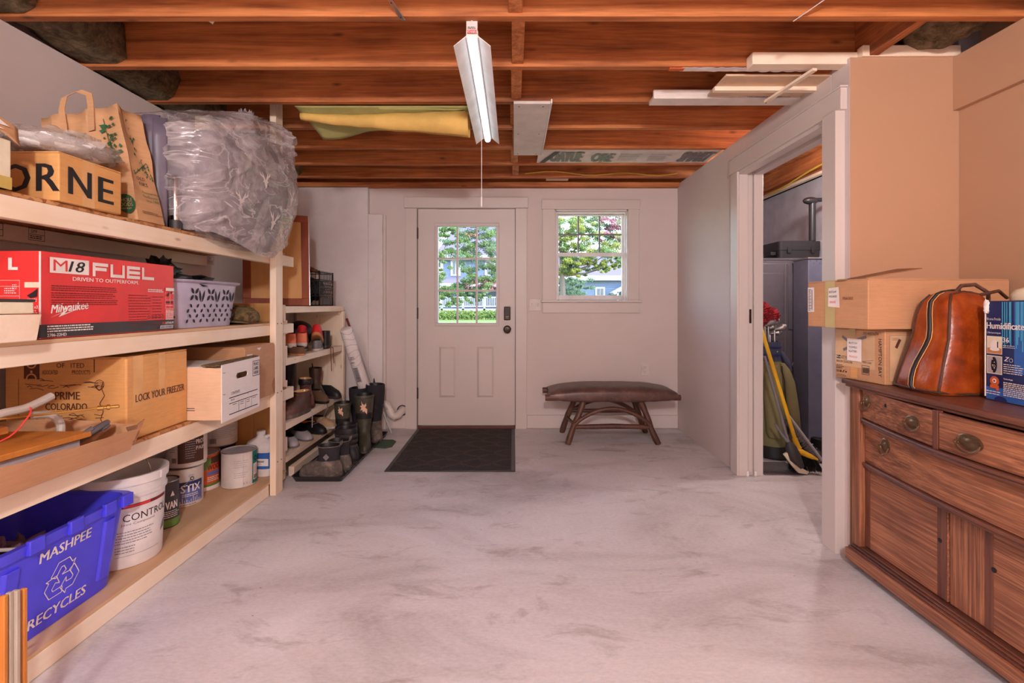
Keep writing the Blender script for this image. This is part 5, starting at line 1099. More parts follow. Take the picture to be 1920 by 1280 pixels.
# white primer can with the handle
c_ = can('paint_can', 'white primer can lettered STIX with a wire handle', -1.80, 2.685, Z0, .098, .20, 'offwhite', handle=-.55)
f = CylFace(-1.80, 2.685, Z0, .098, A0 + .12); f.rect(-.055, .02, .075, .13, 'bluelab'); f.rect(-.055, .095, .075, .13, 'navy', 2); f.text('STIX', -.035, .075, .040, 'inkwhite', w=.095, bold=.014, k=3); f.greek(-.03, .066, .07, 2, .009, .004, 'inkwhite', k=3)
for i in range(12): f.rect(-.05 + .01 * i, .022, -.047 + .01 * i, .022 + .03 * R.random(), 'inkwhite', 2)
f.greek(-.0, .165, .03, 2, .008, .003, 'gray'); f.greek(-.04, .012, .06, 1, .009, .004, 'gray'); f.done(c_)
# brown labelled can on top
c_ = can('paint_can', 'brown and white labelled can stacked on the primer can', -1.79, 2.70, Z0 + .203, .096, .195, 'offwhite')
f = CylFace(-1.79, 2.70, Z0 + .203, .096, A0); f.rect(-.055, .025, .075, .17, 'brownlab'); f.rect(.075, .02, .13, .185, 'paper'); f.text('PROTECT', .03, .12, .024, 'inkwhite', w=.085, bold=.012, k=3); f.text('PAINT', .03, .088, .02, 'inkwhite', w=.07, bold=.012, k=3); f.greek(-.02, .15, .03, 9, .012, .004, 'lightgray', k=3); f.greek(-.10, .15, -.06, 6, .012, .004, 'gray')
for i in range(8): f.rect(-.085 + .003 * i, .03, -.0835 + .003 * i, .055, 'inkblack')
f.done(c_)
# orange and green stain can
c_ = can('paint_can', 'orange and green can lettered WOOD', -1.838, 2.900, Z0, .097, .205, 'orangelab')
f = CylFace(-1.838, 2.900, Z0, .097, A0 + .15); f.rect(-.16, .12, .02, .185, 'greenlab'); f.rect(-.16, .08, -.02, .12, 'greenlab'); f.rect(-.16, .0, .16, .022, 'inkwhite'); f.rect(-.16, .022, .16, .035, 'greenlab'); f.rect(.02, .15, .13, .188, 'brownlab'); f.text('WOOD', .0, .115, .030, 'inkred', w=.095, bold=.012, k=3); f.rect(.0, .085, .075, .105, 'bluelab', 3); f.greek(.0, .075, .08, 3, .01, .004, 'inkwhite', k=4); f.done(c_)
# teal and white can
c_ = can('paint_can', 'white can with a teal label stripe standing at the front edge', -1.645, 2.955, Z0, .095, .205, 'offwhite')
f = CylFace(-1.645, 2.955, Z0, .095, A0 + .12); f.rect(.045, .01, .13, .20, 'teal'); f.disc(.07, .155, .016, 'inkblack', 3); f.disc(.068, .155, .009, 'teal', 4); f.rect(.05, .03, .09, .125, 'inkwhite', 3)
for i in range(9): f.rect(.055 + .0035 * i, .035, .057 + .0035 * i, .06, 'inkblack', 4)
f.greek(.055, .118, .085, 6, .009, .003, 'gray', k=4); f.greek(-.06, .16, .02, 4, .012, .003, 'lightgray'); f.greek(-.06, .09, .02, 3, .012, .003, 'lightgray'); f.text('2  3', -.01, .02, .01, 'gray'); f.rect(-.012, .0, -.0105, .195, 'lightgray'); f.done(c_)
# blue can with a big white can on it
c_ = can('paint_can', 'dark blue can under a tall white can at the back of the shelf', -1.86, 3.105, Z0, .098, .20, 'navy')
c_ = can('paint_can', 'big white can stacked on the dark blue can', -1.855, 3.105, Z0 + .203, .105, .22, 'offwhite')
f = CylFace(-1.855, 3.105, Z0 + .203, .105, A0); f.greek(-.07, .19, .09, 4, .012, .005, 'gray'); f.greek(-.06, .12, .08, 7, .011, .004, 'lightgray')
for i in range(9): f.rect(-.07 + .004 * i, .02, -.068 + .004 * i, .05, 'inkblack')
f.done(c_)
# solvent jug
x, y = -1.60, 3.125
jg = thing('solvent_jug', 'white plastic jug with a blue label reading Paint Thinner behind the post', 'jug', (x, y, Z0))
def sq(z, rx, ry, e=.5, n_=36): return [(x + rx * math.copysign(abs(math.cos(a)) ** e, math.cos(a)), y + ry * math.copysign(abs(math.sin(a)) ** e, math.sin(a)), z) for a in [2 * PI * i / n_ for i in range(n_)]]
part('body', MB().loft([sq(Z0, .085, .06), sq(Z0 + .006, .09, .064), sq(Z0 + .17, .09, .064), sq(Z0 + .21, .075, .05, .7), sq(Z0 + .235, .03, .026, 1), sq(Z0 + .25, .022, .022, 1)]), 'paper', jg, smooth=True, ang=60)
part('cap', MB().lathe(x, y, [(.026, Z0 + .2505), (.026, Z0 + .272), (.022, Z0 + .275)], 24), 'paper', jg, smooth=True)
part('grip', MB().tube([(x + .03, y, Z0 + .235), (x + .06, y, Z0 + .245), (x + .08, y, Z0 + .215), (x + .082, y, Z0 + .16)], .012, 10), 'paper', jg, smooth=True)
part('label', MB().loft([sq(Z0 + .05, .0915, .0655), sq(Z0 + .15, .0915, .0655)], False, False), 'blue', jg, smooth=True)
f = Face((x - .085, y - .0662, Z0), (1, 0, 0), (0, 0, 1)); f.rect(.02, .07, .165, .115, 'paper'); f.text('Paint Thinner', .03, .092, .016, 'inkblack', w=.11, bold=.01, k=2); f.rect(.02, .12, .06, .14, 'paper'); f.greek(.03, .085, .12, 2, .008, .003, 'gray', k=2); f.done(jg)
# orange edged boards, bottom left corner
tb_ = None
for i, (px, py, Y, wx, m, lab) in enumerate(((3, 1118, 1.20, .0065, 'orangewood', 'orange wooden upright at the lower left corner beside the bin'), (14, 1112, 1.215, .0062, 'graywood', 'weathered grey slat standing against the orange upright'), (26, 1108, 1.225, .0075, 'graywood', 'second weathered grey slat standing nearer the bin'), (40, 1105, 1.245, .0065, 'orangewood', 'thin orange board at the right of the upright bundle'))):
    p = at(px, py, Y); tag(part('upright_board', B(p.x - wx / 1, p.x + wx / 1, Y, Y + .010, .001, p.z), m, bev=.002), lab, 'board', 'bundle of upright boards')
tag(part('upright_board', B(-1.335, -1.322, 1.262, 1.272, .001, at(2, 1112, 1.27).z), 'orangewood', bev=.002), 'orange board edge behind the grey slats at the lower left', 'board', 'bundle of upright boards')
# ================================================================ FOOTWEAR
def ringpts(z, xb, xf, w, n_=28, e=.85, bow=0, arch=0):
    out = []
    cx, hl = (xb + xf) / 2, (xf - xb) / 2
    for i in range(n_):
        a = 2 * PI * i / n_; ca, sa = math.cos(a), math.sin(a)
        x = cx + hl * math.copysign(abs(ca) ** e, ca); t = (x - xb) / (2 * hl)
        ww = w * (1 - arch * math.exp(-((t - .42) / .18) ** 2)) * (.82 + .18 * min(1, t * 1.6))
        out.append((x, ww * math.copysign(abs(sa) ** e, sa) + bow * t * t, z))
    return out
def shoe(name, label, loc, ang, rings, mat, solem, sole_h=.022, L=(-.135, .145), w=.050, cuff=None, trim=None, laces=0, lacem='sole', toe=None, tilt=0, roll=0, s=1, group=None, inner='black', loop=None, patch=None, sole_lugs=0, cat='shoe', band=None):
    t = thing(name, label, cat, (0, 0, 0), group)
    part('sole', MB().loft([ringpts(0, L[0] + .006, L[1] - .012, w * .94, arch=.14), ringpts(sole_h * .3, L[0], L[1] - .002, w * 1.0, arch=.12), ringpts(sole_h, L[0], L[1], w * 1.02, arch=.10)]), solem, t, smooth=True, bev=0)
    if sole_lugs:
        b = MB()
        for i in range(sole_lugs):
            x = L[0] + .02 + (L[1] - L[0] - .04) * i / (sole_lugs - 1)
            for sd in (-1, 1): b.box(x - .006, x + .006, sd * w * .93 - .006, sd * w * .93 + .006, -.004 + .004, sole_h * .8)
        part('tread', b, solem, t)
    R_ = [ringpts(sole_h + z, xb, xf, ww, arch=.10 if z < .03 else 0) for z, xb, xf, ww in rings]
    part('upper', MB().loft(R_, True, False), mat, t, smooth=True, sol=0, ang=50)
    z, xb, xf, ww = rings[-1]; d = .006
    part('lining', MB().loft([R_[-1], ringpts(sole_h + z + .002, xb + d * .6, xf - d * .6, ww - d * .6), ringpts(sole_h + z - .004, xb + d, xf - d, ww - d), ringpts(sole_h + z * .55, xb + d * 1.5, xf - d * 1.5, max(.01, ww - d * 1.5))], False, True), inner, t, smooth=True)
    if cuff: part('cuff', MB().loft([ringpts(sole_h + z - cuff[1], xb - .003, xf + .003, ww + .003), ringpts(sole_h + z - cuff[1] / 2, xb - .006, xf + .006, ww + .006), ringpts(sole_h + z + .001, xb - .003, xf + .003, ww + .003)], False, False), cuff[0], t, smooth=True)
    if band:
        for (z0, z1, m_) in band:
            def at_z(zz):
                for k in range(len(rings) - 1):
                    if rings[k][0] <= zz <= rings[k + 1][0]:
                        q = (zz - rings[k][0]) / (rings[k + 1][0] - rings[k][0] + 1e-9); return [rings[k][j] * (1 - q) + rings[k + 1][j] * q for j in range(4)]
                return rings[-1]
            zz = [z0] + [r_[0] for r_ in rings if z0 < r_[0] < z1] + [z1]
            part('panel', MB().loft([ringpts(sole_h + at_z(q)[0] if q < rings[-1][0] else sole_h + rings[-1][0], at_z(q)[1] - .0015, at_z(q)[2] + .0015, at_z(q)[3] + .0015) for q in zz], False, False), m_, t, smooth=True)
    if laces:
        r0, r1 = rings[-2], rings[1]
        for i in range(laces):
            q = (i + .5) / laces; zz = sole_h + rings[-1][0] * (1 - q) * .95 + rings[1][0] * q + .004; x = rings[-1][2] * (1 - q) + rings[2][2] * q
            part('lace', MB().tube([(x - .012, -.022, zz - .006), (x + .004, 0, zz + .004), (x - .010, .022, zz - .006)], .0028, 6), lacem, t, smooth=True)
    if toe: part('toe_cap', MB().loft([ringpts(sole_h + .001, L[1] - .055, L[1] - .001, w * .93), ringpts(sole_h + .022, L[1] - .055, L[1] - .012, w * .86), ringpts(sole_h + .034, L[1] - .06, L[1] - .032, w * .6)], False, True), toe, t, smooth=True)
    if loop: part('pull_loop', MB().tube([(xb + .004, -.004, sole_h + z - .02), (xb - .006, -.003, sole_h + z + .022), (xb - .018, 0, sole_h + z + .03), (xb - .014, .003, sole_h + z + .008), (xb + .002, .004, sole_h + z - .006)], .004, 6), loop, t, smooth=True)
    if patch:
        pz, psc, pm, ps = patch
        zz = sole_h + pz
        q = [r_ for r_ in rings if r_[0] <= pz][-1]; q2 = [r_ for r_ in rings if r_[0] > pz]; q = tuple(max(a_, b_) if i_ != 1 else a_ for i_, (a_, b_) in enumerate(zip(q, q2[0]))) if q2 else q
        xo = (q[1] + q[2]) / 2
        b = MB()
        pts = ps; yv = [(xo + a * psc, q[3] * 1.0 + .003, zz + c * psc) for (a, c) in pts for side_ in (-1,)]
        if pm == 'duckpink': # printed on the shin: front of the shaft
            yv = [(q[2] + .007 - abs(a) * psc * .30, a * psc, zz + c * psc) for a, c in pts]
        b.prism(yv, (.002, 0, 0) if pm == 'duckpink' else (0, .002, 0)); part('patch', b, pm, t)
    if group == GR: loc = (loc[0] - .04, loc[1] + .07, loc[2])
    t.location = loc; t.rotation_euler = (roll, tilt, ang); t.scale = (s, s, s)
    return t
GR = 'footwear on the shoe rack'
LOW = [(0, -.130, .138, .048), (.018, -.132, .134, .047), (.036, -.130, .105, .044), (.050, -.128, .062, .040), (.062, -.126, .022, .036), (.070, -.124, -.002, .034)]
MID = [(0, -.130, .138, .049), (.02, -.132, .136, .049), (.045, -.130, .115, .046), (.065, -.124, .070, .042), (.085, -.118, .030, .040), (.115, -.112, .008, .041), (.145, -.112, .006, .044)]
ANK = [(0, -.128, .142, .050), (.022, -.131, .140, .050), (.048, -.128, .122, .047), (.068, -.120, .080, .044), (.085, -.112, .035, .042), (.115, -.108, .014, .045), (.165, -.112, .020, .050), (.178, -.113, .022, .051)]
TAL = [(0, -.128, .142, .050), (.022, -.131, .140, .050), (.048, -.128, .122, .047), (.070, -.118, .080, .045), (.095, -.108, .028, .044), (.14, -.104, .012, .048), (.24, -.112, .034, .062), (.33, -.112, .044, .070), (.385, -.110, .044, .070)]
GT = 'boots in the boot tray'
tray = thing('boot_tray', 'long shallow black plastic boot tray along the shoe rack', 'tray', (-1.285, 3.78, .0))
a0, a1, b0, b1 = -1.452, -1.105, 3.20, 4.36
def rr4(x0, x1, y0, y1, r, z): 
    o = []
    for (cx, cy, s0) in ((x1 - r, y1 - r, 0), (x0 + r, y1 - r, 1), (x0 + r, y0 + r, 2), (x1 - r, y0 + r, 3)):
        for k in range(6): a = PI / 2 * (s0 + k / 5); o.append((cx + r * math.cos(a), cy + r * math.sin(a), z))
    return o
part('body', MB().loft([rr4(a0 + .02, a1 - .02, b0 + .02, b1 - .02, .02, .001), rr4(a0 + .004, a1 - .004, b0 + .004, b1 - .004, .03, .034), rr4(a0, a1, b0, b1, .03, .038), rr4(a0 + .006, a1 - .006, b0 + .006, b1 - .006, .028, .038), rr4(a0 + .026, a1 - .026, b0 + .026, b1 - .026, .02, .0055)]), 'blackplastic', tray, smooth=True, ang=40)
for i in range(7): part('drain_dot', B(a1 - .0045, a1 - .0015, b0 + .12 + i * .15, b0 + .13 + i * .15, .021, .027), 'black', tray)
zt = .0065
DIA = [(0, -.022), (.02, 0), (0, .022), (-.02, 0)]
DUCK = [(-.026, -.020), (-.018, .002), (-.028, .010), (-.016, .016), (-.020, .044), (-.010, .024), (.000, .018), (.010, .030), (.012, .012), (.004, .002), (.018, -.012), (.016, -.044), (.006, -.030), (.000, -.022), (-.010, -.028), (-.014, -.012)]
shoe('muck_boot', 'grey muddy ankle boot with black neoprene cuff nearest in the boot tray', (-1.287, 3.315, zt), PI + .03, ANK, 'mud_rubber', 'mud_rubber', .02, band=[(.085, .178, 'neoprene')], cuff=('mud_rubber', .006), group=GT, patch=(.115, 1, 'gray', DIA), cat='boot', loop='mud_rubber', s=1.04)
shoe('muck_boot', 'second grey muddy ankle boot standing just behind the nearest one', (-1.262, 3.45, zt), PI - .14, ANK, 'mud_rubber', 'mud_rubber', .02, band=[(.085, .178, 'neoprene')], cuff=('mud_rubber', .006), group=GT, cat='boot', loop='mud_rubber', s=1.04, sole_lugs=9)
W_ = [(a, b_, c, d * 1.05) for a, b_, c, d in ANK[:-2]] + [(.16, -.112, .03, .056), (.20, -.115, .04, .058), (.225, -.112, .02, .055)]
def buckled(lab, loc, ang, s):
    t = shoe('winter_boot', lab, (0, 0, 0), 0, W_, 'blackplastic', 'darkgray', .024, group=GT, cat='boot', sole_lugs=10)
    for z in (.12, .155, .19):
        part('strap', MB().loft([ringpts(z, -.116, .030, .058), ringpts(z + .014, -.118, .034, .061), ringpts(z + .018, -.116, .034, .058)], False, False), 'darkgray', t, smooth=True)
        part('buckle', B(-.03, .0, .060, .068, z + .001, z + .017), 'black', t, bev=.002)
    t.location = loc; t.rotation_euler = (0, 0, ang); t.scale = (s, s, s)
buckled('black buckled winter boot behind the muddy ankle boots', (-1.255, 3.575, zt), PI - .12, 1.05)
buckled('second black buckled winter boot next to the olive boots', (-1.290, 3.69, zt), PI - .05, 1.05)
shoe('rubber_boot', 'tall olive rubber boot with a pale duck print nearest the rack', (-1.355, 3.90, zt), -PI / 2 + .12, TAL, 'olive_rubber', 'mud_rubber', .02, group=GT, cat='boot', patch=(.325, 1.0, 'duckpink', DUCK), cuff=('olive_rubber', .02), s=.92)
shoe('rubber_boot', 'tall olive rubber boot with a pale duck print beside the tray edge', (-1.190, 3.93, zt), -PI / 2 + .32, TAL, 'olive_rubber', 'mud_rubber', .02, group=GT, cat='boot', patch=(.30, 1.15, 'duckpink', DUCK), cuff=('olive_rubber', .02), s=1.06)
shoe('neoprene_boot', 'tall black neoprene boot at the far end of the tray nearest the rack', (-1.330, 4.205, zt), -PI / 2 + .1, TAL, 'mud_rubber', 'mud_rubber', .02, group=GT, cat='boot', band=[(.115, .385, 'neoprene')], loop='black', s=1.08)
shoe('neoprene_boot', 'tall black neoprene boot with a pull loop at the far end of the tray', (-1.185, 4.235, zt), -PI / 2 + .36, TAL, 'mud_rubber', 'mud_rubber', .02, group=GT, cat='boot', band=[(.115, .385, 'neoprene')], loop='black', s=1.14)
GR = 'footwear on the shoe rack'
s2, s3, s4 = .796, .366, .141
shoe('slipper', 'flat brown slipper under the coral sneakers', (-1.555, 3.50, s2), PI * .80, LOW[:4], 'suede', 'gum', .012, group=GR, s=.98)
shoe('slipper', 'second flat brown slipper on the second rack shelf', (-1.66, 3.58, s2), PI * .80, LOW[:4], 'suede', 'gum', .012, group=GR)
shoe('running_shoe', 'coral running shoe nearest the post on the second rack shelf', (-1.63, 3.52, s2 + .054), PI * .82, LOW, 'coral', 'sole', .030, laces=4, group=GR, inner='inkred', s=.98)
shoe('running_shoe', 'coral running shoe with its heel toward the room', (-1.560, 3.62, s2 + .054), PI * .70, LOW, 'coral', 'sole', .030, laces=4, group=GR, inner='inkred', s=.98)
shoe('running_shoe', 'red running shoe tilted up behind the coral pair', (-1.625, 3.815, s2 + .075), PI * .62, LOW, 'shoered', 'gum', .022, laces=3, group=GR, tilt=.38, s=.98)
shoe('running_shoe', 'second red running shoe tilted up nearer the white roll', (-1.53, 3.87, s2 + .075), PI * .60, LOW, 'shoered', 'gum', .022, laces=3, group=GR, tilt=.42, s=.98, inner='black')
shoe('grey_sneaker', 'grey sneaker under the tilted red shoes', (-1.62, 3.80, s2), PI * .62, LOW, 'gray', 'sole', .02, laces=3, group=GR, s=.9)
shoe('grey_sneaker', 'grey sneaker under the tilted red shoes beside the white roll', (-1.525, 3.86, s2), PI * .60, LOW, 'gray', 'sole', .02, laces=3, group=GR, s=.9)
hat = thing('black_hat', 'black rounded hat leaning at the back of the second rack shelf', 'hat', (0, 0, 0))
part('crown', MB().lathe(0, 0, [(.105, 0), (.108, .03), (.10, .07), (.075, .105), (.03, .122), (.004, .125)], 32, True, True), 'black', hat, smooth=True)
hat.location = (-1.78, 4.08, s2 + .10); hat.rotation_euler = (.35, .55, 0)
shoe('black_shoe', 'black laced shoe at the far end of the second rack shelf', (-1.545, 4.08, s2 + .001), PI * .62, MID[:6], 'black', 'darkgray', .025, laces=4, lacem='darkgray', group=GR)
tag(part('shoelace', MB().tube([(-1.53, 4.02, s2 + .03), (-1.49, 4.0, s2 + .012), (-1.468, 4.0, s2 + .004), (-1.466, 4.0, s2 - .08), (-1.466, 4.012, s2 - .19)], .003, 6).tube([(-1.55, 4.09, s2 + .04), (-1.49, 4.05, s2 + .01), (-1.468, 4.05, s2 + .004), (-1.466, 4.055, s2 - .07), (-1.466, 4.07, s2 - .13)], .003, 6), 'bootbrown', smooth=True), 'long brown shoelace dangling over the rack shelf edge', 'shoelace')
shoe('brown_sneaker', 'brown leather shoe at the near end of the third rack shelf', (-1.515, 3.47, s3), -PI * .55, MID[:6], 'leather_brown', 'mud_rubber', .026, laces=4, lacem='suede', group=GR, inner='tapegold', s=1.15)
shoe('hiking_boot', 'dark hiking shoe between the brown shoe and the leather boot', (-1.57, 3.66, s3), -PI * .30, MID[:5], 'suede', 'black', .024, laces=4, lacem='gray', group=GR, s=.95)
shoe('leather_boot', 'red brown leather work boot with a padded black collar on the third rack shelf', (-1.580, 3.79, s3), -PI * .32, MID + [(.17, -.112, .004, .045)], 'bootbrown', 'brownlab', .026, laces=5, lacem='suede', cuff=('black', .045), group=GR, inner='tapegold', s=1.06)
shoe('hiking_boot', 'grey brown hiking shoe right of the leather work boot', (-1.55, 3.93, s3), -PI * .18, MID[:5], 'suede', 'black', .024, laces=4, lacem='gray', group=GR, s=.9)
shoe('tall_boot', 'tall brown and olive boot at the back of the third rack shelf', (-1.60, 4.05, s3), -PI * .28, MID + [(.19, -.115, .014, .05), (.235, -.115, .014, .052)], 'brownlab', 'black', .024, band=[(.02, .10, 'olive_rubber')], group=GR, loop='black', s=1.0)
shoe('black_shoe', 'black shoe at the far end of the third rack shelf', (-1.535, 4.13, s3), -PI * .12, MID[:5], 'black', 'darkgray', .024, laces=3, lacem='darkgray', group=GR, s=.9)
shoe('black_boot', 'black high boot deep on the third rack shelf', (-1.81, 3.80, s3), -PI * .3, MID + [(.20, -.115, .014, .05), (.255, -.115, .014, .055)], 'black', 'black', .024, group=GR, loop='black', s=1.05)
shoe('black_boot', 'black high boot deep on the third rack shelf beside the wall', (-1.83, 4.02, s3), -PI * .35, MID + [(.20, -.115, .014, .05), (.255, -.115, .014, .055)], 'black', 'black', .024, group=GR, s=1.05)
shoe('black_boot', 'black lace boot behind the brown shoe on the third rack shelf', (-1.78, 3.62, s3), -PI * .4, MID, 'black', 'black', .024, laces=5, lacem='sole', group=GR)
tag(part('shoelace', MB().tube([(-1.50, 3.62, s3 + .05), (-1.47, 3.60, s3 + .012), (-1.455, 3.595, s3 - .02), (-1.455, 3.59, s3 - .12)], .0028, 6), 'lightgray', smooth=True), 'grey shoelace hanging down at the near end of the third rack shelf', 'shoelace')
tag(part('shoelace', MB().tube([(-1.52, 3.86, s3 + .03), (-1.46, 3.88, s3 + .01), (-1.452, 3.89, s3 - .04), (-1.47, 3.82, s3 - .12), (-1.52, 3.74, s3 - .14)], .0028, 6), 'gray', smooth=True), 'grey shoelace looping down from the third to the bottom rack shelf', 'shoelace')
shoe('grey_sandal', 'pale grey sandal at the near end of the bottom rack shelf', (-1.60, 3.52, s4), -PI * .25, LOW[:4], 'lightgray', 'gray', .014, group=GR)
shoe('grey_sandal', 'pale grey sandal farther along the bottom rack shelf', (-1.58, 3.68, s4), -PI * .20, LOW[:4], 'lightgray', 'gray', .014, group=GR)
shoe('black_shoe', 'black and orange trail shoe on the bottom rack shelf', (-1.56, 3.86, s4), -PI * .15, LOW, 'black', 'black', .022, laces=3, lacem='orange', cuff=('orange', .02), group=GR)
shoe('black_shoe', 'black shoe deep on the bottom rack shelf', (-1.76, 3.76, s4), -PI * .2, LOW, 'black', 'black', .022, group=GR, s=1.05)
shoe('black_shoe', 'black shoe in the far back corner of the bottom rack shelf', (-1.76, 4.02, s4), -PI * .3, LOW, 'black', 'black', .022, group=GR, s=1.05)
shoe('pale_sneaker', 'pale pink sneaker at the far end of the bottom rack shelf', (-1.54, 4.02, s4), -PI * .15, LOW, 'tan', 'sole', .022, laces=4, group=GR, s=.95)
for o in [o for o in C.objects if o.name.startswith('shoelace')]: o.location = (-.04, .07, 0)
# milk crate on the rack top
mk = thing('milk_crate', 'black plastic milk crate with lattice sides on top of the shoe rack', 'crate', (-1.66, 4.05, 1.147))
mx0, mx1, my0, my1, mz0, mz1 = -1.83, -1.527, 3.88, 4.18, 1.147, 1.425
b = MB().box(mx0, mx1, my0, my1, mz0, mz0 + .008)
for (x, y) in ((mx0, my0), (mx1, my0), (mx0, my1), (mx1, my1)): b.box(x - .006 * (x > -1.6) - .0, x + .012 - .006 * (x > -1.6) - .006 * (x > -1.6), y - (.012 if y > 3.9 else 0), y + (0 if y > 3.9 else .012), mz0, mz1)
for z in (mz0 + .0, mz0 + .075, mz0 + .145, mz0 + .205, mz1 - .014):
    b.box(mx0, mx1, my0, my0 + .006, z, z + .007).box(mx0, mx1, my1 - .006, my1, z, z + .007).box(mx0, mx0 + .006, my0, my1, z, z + .007).box(mx1 - .006, mx1, my0, my1, z, z + .007)
part('frame', b, 'blackplastic', mk)
la = MB()
for z0_, z1_ in ((mz0 + .08, mz0 + .145), (mz0 + .152, mz0 + .205)):
    for k in range(10):
        for s_ in (-1, 1):
            for side in (0, 1):
                u0 = k * .03; u1 = u0 + .03 * s_ + (0 if s_ > 0 else .03); u0_ = u0 if s_ > 0 else u0 + .03
                if side == 0: la.beam((mx0 + u0_, my0 + .003, z0_), (mx0 + (u0 + .03 if s_ > 0 else u0), my0 + .003, z1_), .004, .003, (0, 1, 0))
                else: la.beam((mx1 - .003, my0 + u0_, z0_), (mx1 - .003, my0 + (u0 + .03 if s_ > 0 else u0), z1_), .004, .003, (1, 0, 0))
for k in range(11):
    la.box(mx0 + k * .03, mx0 + k * .03 + .003, my0, my0 + .005, mz0 + .205, mz1).box(mx1 - .005, mx1, my0 + k * .03, my0 + k * .03 + .003, mz0 + .205, mz1)
    la.box(mx0 + k * .03, mx0 + k * .03 + .003, my0, my0 + .005, mz0, mz0 + .08).box(mx1 - .005, mx1, my0 + k * .03, my0 + k * .03 + .003, mz0, mz0 + .08)
part('lattice', la, 'blackplastic', mk, kind='stuff')
part('name_plate', MB().box(mx0 + .09, mx0 + .21, my0 - .001, my0 + .004, mz0 + .01, mz0 + .065).box(mx1 - .004, mx1 + .001, my0 + .08, my0 + .22, mz0 + .01, mz0 + .065), 'darkgray', mk, bev=.002)
part('handle_ring', MB().tube([(mx0 + .15 + .045 * math.cos(t), my0 + .002, mz1 - .045 + .030 * math.sin(t)) for t in [2 * PI * i / 24 for i in range(24)]], .005, 6, closed=True), 'blackplastic', mk)
tag(part('red_tag', B(mx0 + .135, mx0 + .152, my0 - .004, my0 - .002, mz1 - .035, mz1 + .0), 'red'), 'small red tag on the milk crate rim', 'tag')
_n0 = len(C.objects)
gv = thing('brown_glove', 'brown leather glove lying over the milk crate', 'glove', (-1.65, 3.92, 1.43))
part('palm', MB().blob((-1.68, 3.92, 1.435), .085, .07, .042, 28, 16, .4, 6, 4), 'glovebrown', gv, smooth=True, ang=80)
for i in range(4): part('finger', MB().tube([(-1.62, 3.88 + .024 * i, 1.44), (-1.575, 3.875 + .026 * i, 1.432), (-1.53 - .008 * (i % 2), 3.87 + .028 * i, 1.415)], [.017, .014, .009], 10), 'glovebrown', gv, smooth=True)
part('thumb', MB().tube([(-1.68, 3.86, 1.44), (-1.64, 3.84, 1.45), (-1.61, 3.835, 1.44)], [.017, .014, .01], 10), 'glovebrown', gv, smooth=True)
part('cuff', MB().tube([(-1.77, 3.91, 1.46), (-1.74, 3.915, 1.455)], [.045, .040], 16), 'gum', gv, smooth=True)
gv.location.x -= .04; gv.location.y += .08
gd = thing('crate_contents', 'dark folded cloth filling the milk crate', 'cloth', (-1.64, 3.95, 1.3)); part('fold', MB().blob((-1.68, 4.03, 1.28), .12, .12, .10, 24, 14, .3, 5, 8), 'black', gd, smooth=True, ang=80)
# leaning rolls and sticks
wr_ = thing('wrapped_roll', 'long white plastic-wrapped roll leaning beside the shoe rack', 'roll', (-1.3, 4.25, .5))
pA, pB = Vector((-1.405, 4.13, .955)), Vector((-1.235, 4.44, .06)); d = (pB - pA)
part('roll', MB().tube([pA - d * .01, pA, pA + d * .08, pA + d * .3, pA + d * .6, pB], [.03, .048, .052, .050, .051, .048], 24), 'paper', wr_, smooth=True)
n1 = d.normalized(); sx_ = Vector((1, 0, 0)) - n1 * n1.x; sx_.normalize(); nn = n1.cross(sx_); nn = nn if nn.y < 0 else -nn
f = Face(pA + nn * .0525 - sx_ * .03, sx_, -n1) ; f.l = .001
f.greek(.01, -.24, .05, 2, .014, .006, 'inkblack', .1); f.greek(.01, -.29, .04, 1, .014, .006, 'inkblack', .1); f.rect(.006, -.48, .05, -.34, 'lightgray', 0.6)
for i in range(16): f.rect(.012, -.47 + i * .008, .042, -.4675 + i * .008 + .002 * R.random(), 'inkblack', 1.2)
f.done(wr_)
for k in range(6): 
    c = pA + d * (.03 + .06 * k); part('wrap_fold', MB().tube([c + .0515 * (math.cos(t) * sx_ + math.sin(t) * nn) + n1 * .012 * math.sin(2 * t + k) for t in [PI * i / 10 - .2 for i in range(11)]], .0018, 5), 'lightgray', wr_)
sk = thing('tall_stick', 'thin pole with a dark red tip leaning against the back wall', 'pole', (-1.4, 4.45, .5))
q0, q1 = at(650, 597, 4.50), at(712, 770, 4.42); q2 = q0 + (q1 - q0) * .14; q3 = Vector(q0) + (Vector(q1) - q0) * 1.35; q3.z = .01
part('shaft', MB().cyl(q2, q3, .008), 'lightgray', sk, smooth=True); part('tip', MB().cyl(q0, q2, .010), 'inkred', sk, smooth=True)
bm = thing('leaning_trim_stick', 'pale wooden trim stick with a dark edge leaning behind the boots', 'stick', (-1.2, 4.42, .2))
part('body', MB().beam(at(698, 765, 4.46), at(722, 829, 4.40), .028, .014, (0, 1, 0)), 'pineZ', bm); part('dark_edge', MB().beam(at(692, 770, 4.44), at(715, 829, 4.38), .022, .012, (0, 1, 0)), 'blackplastic', bm)
ds = thing('drain_pipe', 'white plastic elbow drain pipe entering the wall beside the door', 'pipe', (-1.1, 4.5, .2))
pth = [(-1.40, 4.50, .262), (-1.28, 4.50, .262), (-1.20, 4.50, .262), (-1.165, 4.50, .255), (-1.14, 4.50, .225), (-1.125, 4.50, .18), (-1.115, 4.50, .155), (-1.09, 4.505, .135), (-1.06, 4.53, .145), (-1.045, 4.57, .165), (-1.04, 4.619, .17)]
part('pipe', MB().tube(pth, [.030, .030, .030, .030, .031, .033, .033, .033, .034, .034, .034], 20), 'pvc', ds, smooth=True)
part('coupling', MB().cyl((-1.225, 4.50, .262), (-1.19, 4.50, .262), .036, n=24), 'pvc', ds, smooth=True)
part('coupling', MB().cyl((-1.135, 4.50, .205), (-1.118, 4.50, .165), .038, n=24), 'pvc', ds, smooth=True)
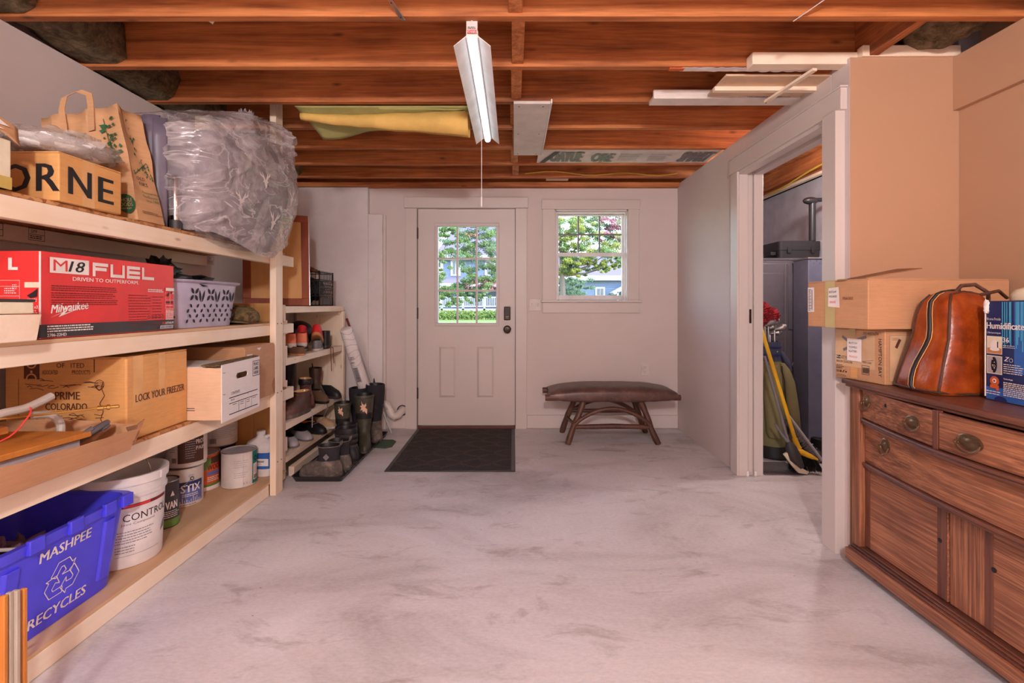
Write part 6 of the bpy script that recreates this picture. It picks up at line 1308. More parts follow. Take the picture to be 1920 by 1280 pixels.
part('wall_ring', MB().tube([(-1.04 + .045 * math.cos(t), 4.612, .17 + .045 * math.sin(t)) for t in [2 * PI * i / 28 for i in range(28)]], .005, 6, closed=True), 'black', ds)
gm = tag(part('green_mat', MB().prism([(-1.145, 3.98, .001), (-1.03, 3.96, .001), (-.985, 4.0, .001), (-.99, 4.16, .001), (-1.03, 4.21, .001), (-1.12, 4.21, .001)], (0, 0, .006)), 'matgreen', bev=.002), 'small green rubber mat beside the boot tray', 'mat')
# door mat
dm = thing('door_mat', 'dark ribbed rectangular rubber backed mat in front of the entrance door', 'mat', (-.44, 4.0, 0))
X0, X1, Y0_, Y1_ = -.895, .012, 3.41, 4.585
part('base', B(X0, X1, Y0_, Y1_, .001, .006), 'blackplastic', dm, bev=.002)
part('pile', B(X0 + .03, X1 - .03, Y0_ + .03, Y1_ - .03, .006, .010), 'matblack', dm)
b = MB(); nx_, ny_ = 7, 9; cw, chh = (X1 - X0 - .08) / nx_, (Y1_ - Y0_ - .08) / ny_
for i in range(nx_):
    for j in range(ny_):
        cx, cy = X0 + .04 + cw * (i + .5), Y0_ + .04 + chh * (j + .5); sg = 1 if (i + j) % 2 else -1
        for k in range(5):
            o = (k - 2) * .024; L = .052 - abs(k - 2) * .010
            b.beam((cx + o - L * .7, cy - sg * (L * .7) + sg * o * 1.0, .0105), (cx + o + L * .7, cy + sg * (L * .7) + sg * o * -1.0 + sg * o, .0105), .008, .005)
part('ridge', b, 'matridge', dm, kind='stuff')
# ================================================================ BENCH
be = thing('rustic_bench', 'low rustic log bench with a brown leather hammock-shaped seat by the back wall', 'bench', (.82, 4.27, 0))
ZS = .385
for y, z in ((4.09, .386), (4.45, .386)):
    pts = [(.262 + 1.12 * t, y, z + .008 * math.sin(PI * t)) for t in [i / 14 for i in range(15)]]
    part('side_log', MB().tube(pts, [.026 + .002 * math.sin(i * 1.7) for i in range(15)], 14), 'log', be, smooth=True)
def seat(u, v):
    x = .30 + 1.06 * u; a = 2 * PI * v; ca, sa = math.cos(a), math.sin(a)
    t = abs(2 * u - 1); h = .034 + .052 * (1 - t ** 3.2) ** .8; w_ = .216 - .014 * t ** 3
    y = 4.27 + w_ * math.copysign(abs(ca) ** .45, ca); z = .392 + (h * max(sa, 0) ** .55 if sa > 0 else -(.050 - .020 * t ** 4) * abs(sa) ** .5)
    z += .003 * noise.noise(Vector((x * 14, y * 9, 1)))
    return (x, y, z)
b = MB(); nv = 40; nu = 44
b.loft([[seat(u / nu, v / nv) for v in range(nv)] for u in range(nu + 1)]); part('seat', b, 'leather_brown', be, smooth=True, ang=60)
LG = {'fl': ((.585, 4.13, .35), (.445, 4.08, 0.001)), 'fr': ((1.06, 4.13, .35), (1.195, 4.08, 0.001)), 'bl': ((.555, 4.42, .35), (.435, 4.47, 0.001)), 'br': ((1.055, 4.42, .35), (1.195, 4.47, 0.001))}
for k, (a, c) in LG.items():
    a, c = Vector(a), Vector(c); part('leg', MB().tube([a.lerp(c, t) + Vector((.004 * math.sin(t * 7), 0, 0)) for t in [i / 8 for i in range(9)]], [.025 + .002 * math.sin(i * 2.1) for i in range(9)], 14), 'log', be, smooth=True)
def lp(k, t): a, c = LG[k]; return Vector(a).lerp(Vector(c), t)
part('stretcher', MB().tube([lp('fl', .60), lp('fl', .60).lerp(lp('fr', .60), .5) + Vector((0, 0, .006)), lp('fr', .60)], [.018, .022, .018], 12), 'log', be, smooth=True)
part('stretcher', MB().tube([lp('bl', .42), lp('bl', .42).lerp(lp('br', .42), .5), lp('br', .42)], [.016, .019, .016], 12), 'log', be, smooth=True)
for a, c in (('fl', 'bl'), ('fr', 'br')): part('stretcher', MB().tube([lp(a, .55), lp(c, .6)], .014, 12), 'log', be, smooth=True)
for k0, k1, yy in (('fl', 'fr', -.02), ('bl', 'br', .02)):
    a, c = lp(k0, .52), lp(k1, .56); part('arch', MB().tube([a.lerp(c, t) + Vector((0, yy, .135 * math.sin(PI * t) ** .8)) for t in [i / 20 for i in range(21)]], .0165, 12), 'log', be, smooth=True)

# ================================================================ SIDEBOARD
sb = thing('antique_sideboard', 'antique dark oak sideboard with bowed drawers and brass pulls along the right wall', 'sideboard', (1.75, 1.55, 0))
SY0, SY1 = .93, 2.18
def bow(y, amp, L=1.30): t = (2.17 - y) / L; return amp * math.sin(PI * max(0, min(1, t)))
def front(mb, y0, y1, z0, z1, x, amp, d=.02, n_=24):   # bowed panel with its face at x - bow
    rings = []
    for i in range(n_ + 1):
        y = y0 + (y1 - y0) * i / n_; xf = x - bow(y, amp); rings.append([(xf, y, z0), (xf, y, z1), (xf + d, y, z1), (xf + d, y, z0)])
    return mb.loft(rings)
part('top', front(MB(), SY0 - .02, SY1 + .012, .808, .828, 1.455, .020, .55), 'darkwoodY', sb, bev=.004)
part('top_molding', front(MB(), SY0 - .012, SY1 + .006, .795, .808, 1.468, .022, .5), 'darkwoodY', sb, bev=.004)
part('side_panel', B(1.535, 1.97, SY1 - .022, SY1 - .002, .10, .795), 'darkwoodZ', sb)
part('back_panel', B(1.95, 1.975, SY0, SY1 - .024, .10, .795), 'darkwoodZ', sb)
part('carcass', MB().box(1.56, 1.95, SY0, SY1 - .024, .10, .12).box(1.56, 1.95, SY0, SY1 - .024, .45, .47).box(1.56, 1.95, SY0, SY0 + .02, .12, .795).box(1.56, 1.95, 1.5, 1.52, .12, .45), 'darkwoodY', sb)
part('corner_post', B(1.495, 1.545, SY1 - .045, SY1 + .0, .105, .795), 'oakZ', sb, bev=.003)
part('corner_post', B(1.495, 1.545, SY0, SY0 + .045, .105, .795), 'oakZ', sb, bev=.003)
part('drawer_divider', front(MB(), 1.668, 1.69, .664, .795, 1.512, .085), 'darkwoodZ', sb, bev=.003)
def handle(p, w, h, par):   # oval back plate with a swinging bail
    x = p[0]; y, z = p[1], p[2]
    def e(sc, dx): return [(x - dx, y + w * sc * math.cos(a), z + h * sc * math.sin(a)) for a in [2 * PI * i / 28 for i in range(28)]]
    hp = part('handle', MB().loft([e(1, 0), e(1, .002), e(.88, .004), e(.82, .0022), e(.45, .003), e(.3, .0045), e(.12, .0055)]), 'antiquebrass', par, smooth=True, ang=14)
    part('bail', MB().tube([(x - .009 - .007 * math.sin(s), y - w * .92 * math.cos(s), z - .002 - h * 1.12 * math.sin(s)) for s in [PI * i / 20 for i in range(21)]], .0032, 8), 'antiquebrass', hp, smooth=True)
    for s in (-1, 1): part('bail_post', MB().cyl((x, y + s * w * .86, z - .003), (x - .013, y + s * w * .86, z - .003), .004, n=10), 'antiquebrass', hp, smooth=True)
def drawer(y0, y1, z0, z1, x, amp, hy, mat='oakY'):
    d = part('drawer', front(MB(), y0, y1, z0, z1, x, amp, .018), mat, sb, bev=.002)
    for (y, z, w_, h_) in hy: handle((x - bow(y, amp) - .0005, y, z), w_, h_, d)
    return d
d1 = drawer(1.694, 2.130, .668, .790, 1.514, .085, [(2.085, .745, .026, .026), (1.785, .727, .038, .025)])
part('keyhole', MB().cyl((1.514 - bow(1.95, .085) - .001, 1.95, .755), (1.514 - bow(1.95, .085) + .002, 1.95, .755), .007, n=12), 'black', sb)
drawer(SY0 + .05, 1.664, .668, .790, 1.514, .085, [(1.545, .722, .046, .026), (1.10, .722, .046, .026)])
part('molding', front(MB(), SY0 + .0, 2.135, .652, .665, 1.505, .092, .04), 'darkwoodY', sb, bev=.005, seg=3)
part('molding', front(MB(), SY0 + .0, 2.135, .640, .651, 1.512, .090, .04), 'darkwoodY', sb, bev=.004, seg=3)
drawer(SY0 + .05, 2.130, .478, .638, 1.522, .050, [(1.99, .585, .028, .030), (1.10, .56, .03, .03)])
part('molding', front(MB(), SY0, 2.135, .462, .476, 1.510, .052, .04), 'darkwoodY', sb, bev=.005, seg=3)
part('molding', front(MB(), SY0, 2.135, .450, .461, 1.516, .048, .04), 'darkwoodY', sb, bev=.004, seg=3)
def cdoor(y0, y1, ky, mat):
    d = part('door', B(1.520, 1.538, y0, y1, .112, .447), mat, sb, bev=.002)
    part('hinge_stile', B(1.5185, 1.5205, y1 - .028, y1 - .001, .114, .445), 'darkwoodZ', d); part('latch_stile', B(1.5185, 1.5205, y0 + .001, y0 + .04, .114, .445), 'darkwoodZ', d)
    part('knob_hole', MB().cyl((1.5178, ky, .315), (1.5195, ky, .315), .0085, n=14), 'black', d)
    return d
cdoor(1.728, 2.130, 1.757, 'oakY'); cdoor(1.02, 1.590, 1.560, 'oakY')
part('centre_stile', B(1.524, 1.545, 1.594, 1.722, .112, .447), 'oakZ', sb)
part('end_stile', B(1.524, 1.545, .976, 1.016, .112, .447), 'oakZ', sb)
for i, (x, z0, z1) in enumerate(((1.468, .036, .086), (1.478, .086, .094), (1.488, .094, .101), (1.498, .101, .108))): part('base_molding', B(x, 1.97, SY0 - .02 + .004 * i, SY1 + .006 - .004 * i, z0, z1 - .0002), 'oakY' if i == 0 else 'darkwoodY', sb, bev=.003)
for y in (2.06, 1.02):
    for x in (1.52, 1.92):
        c = part('caster', MB().cyl((x - .009, y, .0175), (x + .009, y, .0175), .0165, n=20), 'bronze', sb, smooth=True); part('caster_stem', MB().cyl((x, y, .02), (x, y, .036), .007, n=10), 'bronze', c)

# ================================================================ ON THE SIDEBOARD
ZT = .829
fb = carton('ceiling_fan_carton', 'printed ceiling fan carton reading HAMPTON BAY at the end of the sideboard', 0, 0, 0, 0, ZT, 1.052, 'cardboard', foot=[(1.500, 1.992), (1.84, 2.02), (1.80, 2.243), (1.462, 2.240)])
A_, B_ = Vector((1.462, 2.240, ZT)), Vector((1.500, 1.992, ZT)); L = (B_ - A_).length
f = Face(A_, B_ - A_, (0, 0, 1)); f.l = .002; H = .223
f.rect(.001, .055, .205, .215, 'tan', .5); f.text('HAMPTON BAY', .222, .185, .016, 'inkblack', w=.155, rot=-PI / 2)
f.text('1014003674', .15, .198, .013, 'inkblack', w=.072); f.rect(.008, .085, .030, .100, 'inkblack'); f.text('42 in.', .010, .089, .008, 'inkwhite', bold=.012, k=2); f.text('LETTA', .034, .088, .011, 'inkblack', w=.03); f.text('INDOOR CEILING FAN', .008, .068, .010, 'inkblack', w=.085)
f.greek(.008, .058, .05, 2, .007, .0025, 'inkblack'); f.greek(.008, .045, .04, 1, .007, .004, 'inkblack')
f.text('LED', .008, .024, .010, 'inkblack', w=.014, bold=.012); f.rect(.026, .024, .036, .034, 'inkbrown'); f.line([(.042, .024), (.05, .036)], .004, 'inkblack'); f.rect(.054, .026, .065, .032, 'inkbrown'); f.greek(.008, .014, .07, 2, .006, .002, 'inkbrown')
for a, c in (((.04, .185), (.09, .155)), ((.12, .175), (.165, .19)), ((.045, .125), (.09, .145))): f.line([a, c], .012, 'gray', 1.2)
f.line([(.0, .10), (.05, .085), (.12, .08), (.20, .095)], .0015, 'gray'); f.frame(.142, .030, .180, .068, .0015, 'inkblack')
for i in range(11): f.rect(.147 + i * .0028, .036, .1485 + i * .0028, .06, 'inkblack')
f.text('OPEN HERE', .145, .078, .006, 'inkblack'); f.rect(.085, .008, .12, .055, 'cardboard_orange', .8)
f.rect(.078, .190, .112, .222, 'amber', 2); f.rect(.07, .082, .145, .178, 'paper', 3)
for i, s in enumerate(('BUTCH', 'TOWELS', 'PLATTERS')): f.text(s, .082, .155 - i * .018, .008, 'inkblack', w=.042, k=4, rot=.02)
f.text('POOLCO', .085, .096, .008, 'red', w=.04, k=4); f.done(fb)
f = Face(B_, Vector((.34, .028, 0)), (0, 0, 1)); f.l = .002; f.rect(.016, .012, .22, .205, 'tan'); f.frame(.018, .014, .215, .202, .0012, 'inkbrown'); f.greek(.03, .19, .06, 2, .006, .002, 'inkbrown'); f.line([(.045, .150), (.062, .185)], .012, 'inkbrown', 1.5); f.done(fb)
ub = carton('long_carton', 'long brown carton with a raised flap stacked across the fan carton', 0, 0, 0, 0, 1.0565, 1.257, 'cardboard', foot=[(1.398, 1.945), (1.985, 1.975), (1.985, 2.243), (1.338, 2.243)])
A_, B_ = Vector((1.338, 2.243, 1.0565)), Vector((1.398, 1.945, 1.0565))
f = Face(A_, B_ - A_, (0, 0, 1)); f.l = .002
f.rect(.002, .065, .038, .175, 'paper'); f.rect(.098, .0, .150, .198, 'amber', 1.2); f.poly([(.115, .09), (.175, .085), (.170, .172), (.118, .168)], 'paper', 2)
for i in range(14): f.rect(.008, .072 + i * .007, .018 + .004 * (i % 2), .0745 + i * .007, 'inkblack', 2); 
f.rect(.026, .075, .029, .165, 'inkblack', 2); f.text('BUTCHY', .124, .148, .009, 'inkblack', w=.036, k=3); f.text('POOLHOUSE', .124, .128, .009, 'inkblack', w=.038, k=3); f.text('DISHES', .127, .104, .009, 'red', w=.03, k=3); f.text('FRAGILE', .19, .118, .012, 'inkred', w=.05, k=2)
f.done(ub)
part('raised_flap', MB().prism([(1.40, 1.96, 1.258), (1.62, 1.955, 1.296), (1.60, 2.06, 1.30), (1.40, 2.08, 1.259)], (0, 0, .004)), 'cardboard_cut', ub)
part('tape_bump', MB().blob((1.372, 2.06, 1.2585), .012, .03, .003, 12, 6), 'amber', ub)
# leather travel bag
lbg = thing('leather_travel_bag', 'upright tan brown leather travel bag with dark zip and piping on the sideboard', 'bag', (1.63, 1.85, ZT))
BG = [  # z, x0, x1, ya (near), yb (far)
    (0, 1.512, 1.735, 1.752, 1.965), (.02, 1.504, 1.742, 1.748, 1.970), (.10, 1.520, 1.745, 1.750, 1.955), (.20, 1.545, 1.742, 1.755, 1.935), (.28, 1.555, 1.738, 1.762, 1.925), (.335, 1.568, 1.728, 1.775, 1.912), (.362, 1.590, 1.712, 1.795, 1.895), (.374, 1.615, 1.69, 1.815, 1.875)]
def bq(x0, x1, ya, yb, z, n_=48, e=.38):
    o = []
    for i in range(n_):
        a = 2 * PI * i / n_ + PI / 4; ca, sa = math.cos(a), math.sin(a)
        x = (x0 + x1) / 2 + (x1 - x0) / 2 * math.copysign(abs(ca) ** e, ca); y = (ya + yb) / 2 + (yb - ya) / 2 * math.copysign(abs(sa) ** e, sa)
        q = Vector((x, y, ZT + .001 + z)); k = .006 * noise.noise(q * 14) if .01 < z < .36 else 0
        o.append((q.x + k, q.y + k, q.z))
    return o
def bgi(z):
    for a, c in zip(BG, BG[1:]):
        if a[0] <= z <= c[0]: t = (z - a[0]) / (c[0] - a[0]); return [a[j] + (c[j] - a[j]) * t for j in range(5)]
    return BG[-1]
zz = [0, .008, .02, .05, .08, .11, .14, .17, .20, .23, .26, .285, .31, .335, .35, .362, .370, .374]
part('body', MB().loft([bq(*bgi(z)[1:], z) for z in zz]), 'leather_tan', lbg, smooth=True, ang=80)
def edge(fx_, fy_, z, o=.003): _, x0, x1, ya, yb = bgi(z); return (x0 + (x1 - x0) * fx_, ya + (yb - ya) * fy_, ZT + .001 + z)
part('piping', MB().tube([Vector(edge(.045, .04, z)) for z in zz[1:-2]] + [Vector(edge(.2, .02, .366)), Vector(edge(.5, .0, .372)), Vector(edge(.85, .03, .362))], .0042, 8), 'brownlab', lbg, smooth=True)
part('piping', MB().tube([Vector(edge(.06, .955, z)) for z in zz[1:-2]], .0042, 8), 'brownlab', lbg, smooth=True)
part('piping', MB().tube([Vector(edge(.03, .95, .01)), Vector(edge(-.01, .5, .008)), Vector(edge(.03, .04, .01)), Vector(edge(.5, -.005, .006)), Vector(edge(.95, .03, .006))], .0045, 8), 'brownlab', lbg, smooth=True)
zp = MB(); ribz = [Vector(edge(-.012, .50 + .07 * math.sin(z * 22), z)) for z in zz[1:-1]] + [Vector(edge(.3, .5, .375)), Vector(edge(.7, .5, .376))]
for s in (1,): zp.tube(ribz, .0065, 8)
part('zipper', zp, 'black', lbg, smooth=True)
for o in (-.012, .012): part('stitching', MB().tube([p + Vector((-.0005, o, 0)) for p in ribz[:-2]], .0014, 5), 'tapegold', lbg)
part('dark_panel', MB().loft([[(1.722, bgi(z)[3] - .003, ZT + z), (bgi(z)[2] + .002, bgi(z)[3] - .002, ZT + z), (bgi(z)[2] + .003, bgi(z)[4] - .01, ZT + z), (1.722, bgi(z)[4] - .01, ZT + z)] for z in zz[1:13]]), 'leather_brown', lbg, smooth=True)
part('handle', MB().tube([(1.64, 1.83, ZT + .372), (1.66, 1.83, ZT + .395), (1.72, 1.84, ZT + .400), (1.78, 1.85, ZT + .37), (1.79, 1.86, ZT + .32)], .007, 8), 'leather_brown', lbg, smooth=True)
part('luggage_strap', MB().tube([(1.70, 1.80, ZT + .36), (1.76, 1.79, ZT + .375), (1.82, 1.82, ZT + .35)], .006, 8), 'brownlab', lbg, smooth=True)
# blue humidifier box
hbx = thing('blue_appliance_box', 'worn blue printed appliance box reading Humidificateur at the right of the sideboard', 'box', (1.74, 1.55, ZT))
HX, HY0, HY1, HH = 1.632, 1.40, 1.705, .338
part('body', MB().prism([(HX - .012, HY0, ZT), (HX + .002, HY1, ZT), (HX + .21, HY1 - .01, ZT), (HX + .20, HY0 - .01, ZT)], (0, 0, HH)), 'navy', hbx, bev=.003)
A_, B_ = Vector((HX + .002, HY1, ZT)), Vector((HX - .012, HY0, ZT)); f = Face(A_, B_ - A_, (0, 0, 1)); f.l = .0016
f.rect(.10, .10, .305, .334, 'blue', .5); f.rect(.065, .12, .30, .334, 'cyanlab', .8) if False else None
for i in range(26): u = .058 + i * .009 * R.uniform(.8, 1.1); f.rect(u, .17 + .05 * R.random(), u + .004, .334, 'cyanlab', .8)
f.rect(.0, .002, .305, .045, 'blue', .6); f.text('Brume Froide', .006, .272, .009, 'inkwhite', w=.05, k=2); f.text('Humidificateur', .005, .243, .022, 'inkwhite', w=.155, bold=.014, k=2); f.text('Ultrasonique', .006, .225, .008, 'inkwhite', w=.05, k=2)
f.rect(.004, .158, .060, .218, 'cream', 1.2); f.rect(.006, .160, .058, .178, 'gum', 1.6); f.disc(.034, .188, .016, 'inkwhite', 2, ry=.017); f.disc(.034, .174, .018, 'inkwhite', 2, ry=.006); f.rect(.044, .18, .048, .20, 'inkblack', 2.4)
f.rect(.004, .090, .060, .152, 'cream', 1.2); f.rect(.007, .093, .057, .149, 'lightgray', 1.6); f.disc(.032, .121, .011, 'inkblack', 2, ry=.027); f.ring(.034, .117, .004, .001, 'inkwhite', 3)
for k in range(5): f.disc(.028 + .007 * (k % 2), .100 + k * .010, .0016, 'inkwhite', 3)
f.text('36', .064, .200, .016, 'inkwhite', bold=.012, k=2); f.greek(.064, .19, .11, 2, .006, .002, 'inkwhite', k=2); f.text('Z', .068, .138, .014, 'inkwhite', bold=.04, shear=.4, k=2); f.ring(.092, .142, .006, .001, 'inkwhite', 2); f.greek(.066, .128, .14, 5, .007, .0022, 'inkwhite', k=2)
f.ring(.034, .066, .013, .008, 'orangelab', 2); f.disc(.034, .067, .008, 'inkwhite', 2.2); f.disc(.034, .067, .004, 'red', 2.6); f.rect(.018, .042, .050, .053, 'orangelab', 2); f.rect(.040, .036, .050, .044, 'orangelab', 2)
f.greek(.004, .032, .06, 2, .008, .003, 'inkwhite', k=2); f.text('Technologie', .066, .075, .006, 'inkwhite', k=2, bold=.014); f.greek(.066, .068, .15, 8, .006, .003, 'inkwhite', .1, k=2); f.disc(.055, .006, .022, 'navy', 1.5, ry=.012)
f.done(hbx)
part('torn_corner', MB().blob((HX + .0, HY1 - .002, ZT + HH - .02), .006, .010, .022, 12, 10, .6, 9, 2), 'paper', hbx)
part('worn_edge', MB().beam((HX - .001, HY1 + .001, ZT + .01), (HX - .0005, HY1 + .001, ZT + HH - .03), .003, .003), 'paper', hbx)
cf = thing('cream_lid', 'rounded cream plastic part poking out of the blue box', 'lid', (1.74, 1.6, ZT + HH))
b = MB(); b.loft([[(1.74 + rx * math.copysign(abs(math.cos(a)) ** .6, math.cos(a)), 1.57 + ry * math.copysign(abs(math.sin(a)) ** .6, math.sin(a)), ZT + HH + .001 + z) for a in [2 * PI * i / 36 for i in range(36)]] for z, rx, ry in ((0, .085, .11), (.02, .085, .11), (.036, .075, .10), (.044, .055, .08))]); part('body', b, 'cream', cf, smooth=True)
part('dark_knob', B(1.69, 1.71, 1.44, 1.457, ZT + HH + .002, ZT + HH + .034), 'brownlab', cf, bev=.003)

# ================================================================ CLOSET
lk = thing('tall_black_locker', 'tall black steel locker with embossed door panels inside the closet', 'locker', (2.2, 4.35, 0))
def rbox(x0, x1, y0, y1, r, z0, z1): return MB().loft([rr4(x0, x1, y0, y1, r, z0), rr4(x0, x1, y0, y1, r, z1)])
part('body', rbox(1.93, 2.445, 4.12, 4.60, .045, .02, 1.53), 'lockerblack', lk, smooth=True)
part('top', rbox(1.925, 2.45, 4.115, 4.605, .047, 1.5305, 1.545), 'lockerblack', lk, smooth=True)
dd = part('door', B(1.99, 2.40, 4.108, 4.1195, .06, 1.50), 'lockerblack', lk, bev=.004)
ep = part('embossed_panel', B(2.02, 2.24, 4.100, 4.1075, .95, 1.42), 'lockerblack', dd, bev=.006)
part('embossed_panel', B(2.285, 2.36, 4.102, 4.1075, .95, 1.50), 'lockerblack', dd, bev=.004)
part('embossed_panel', B(2.02, 2.24, 4.102, 4.1075, .10, .85), 'lockerblack', dd, bev=.006)
part('door_gap', B(2.258, 2.262, 4.104, 4.1075, .06, 1.50), 'gray', dd)
f = Face((2.05, 4.0995, 1.0), (1, 0, 0), (0, 0, 1)); f.frame(.0, -.02, .16, .155, .002, 'gray'); f.text('shell', .04, .085, .025, 'gray', w=.09); f.text('island', .03, .045, .025, 'gray', w=.11); f.rect(.02, .12, .14, .123, 'gray'); f.rect(.02, .02, .14, .023, 'gray'); f.done(ep)
hd_ = part('handle', MB().tube([(2.345, 4.095, .735), (2.31, 4.09, .655), (2.315, 4.09, .640), (2.385, 4.09, .632), (2.395, 4.09, .645), (2.36, 4.095, .735)], .004, 8, closed=True), 'chrome', lk, smooth=True)
part('handle_mount', B(2.335, 2.372, 4.088, 4.107, .73, .752), 'chrome', hd_, bev=.002)
gk = thing('grey_cabinet', 'narrow blue grey metal cabinet standing right of the black locker', 'cabinet', (2.45, 3.95, 0))
part('body', B(2.318, 2.585, 3.88, 4.09, .06, 1.515), 'lockergray', gk, bev=.004); part('plinth', B(2.33, 2.57, 3.90, 4.08, .001, .06), 'black', gk); part('cap', B(2.312, 2.59, 3.874, 4.096, 1.516, 1.528), 'steel', gk, bev=.002)
for i in range(5): part('rivet', MB().blob((2.335 + .025 * i, 3.8795, 1.50 - .02 * (i % 2)), .003, .002, .003, 8, 6), 'black', gk)
cs = thing('black_tool_case', 'black plastic carrying case lying on top of the locker', 'case', (2.42, 4.35, 1.547))
part('base', rbox(2.24, 2.585, 4.15, 4.45, .03, 1.547, 1.615), 'blackplastic', cs, smooth=True); part('lid', rbox(2.235, 2.59, 4.145, 4.455, .03, 1.6155, 1.69), 'blackplastic', cs, smooth=True, bev=0)
part('latch', B(2.19, 2.235, 4.2, 4.30, 1.575, 1.605), 'black', cs, bev=.004); part('lid_panel', rbox(2.29, 2.55, 4.19, 4.41, .03, 1.6905, 1.70), 'blackplastic', cs, smooth=True)
for x in (2.30, 2.50): part('latch', B(x, x + .03, 4.138, 4.1455, 1.59, 1.64), 'black', cs, bev=.002)
pp = thing('black_post', 'black glossy upright post with a rounded cap standing on the tool case', 'post', (2.565, 4.25, 1.7))
part('tube', MB().cyl((2.555, 4.22, 1.7005), (2.555, 4.22, 2.03), .027, n=24), 'blackplastic', pp, smooth=True); part('cap', MB().blob((2.54, 4.22, 2.045), .065, .04, .032, 24, 12), 'blackplastic', pp, smooth=True); part('arm', MB().cyl((2.56, 4.22, 2.05), (2.66, 4.22, 2.055), .018), 'blackplastic', pp, smooth=True)
# golf bag
gb_ = thing('golf_bag', 'green and navy golf bag leaning in the closet', 'golf bag', (1.93, 3.75, 0))
gA, gB2 = Vector((1.985, 3.76, .075)), Vector((1.945, 3.80, .875)); dv = gB2 - gA
def gring(t, rx, ry, off=0): c = gA + dv * t; return [(c.x + off + rx * math.cos(a), c.y + ry * math.sin(a), c.z) for a in [2 * PI * i / 32 for i in range(32)]]
part('body', MB().loft([gring(0, .115, .105), gring(.02, .12, .11), gring(.5, .115, .105), gring(.75, .10, .095), gring(.82, .092, .09)]), 'golfgreen', gb_, smooth=True)
part('collar', MB().loft([gring(.82, .094, .092), gring(.88, .096, .094), gring(.99, .098, .096), gring(1.0, .098, .096), gring(1.0, .088, .086), gring(.84, .085, .083)]), 'golfnavy', gb_, smooth=True)
for t in (.87, .94): part('collar_band', MB().loft([gring(t, .099, .097), gring(t + .012, .101, .099), gring(t + .02, .099, .097)], False, False), 'navy', gb_, smooth=True)
part('base_cup', MB().loft([gring(-.085, .118, .108), gring(-.07, .128, .118), gring(.03, .126, .116)]), 'black', gb_, smooth=True)
pk = MB(); pk.loft([[(c.x + ox + .055 * math.copysign(abs(math.cos(a)) ** .7, math.cos(a)) * w_, c.y - .07 + .05 * math.sin(a) * w_, c.z) for a in [2 * PI * i / 24 for i in range(24)]] for t, w_, ox in ((.08, .6, .10), (.12, 1, .11), (.35, 1.05, .11), (.62, .95, .10), (.74, .7, .085), (.80, .35, .07)) for c in [gA + dv * t]])
part('side_pocket', pk, 'golfgreen', gb_, smooth=True)
pk = MB(); pk.loft([[(c.x + ox + .07 * math.copysign(abs(math.cos(a)) ** .7, math.cos(a)) * w_, c.y - .105 + .04 * math.sin(a) * w_, c.z) for a in [2 * PI * i / 24 for i in range(24)]] for t, w_, ox in ((.12, .8, -.03), (.16, 1, -.03), (.5, 1, -.03), (.7, .9, -.02), (.78, .5, -.01)) for c in [gA + dv * t]])
part('front_pocket', pk, 'golfgreen', gb_, smooth=True)
part('zipper', MB().tube([gA + dv * t + Vector((.045, -.135 + .02 * (t > .7), 0)) for t in (.16, .3, .5, .65, .72, .78)], .004, 6), 'black', gb_, smooth=True)
part('shoulder_flap', MB().tube([gA + dv * .90 + Vector((.09, -.03, 0)), gA + dv * .80 + Vector((.12, -.05, 0)), gA + dv * .72 + Vector((.14, -.05, 0))], [.018, .026, .014], 10), 'golfnavy', gb_, smooth=True)
part('snap', MB().blob(gA + dv * .91 + Vector((.03, -.096, 0)), .006, .004, .006, 10, 6), 'chrome', gb_)
CL = [(.0, -.03, .13, .05, .5), (.055, -.02, .09, .055, .3), (.04, .02, .055, .05, .0), (-.03, -.04, .12, .05, .8), (-.01, .0, .09, .05, .4)]
for i, (ox, oy, up, L_, an) in enumerate(CL):
    lab = ['steel golf iron standing highest in the golf bag', 'steel golf iron with its head turned to the right', 'steel golf iron lowest at the right of the golf bag', 'steel golf iron near the red cover', 'steel golf iron in the middle of the golf bag'][i]
    g = thing('golf_club', lab, 'golf club', gB2 + Vector((ox, oy, 0)), 'golf clubs in the bag')
    p0_ = gA + dv * .55 + Vector((ox * .6, oy * .6, 0)); p1_ = gB2 + Vector((ox, oy, up))
    part('shaft', MB().cyl(p0_, p1_, .006, n=10), 'steel', g, smooth=True); u1 = Vector((math.cos(an), -.25, .35 * math.sin(an) + .25)).normalized(); e_ = p1_ + u1 * .085
    part('head', MB().tube([p1_ - u1 * .004, p1_ + u1 * .03, p1_ + u1 * .06, e_], [.007, .020, .027, .016], 12), 'steel', g, smooth=True)
hc = thing('red_headcover', 'fuzzy red club cover on top of the golf bag', 'club cover', gB2 + Vector((-.06, 0, .2)))
for c_, r_ in (((-.045, -.02, .235), .062), ((.02, -.03, .195), .058), ((-.045, -.02, .165), .05)):
    part('tuft', MB().blob(gB2 + Vector(c_), r_, r_, r_, 36, 24, .45, 26, 3), 'furred', hc, smooth=False)
part('shaft', MB().cyl(gA + dv * .6, gB2 + Vector((-.045, -.02, .17)), .006), 'steel', hc)
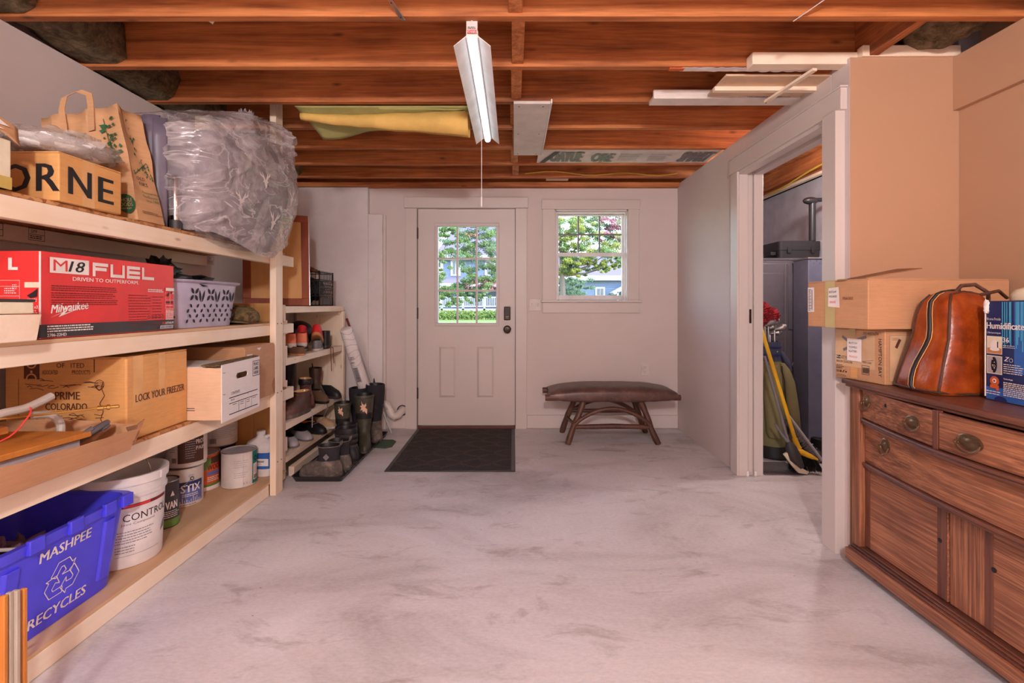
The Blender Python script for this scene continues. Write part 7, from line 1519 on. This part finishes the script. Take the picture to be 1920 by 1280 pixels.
# broom
br = thing('yellow_broom', 'yellow broom with black bristles leaning in the closet doorway', 'broom', (1.95, 3.42, 0))
h0, h1 = Vector((1.728, 3.44, .985)), Vector((1.955, 3.405, .185))
part('handle', MB().cyl(h0, h1, .0125, n=16), 'yellow', br, smooth=True); part('socket', MB().tube([h1 - (h1 - h0).normalized() * .05, h1, h1 + (h1 - h0).normalized() * .02], [.016, .020, .026], 16), 'yellow', br, smooth=True)
hc0, hc1 = Vector((1.905, 3.415, .175)), Vector((2.070, 3.365, .100)); ax = (hc1 - hc0).normalized(); up = ax.cross(Vector((0, 1, 0))).normalized(); up = up if up.z > 0 else -up
def oval(t, w_, h_): c = hc0.lerp(hc1, t); return [c + Vector((0, 1, 0)) * w_ * math.cos(a) + up * h_ * math.sin(a) for a in [2 * PI * i / 16 for i in range(16)]]
part('head_block', MB().loft([oval(0, .012, .008), oval(.1, .026, .016), oval(.4, .034, .022), oval(.8, .028, .016), oval(1, .012, .008)]), 'yellow', br, smooth=True)
bsn = MB(); rr = random.Random(4)
for i in range(520):
    t = rr.random(); c = hc0.lerp(hc1, t) + Vector((0, rr.uniform(-.02, .02), 0)) - up * .008; e_ = c + Vector((.028 * (t + .2) + rr.uniform(-.008, .008), rr.uniform(-.02, .02) - .01, 0)); e_.z = .004 + .016 * rr.random() + .01 * t
    bsn.tube([c, c.lerp(e_, .5), e_], [.0014, .0014, .0008], 3, False)
part('bristles', bsn, 'black', br, kind='stuff')
sh = thing('snow_brush', 'grey snow brush with a pale scraper blade leaning beside the broom', 'brush', (1.86, 3.40, 0))
s0, s1, s2_ = Vector((1.735, 3.41, .80)), Vector((1.885, 3.385, .215)), Vector((1.93, 3.36, .085))
part('shaft', MB().cyl(s0, s1, .009, n=12), 'gray', sh, smooth=True); part('grip', MB().tube([Vector((1.800, 3.395, .335)), Vector((1.842, 3.392, .27)), s1], [.008, .010, .013], 12), 'gray', sh, smooth=True)
part('head', MB().tube([s1, s1.lerp(s2_, .3), s1.lerp(s2_, .8), s2_ + Vector((.03, -.01, -.035))], [.018, .036, .040, .016], 16), 'darkgray', sh, smooth=True)
part('blade', MB().prism([(1.850, 3.375, .130), (1.90, 3.36, .055), (1.935, 3.35, .012), (1.990, 3.34, .006), (2.00, 3.34, .022), (1.945, 3.35, .055), (1.87, 3.37, .145)], (0, .02, 0)), 'cream', sh, bev=.002)
ph = thing('long_brush', 'second brush with grey bristles lying behind the yellow broom', 'brush', (2.06, 3.6, 0))
l0, l1 = Vector((2.02, 3.66, .36)), Vector((2.19, 3.50, .05))
part('back', MB().beam(l0, l1, .022, .016), 'lightgray', ph, bev=.004); bs = MB()
for i in range(300):
    t = rr.random(); c = l0.lerp(l1, t); bs.tube([c, c + Vector((rr.uniform(-.055, -.03), rr.uniform(-.012, .012), rr.uniform(-.035, -.01)))], [.0018, .001], 3, False)
part('bristles', bs, 'gray', ph, kind='stuff')
shoe('black_sneaker', 'black sneaker with red trim lying behind the brooms', (2.20, 3.72, .001), -PI * .35, MID[:6], 'black', 'black', .024, laces=4, lacem='sole', cuff=('inkred', .012), s=1.1)
shoe('black_sneaker', 'second black sneaker tucked against the grey cabinet', (2.33, 3.64, .001), -PI * .30, MID[:6], 'black', 'black', .024, laces=4, lacem='sole', s=1.1)
gmr = thing('ribbed_mat', 'thin grey ribbed mat on the closet floor by the doorway', 'mat', (1.85, 3.45, 0))
part('base', B(1.70, 1.99, 3.34, 3.62, .001, .004), 'gray', gmr)
b = MB()
for i in range(18): b.box(1.705 + i * .0158, 1.712 + i * .0158, 3.345, 3.615, .0038, .0055)
part('rib', b, 'darkgray', gmr, kind='stuff')
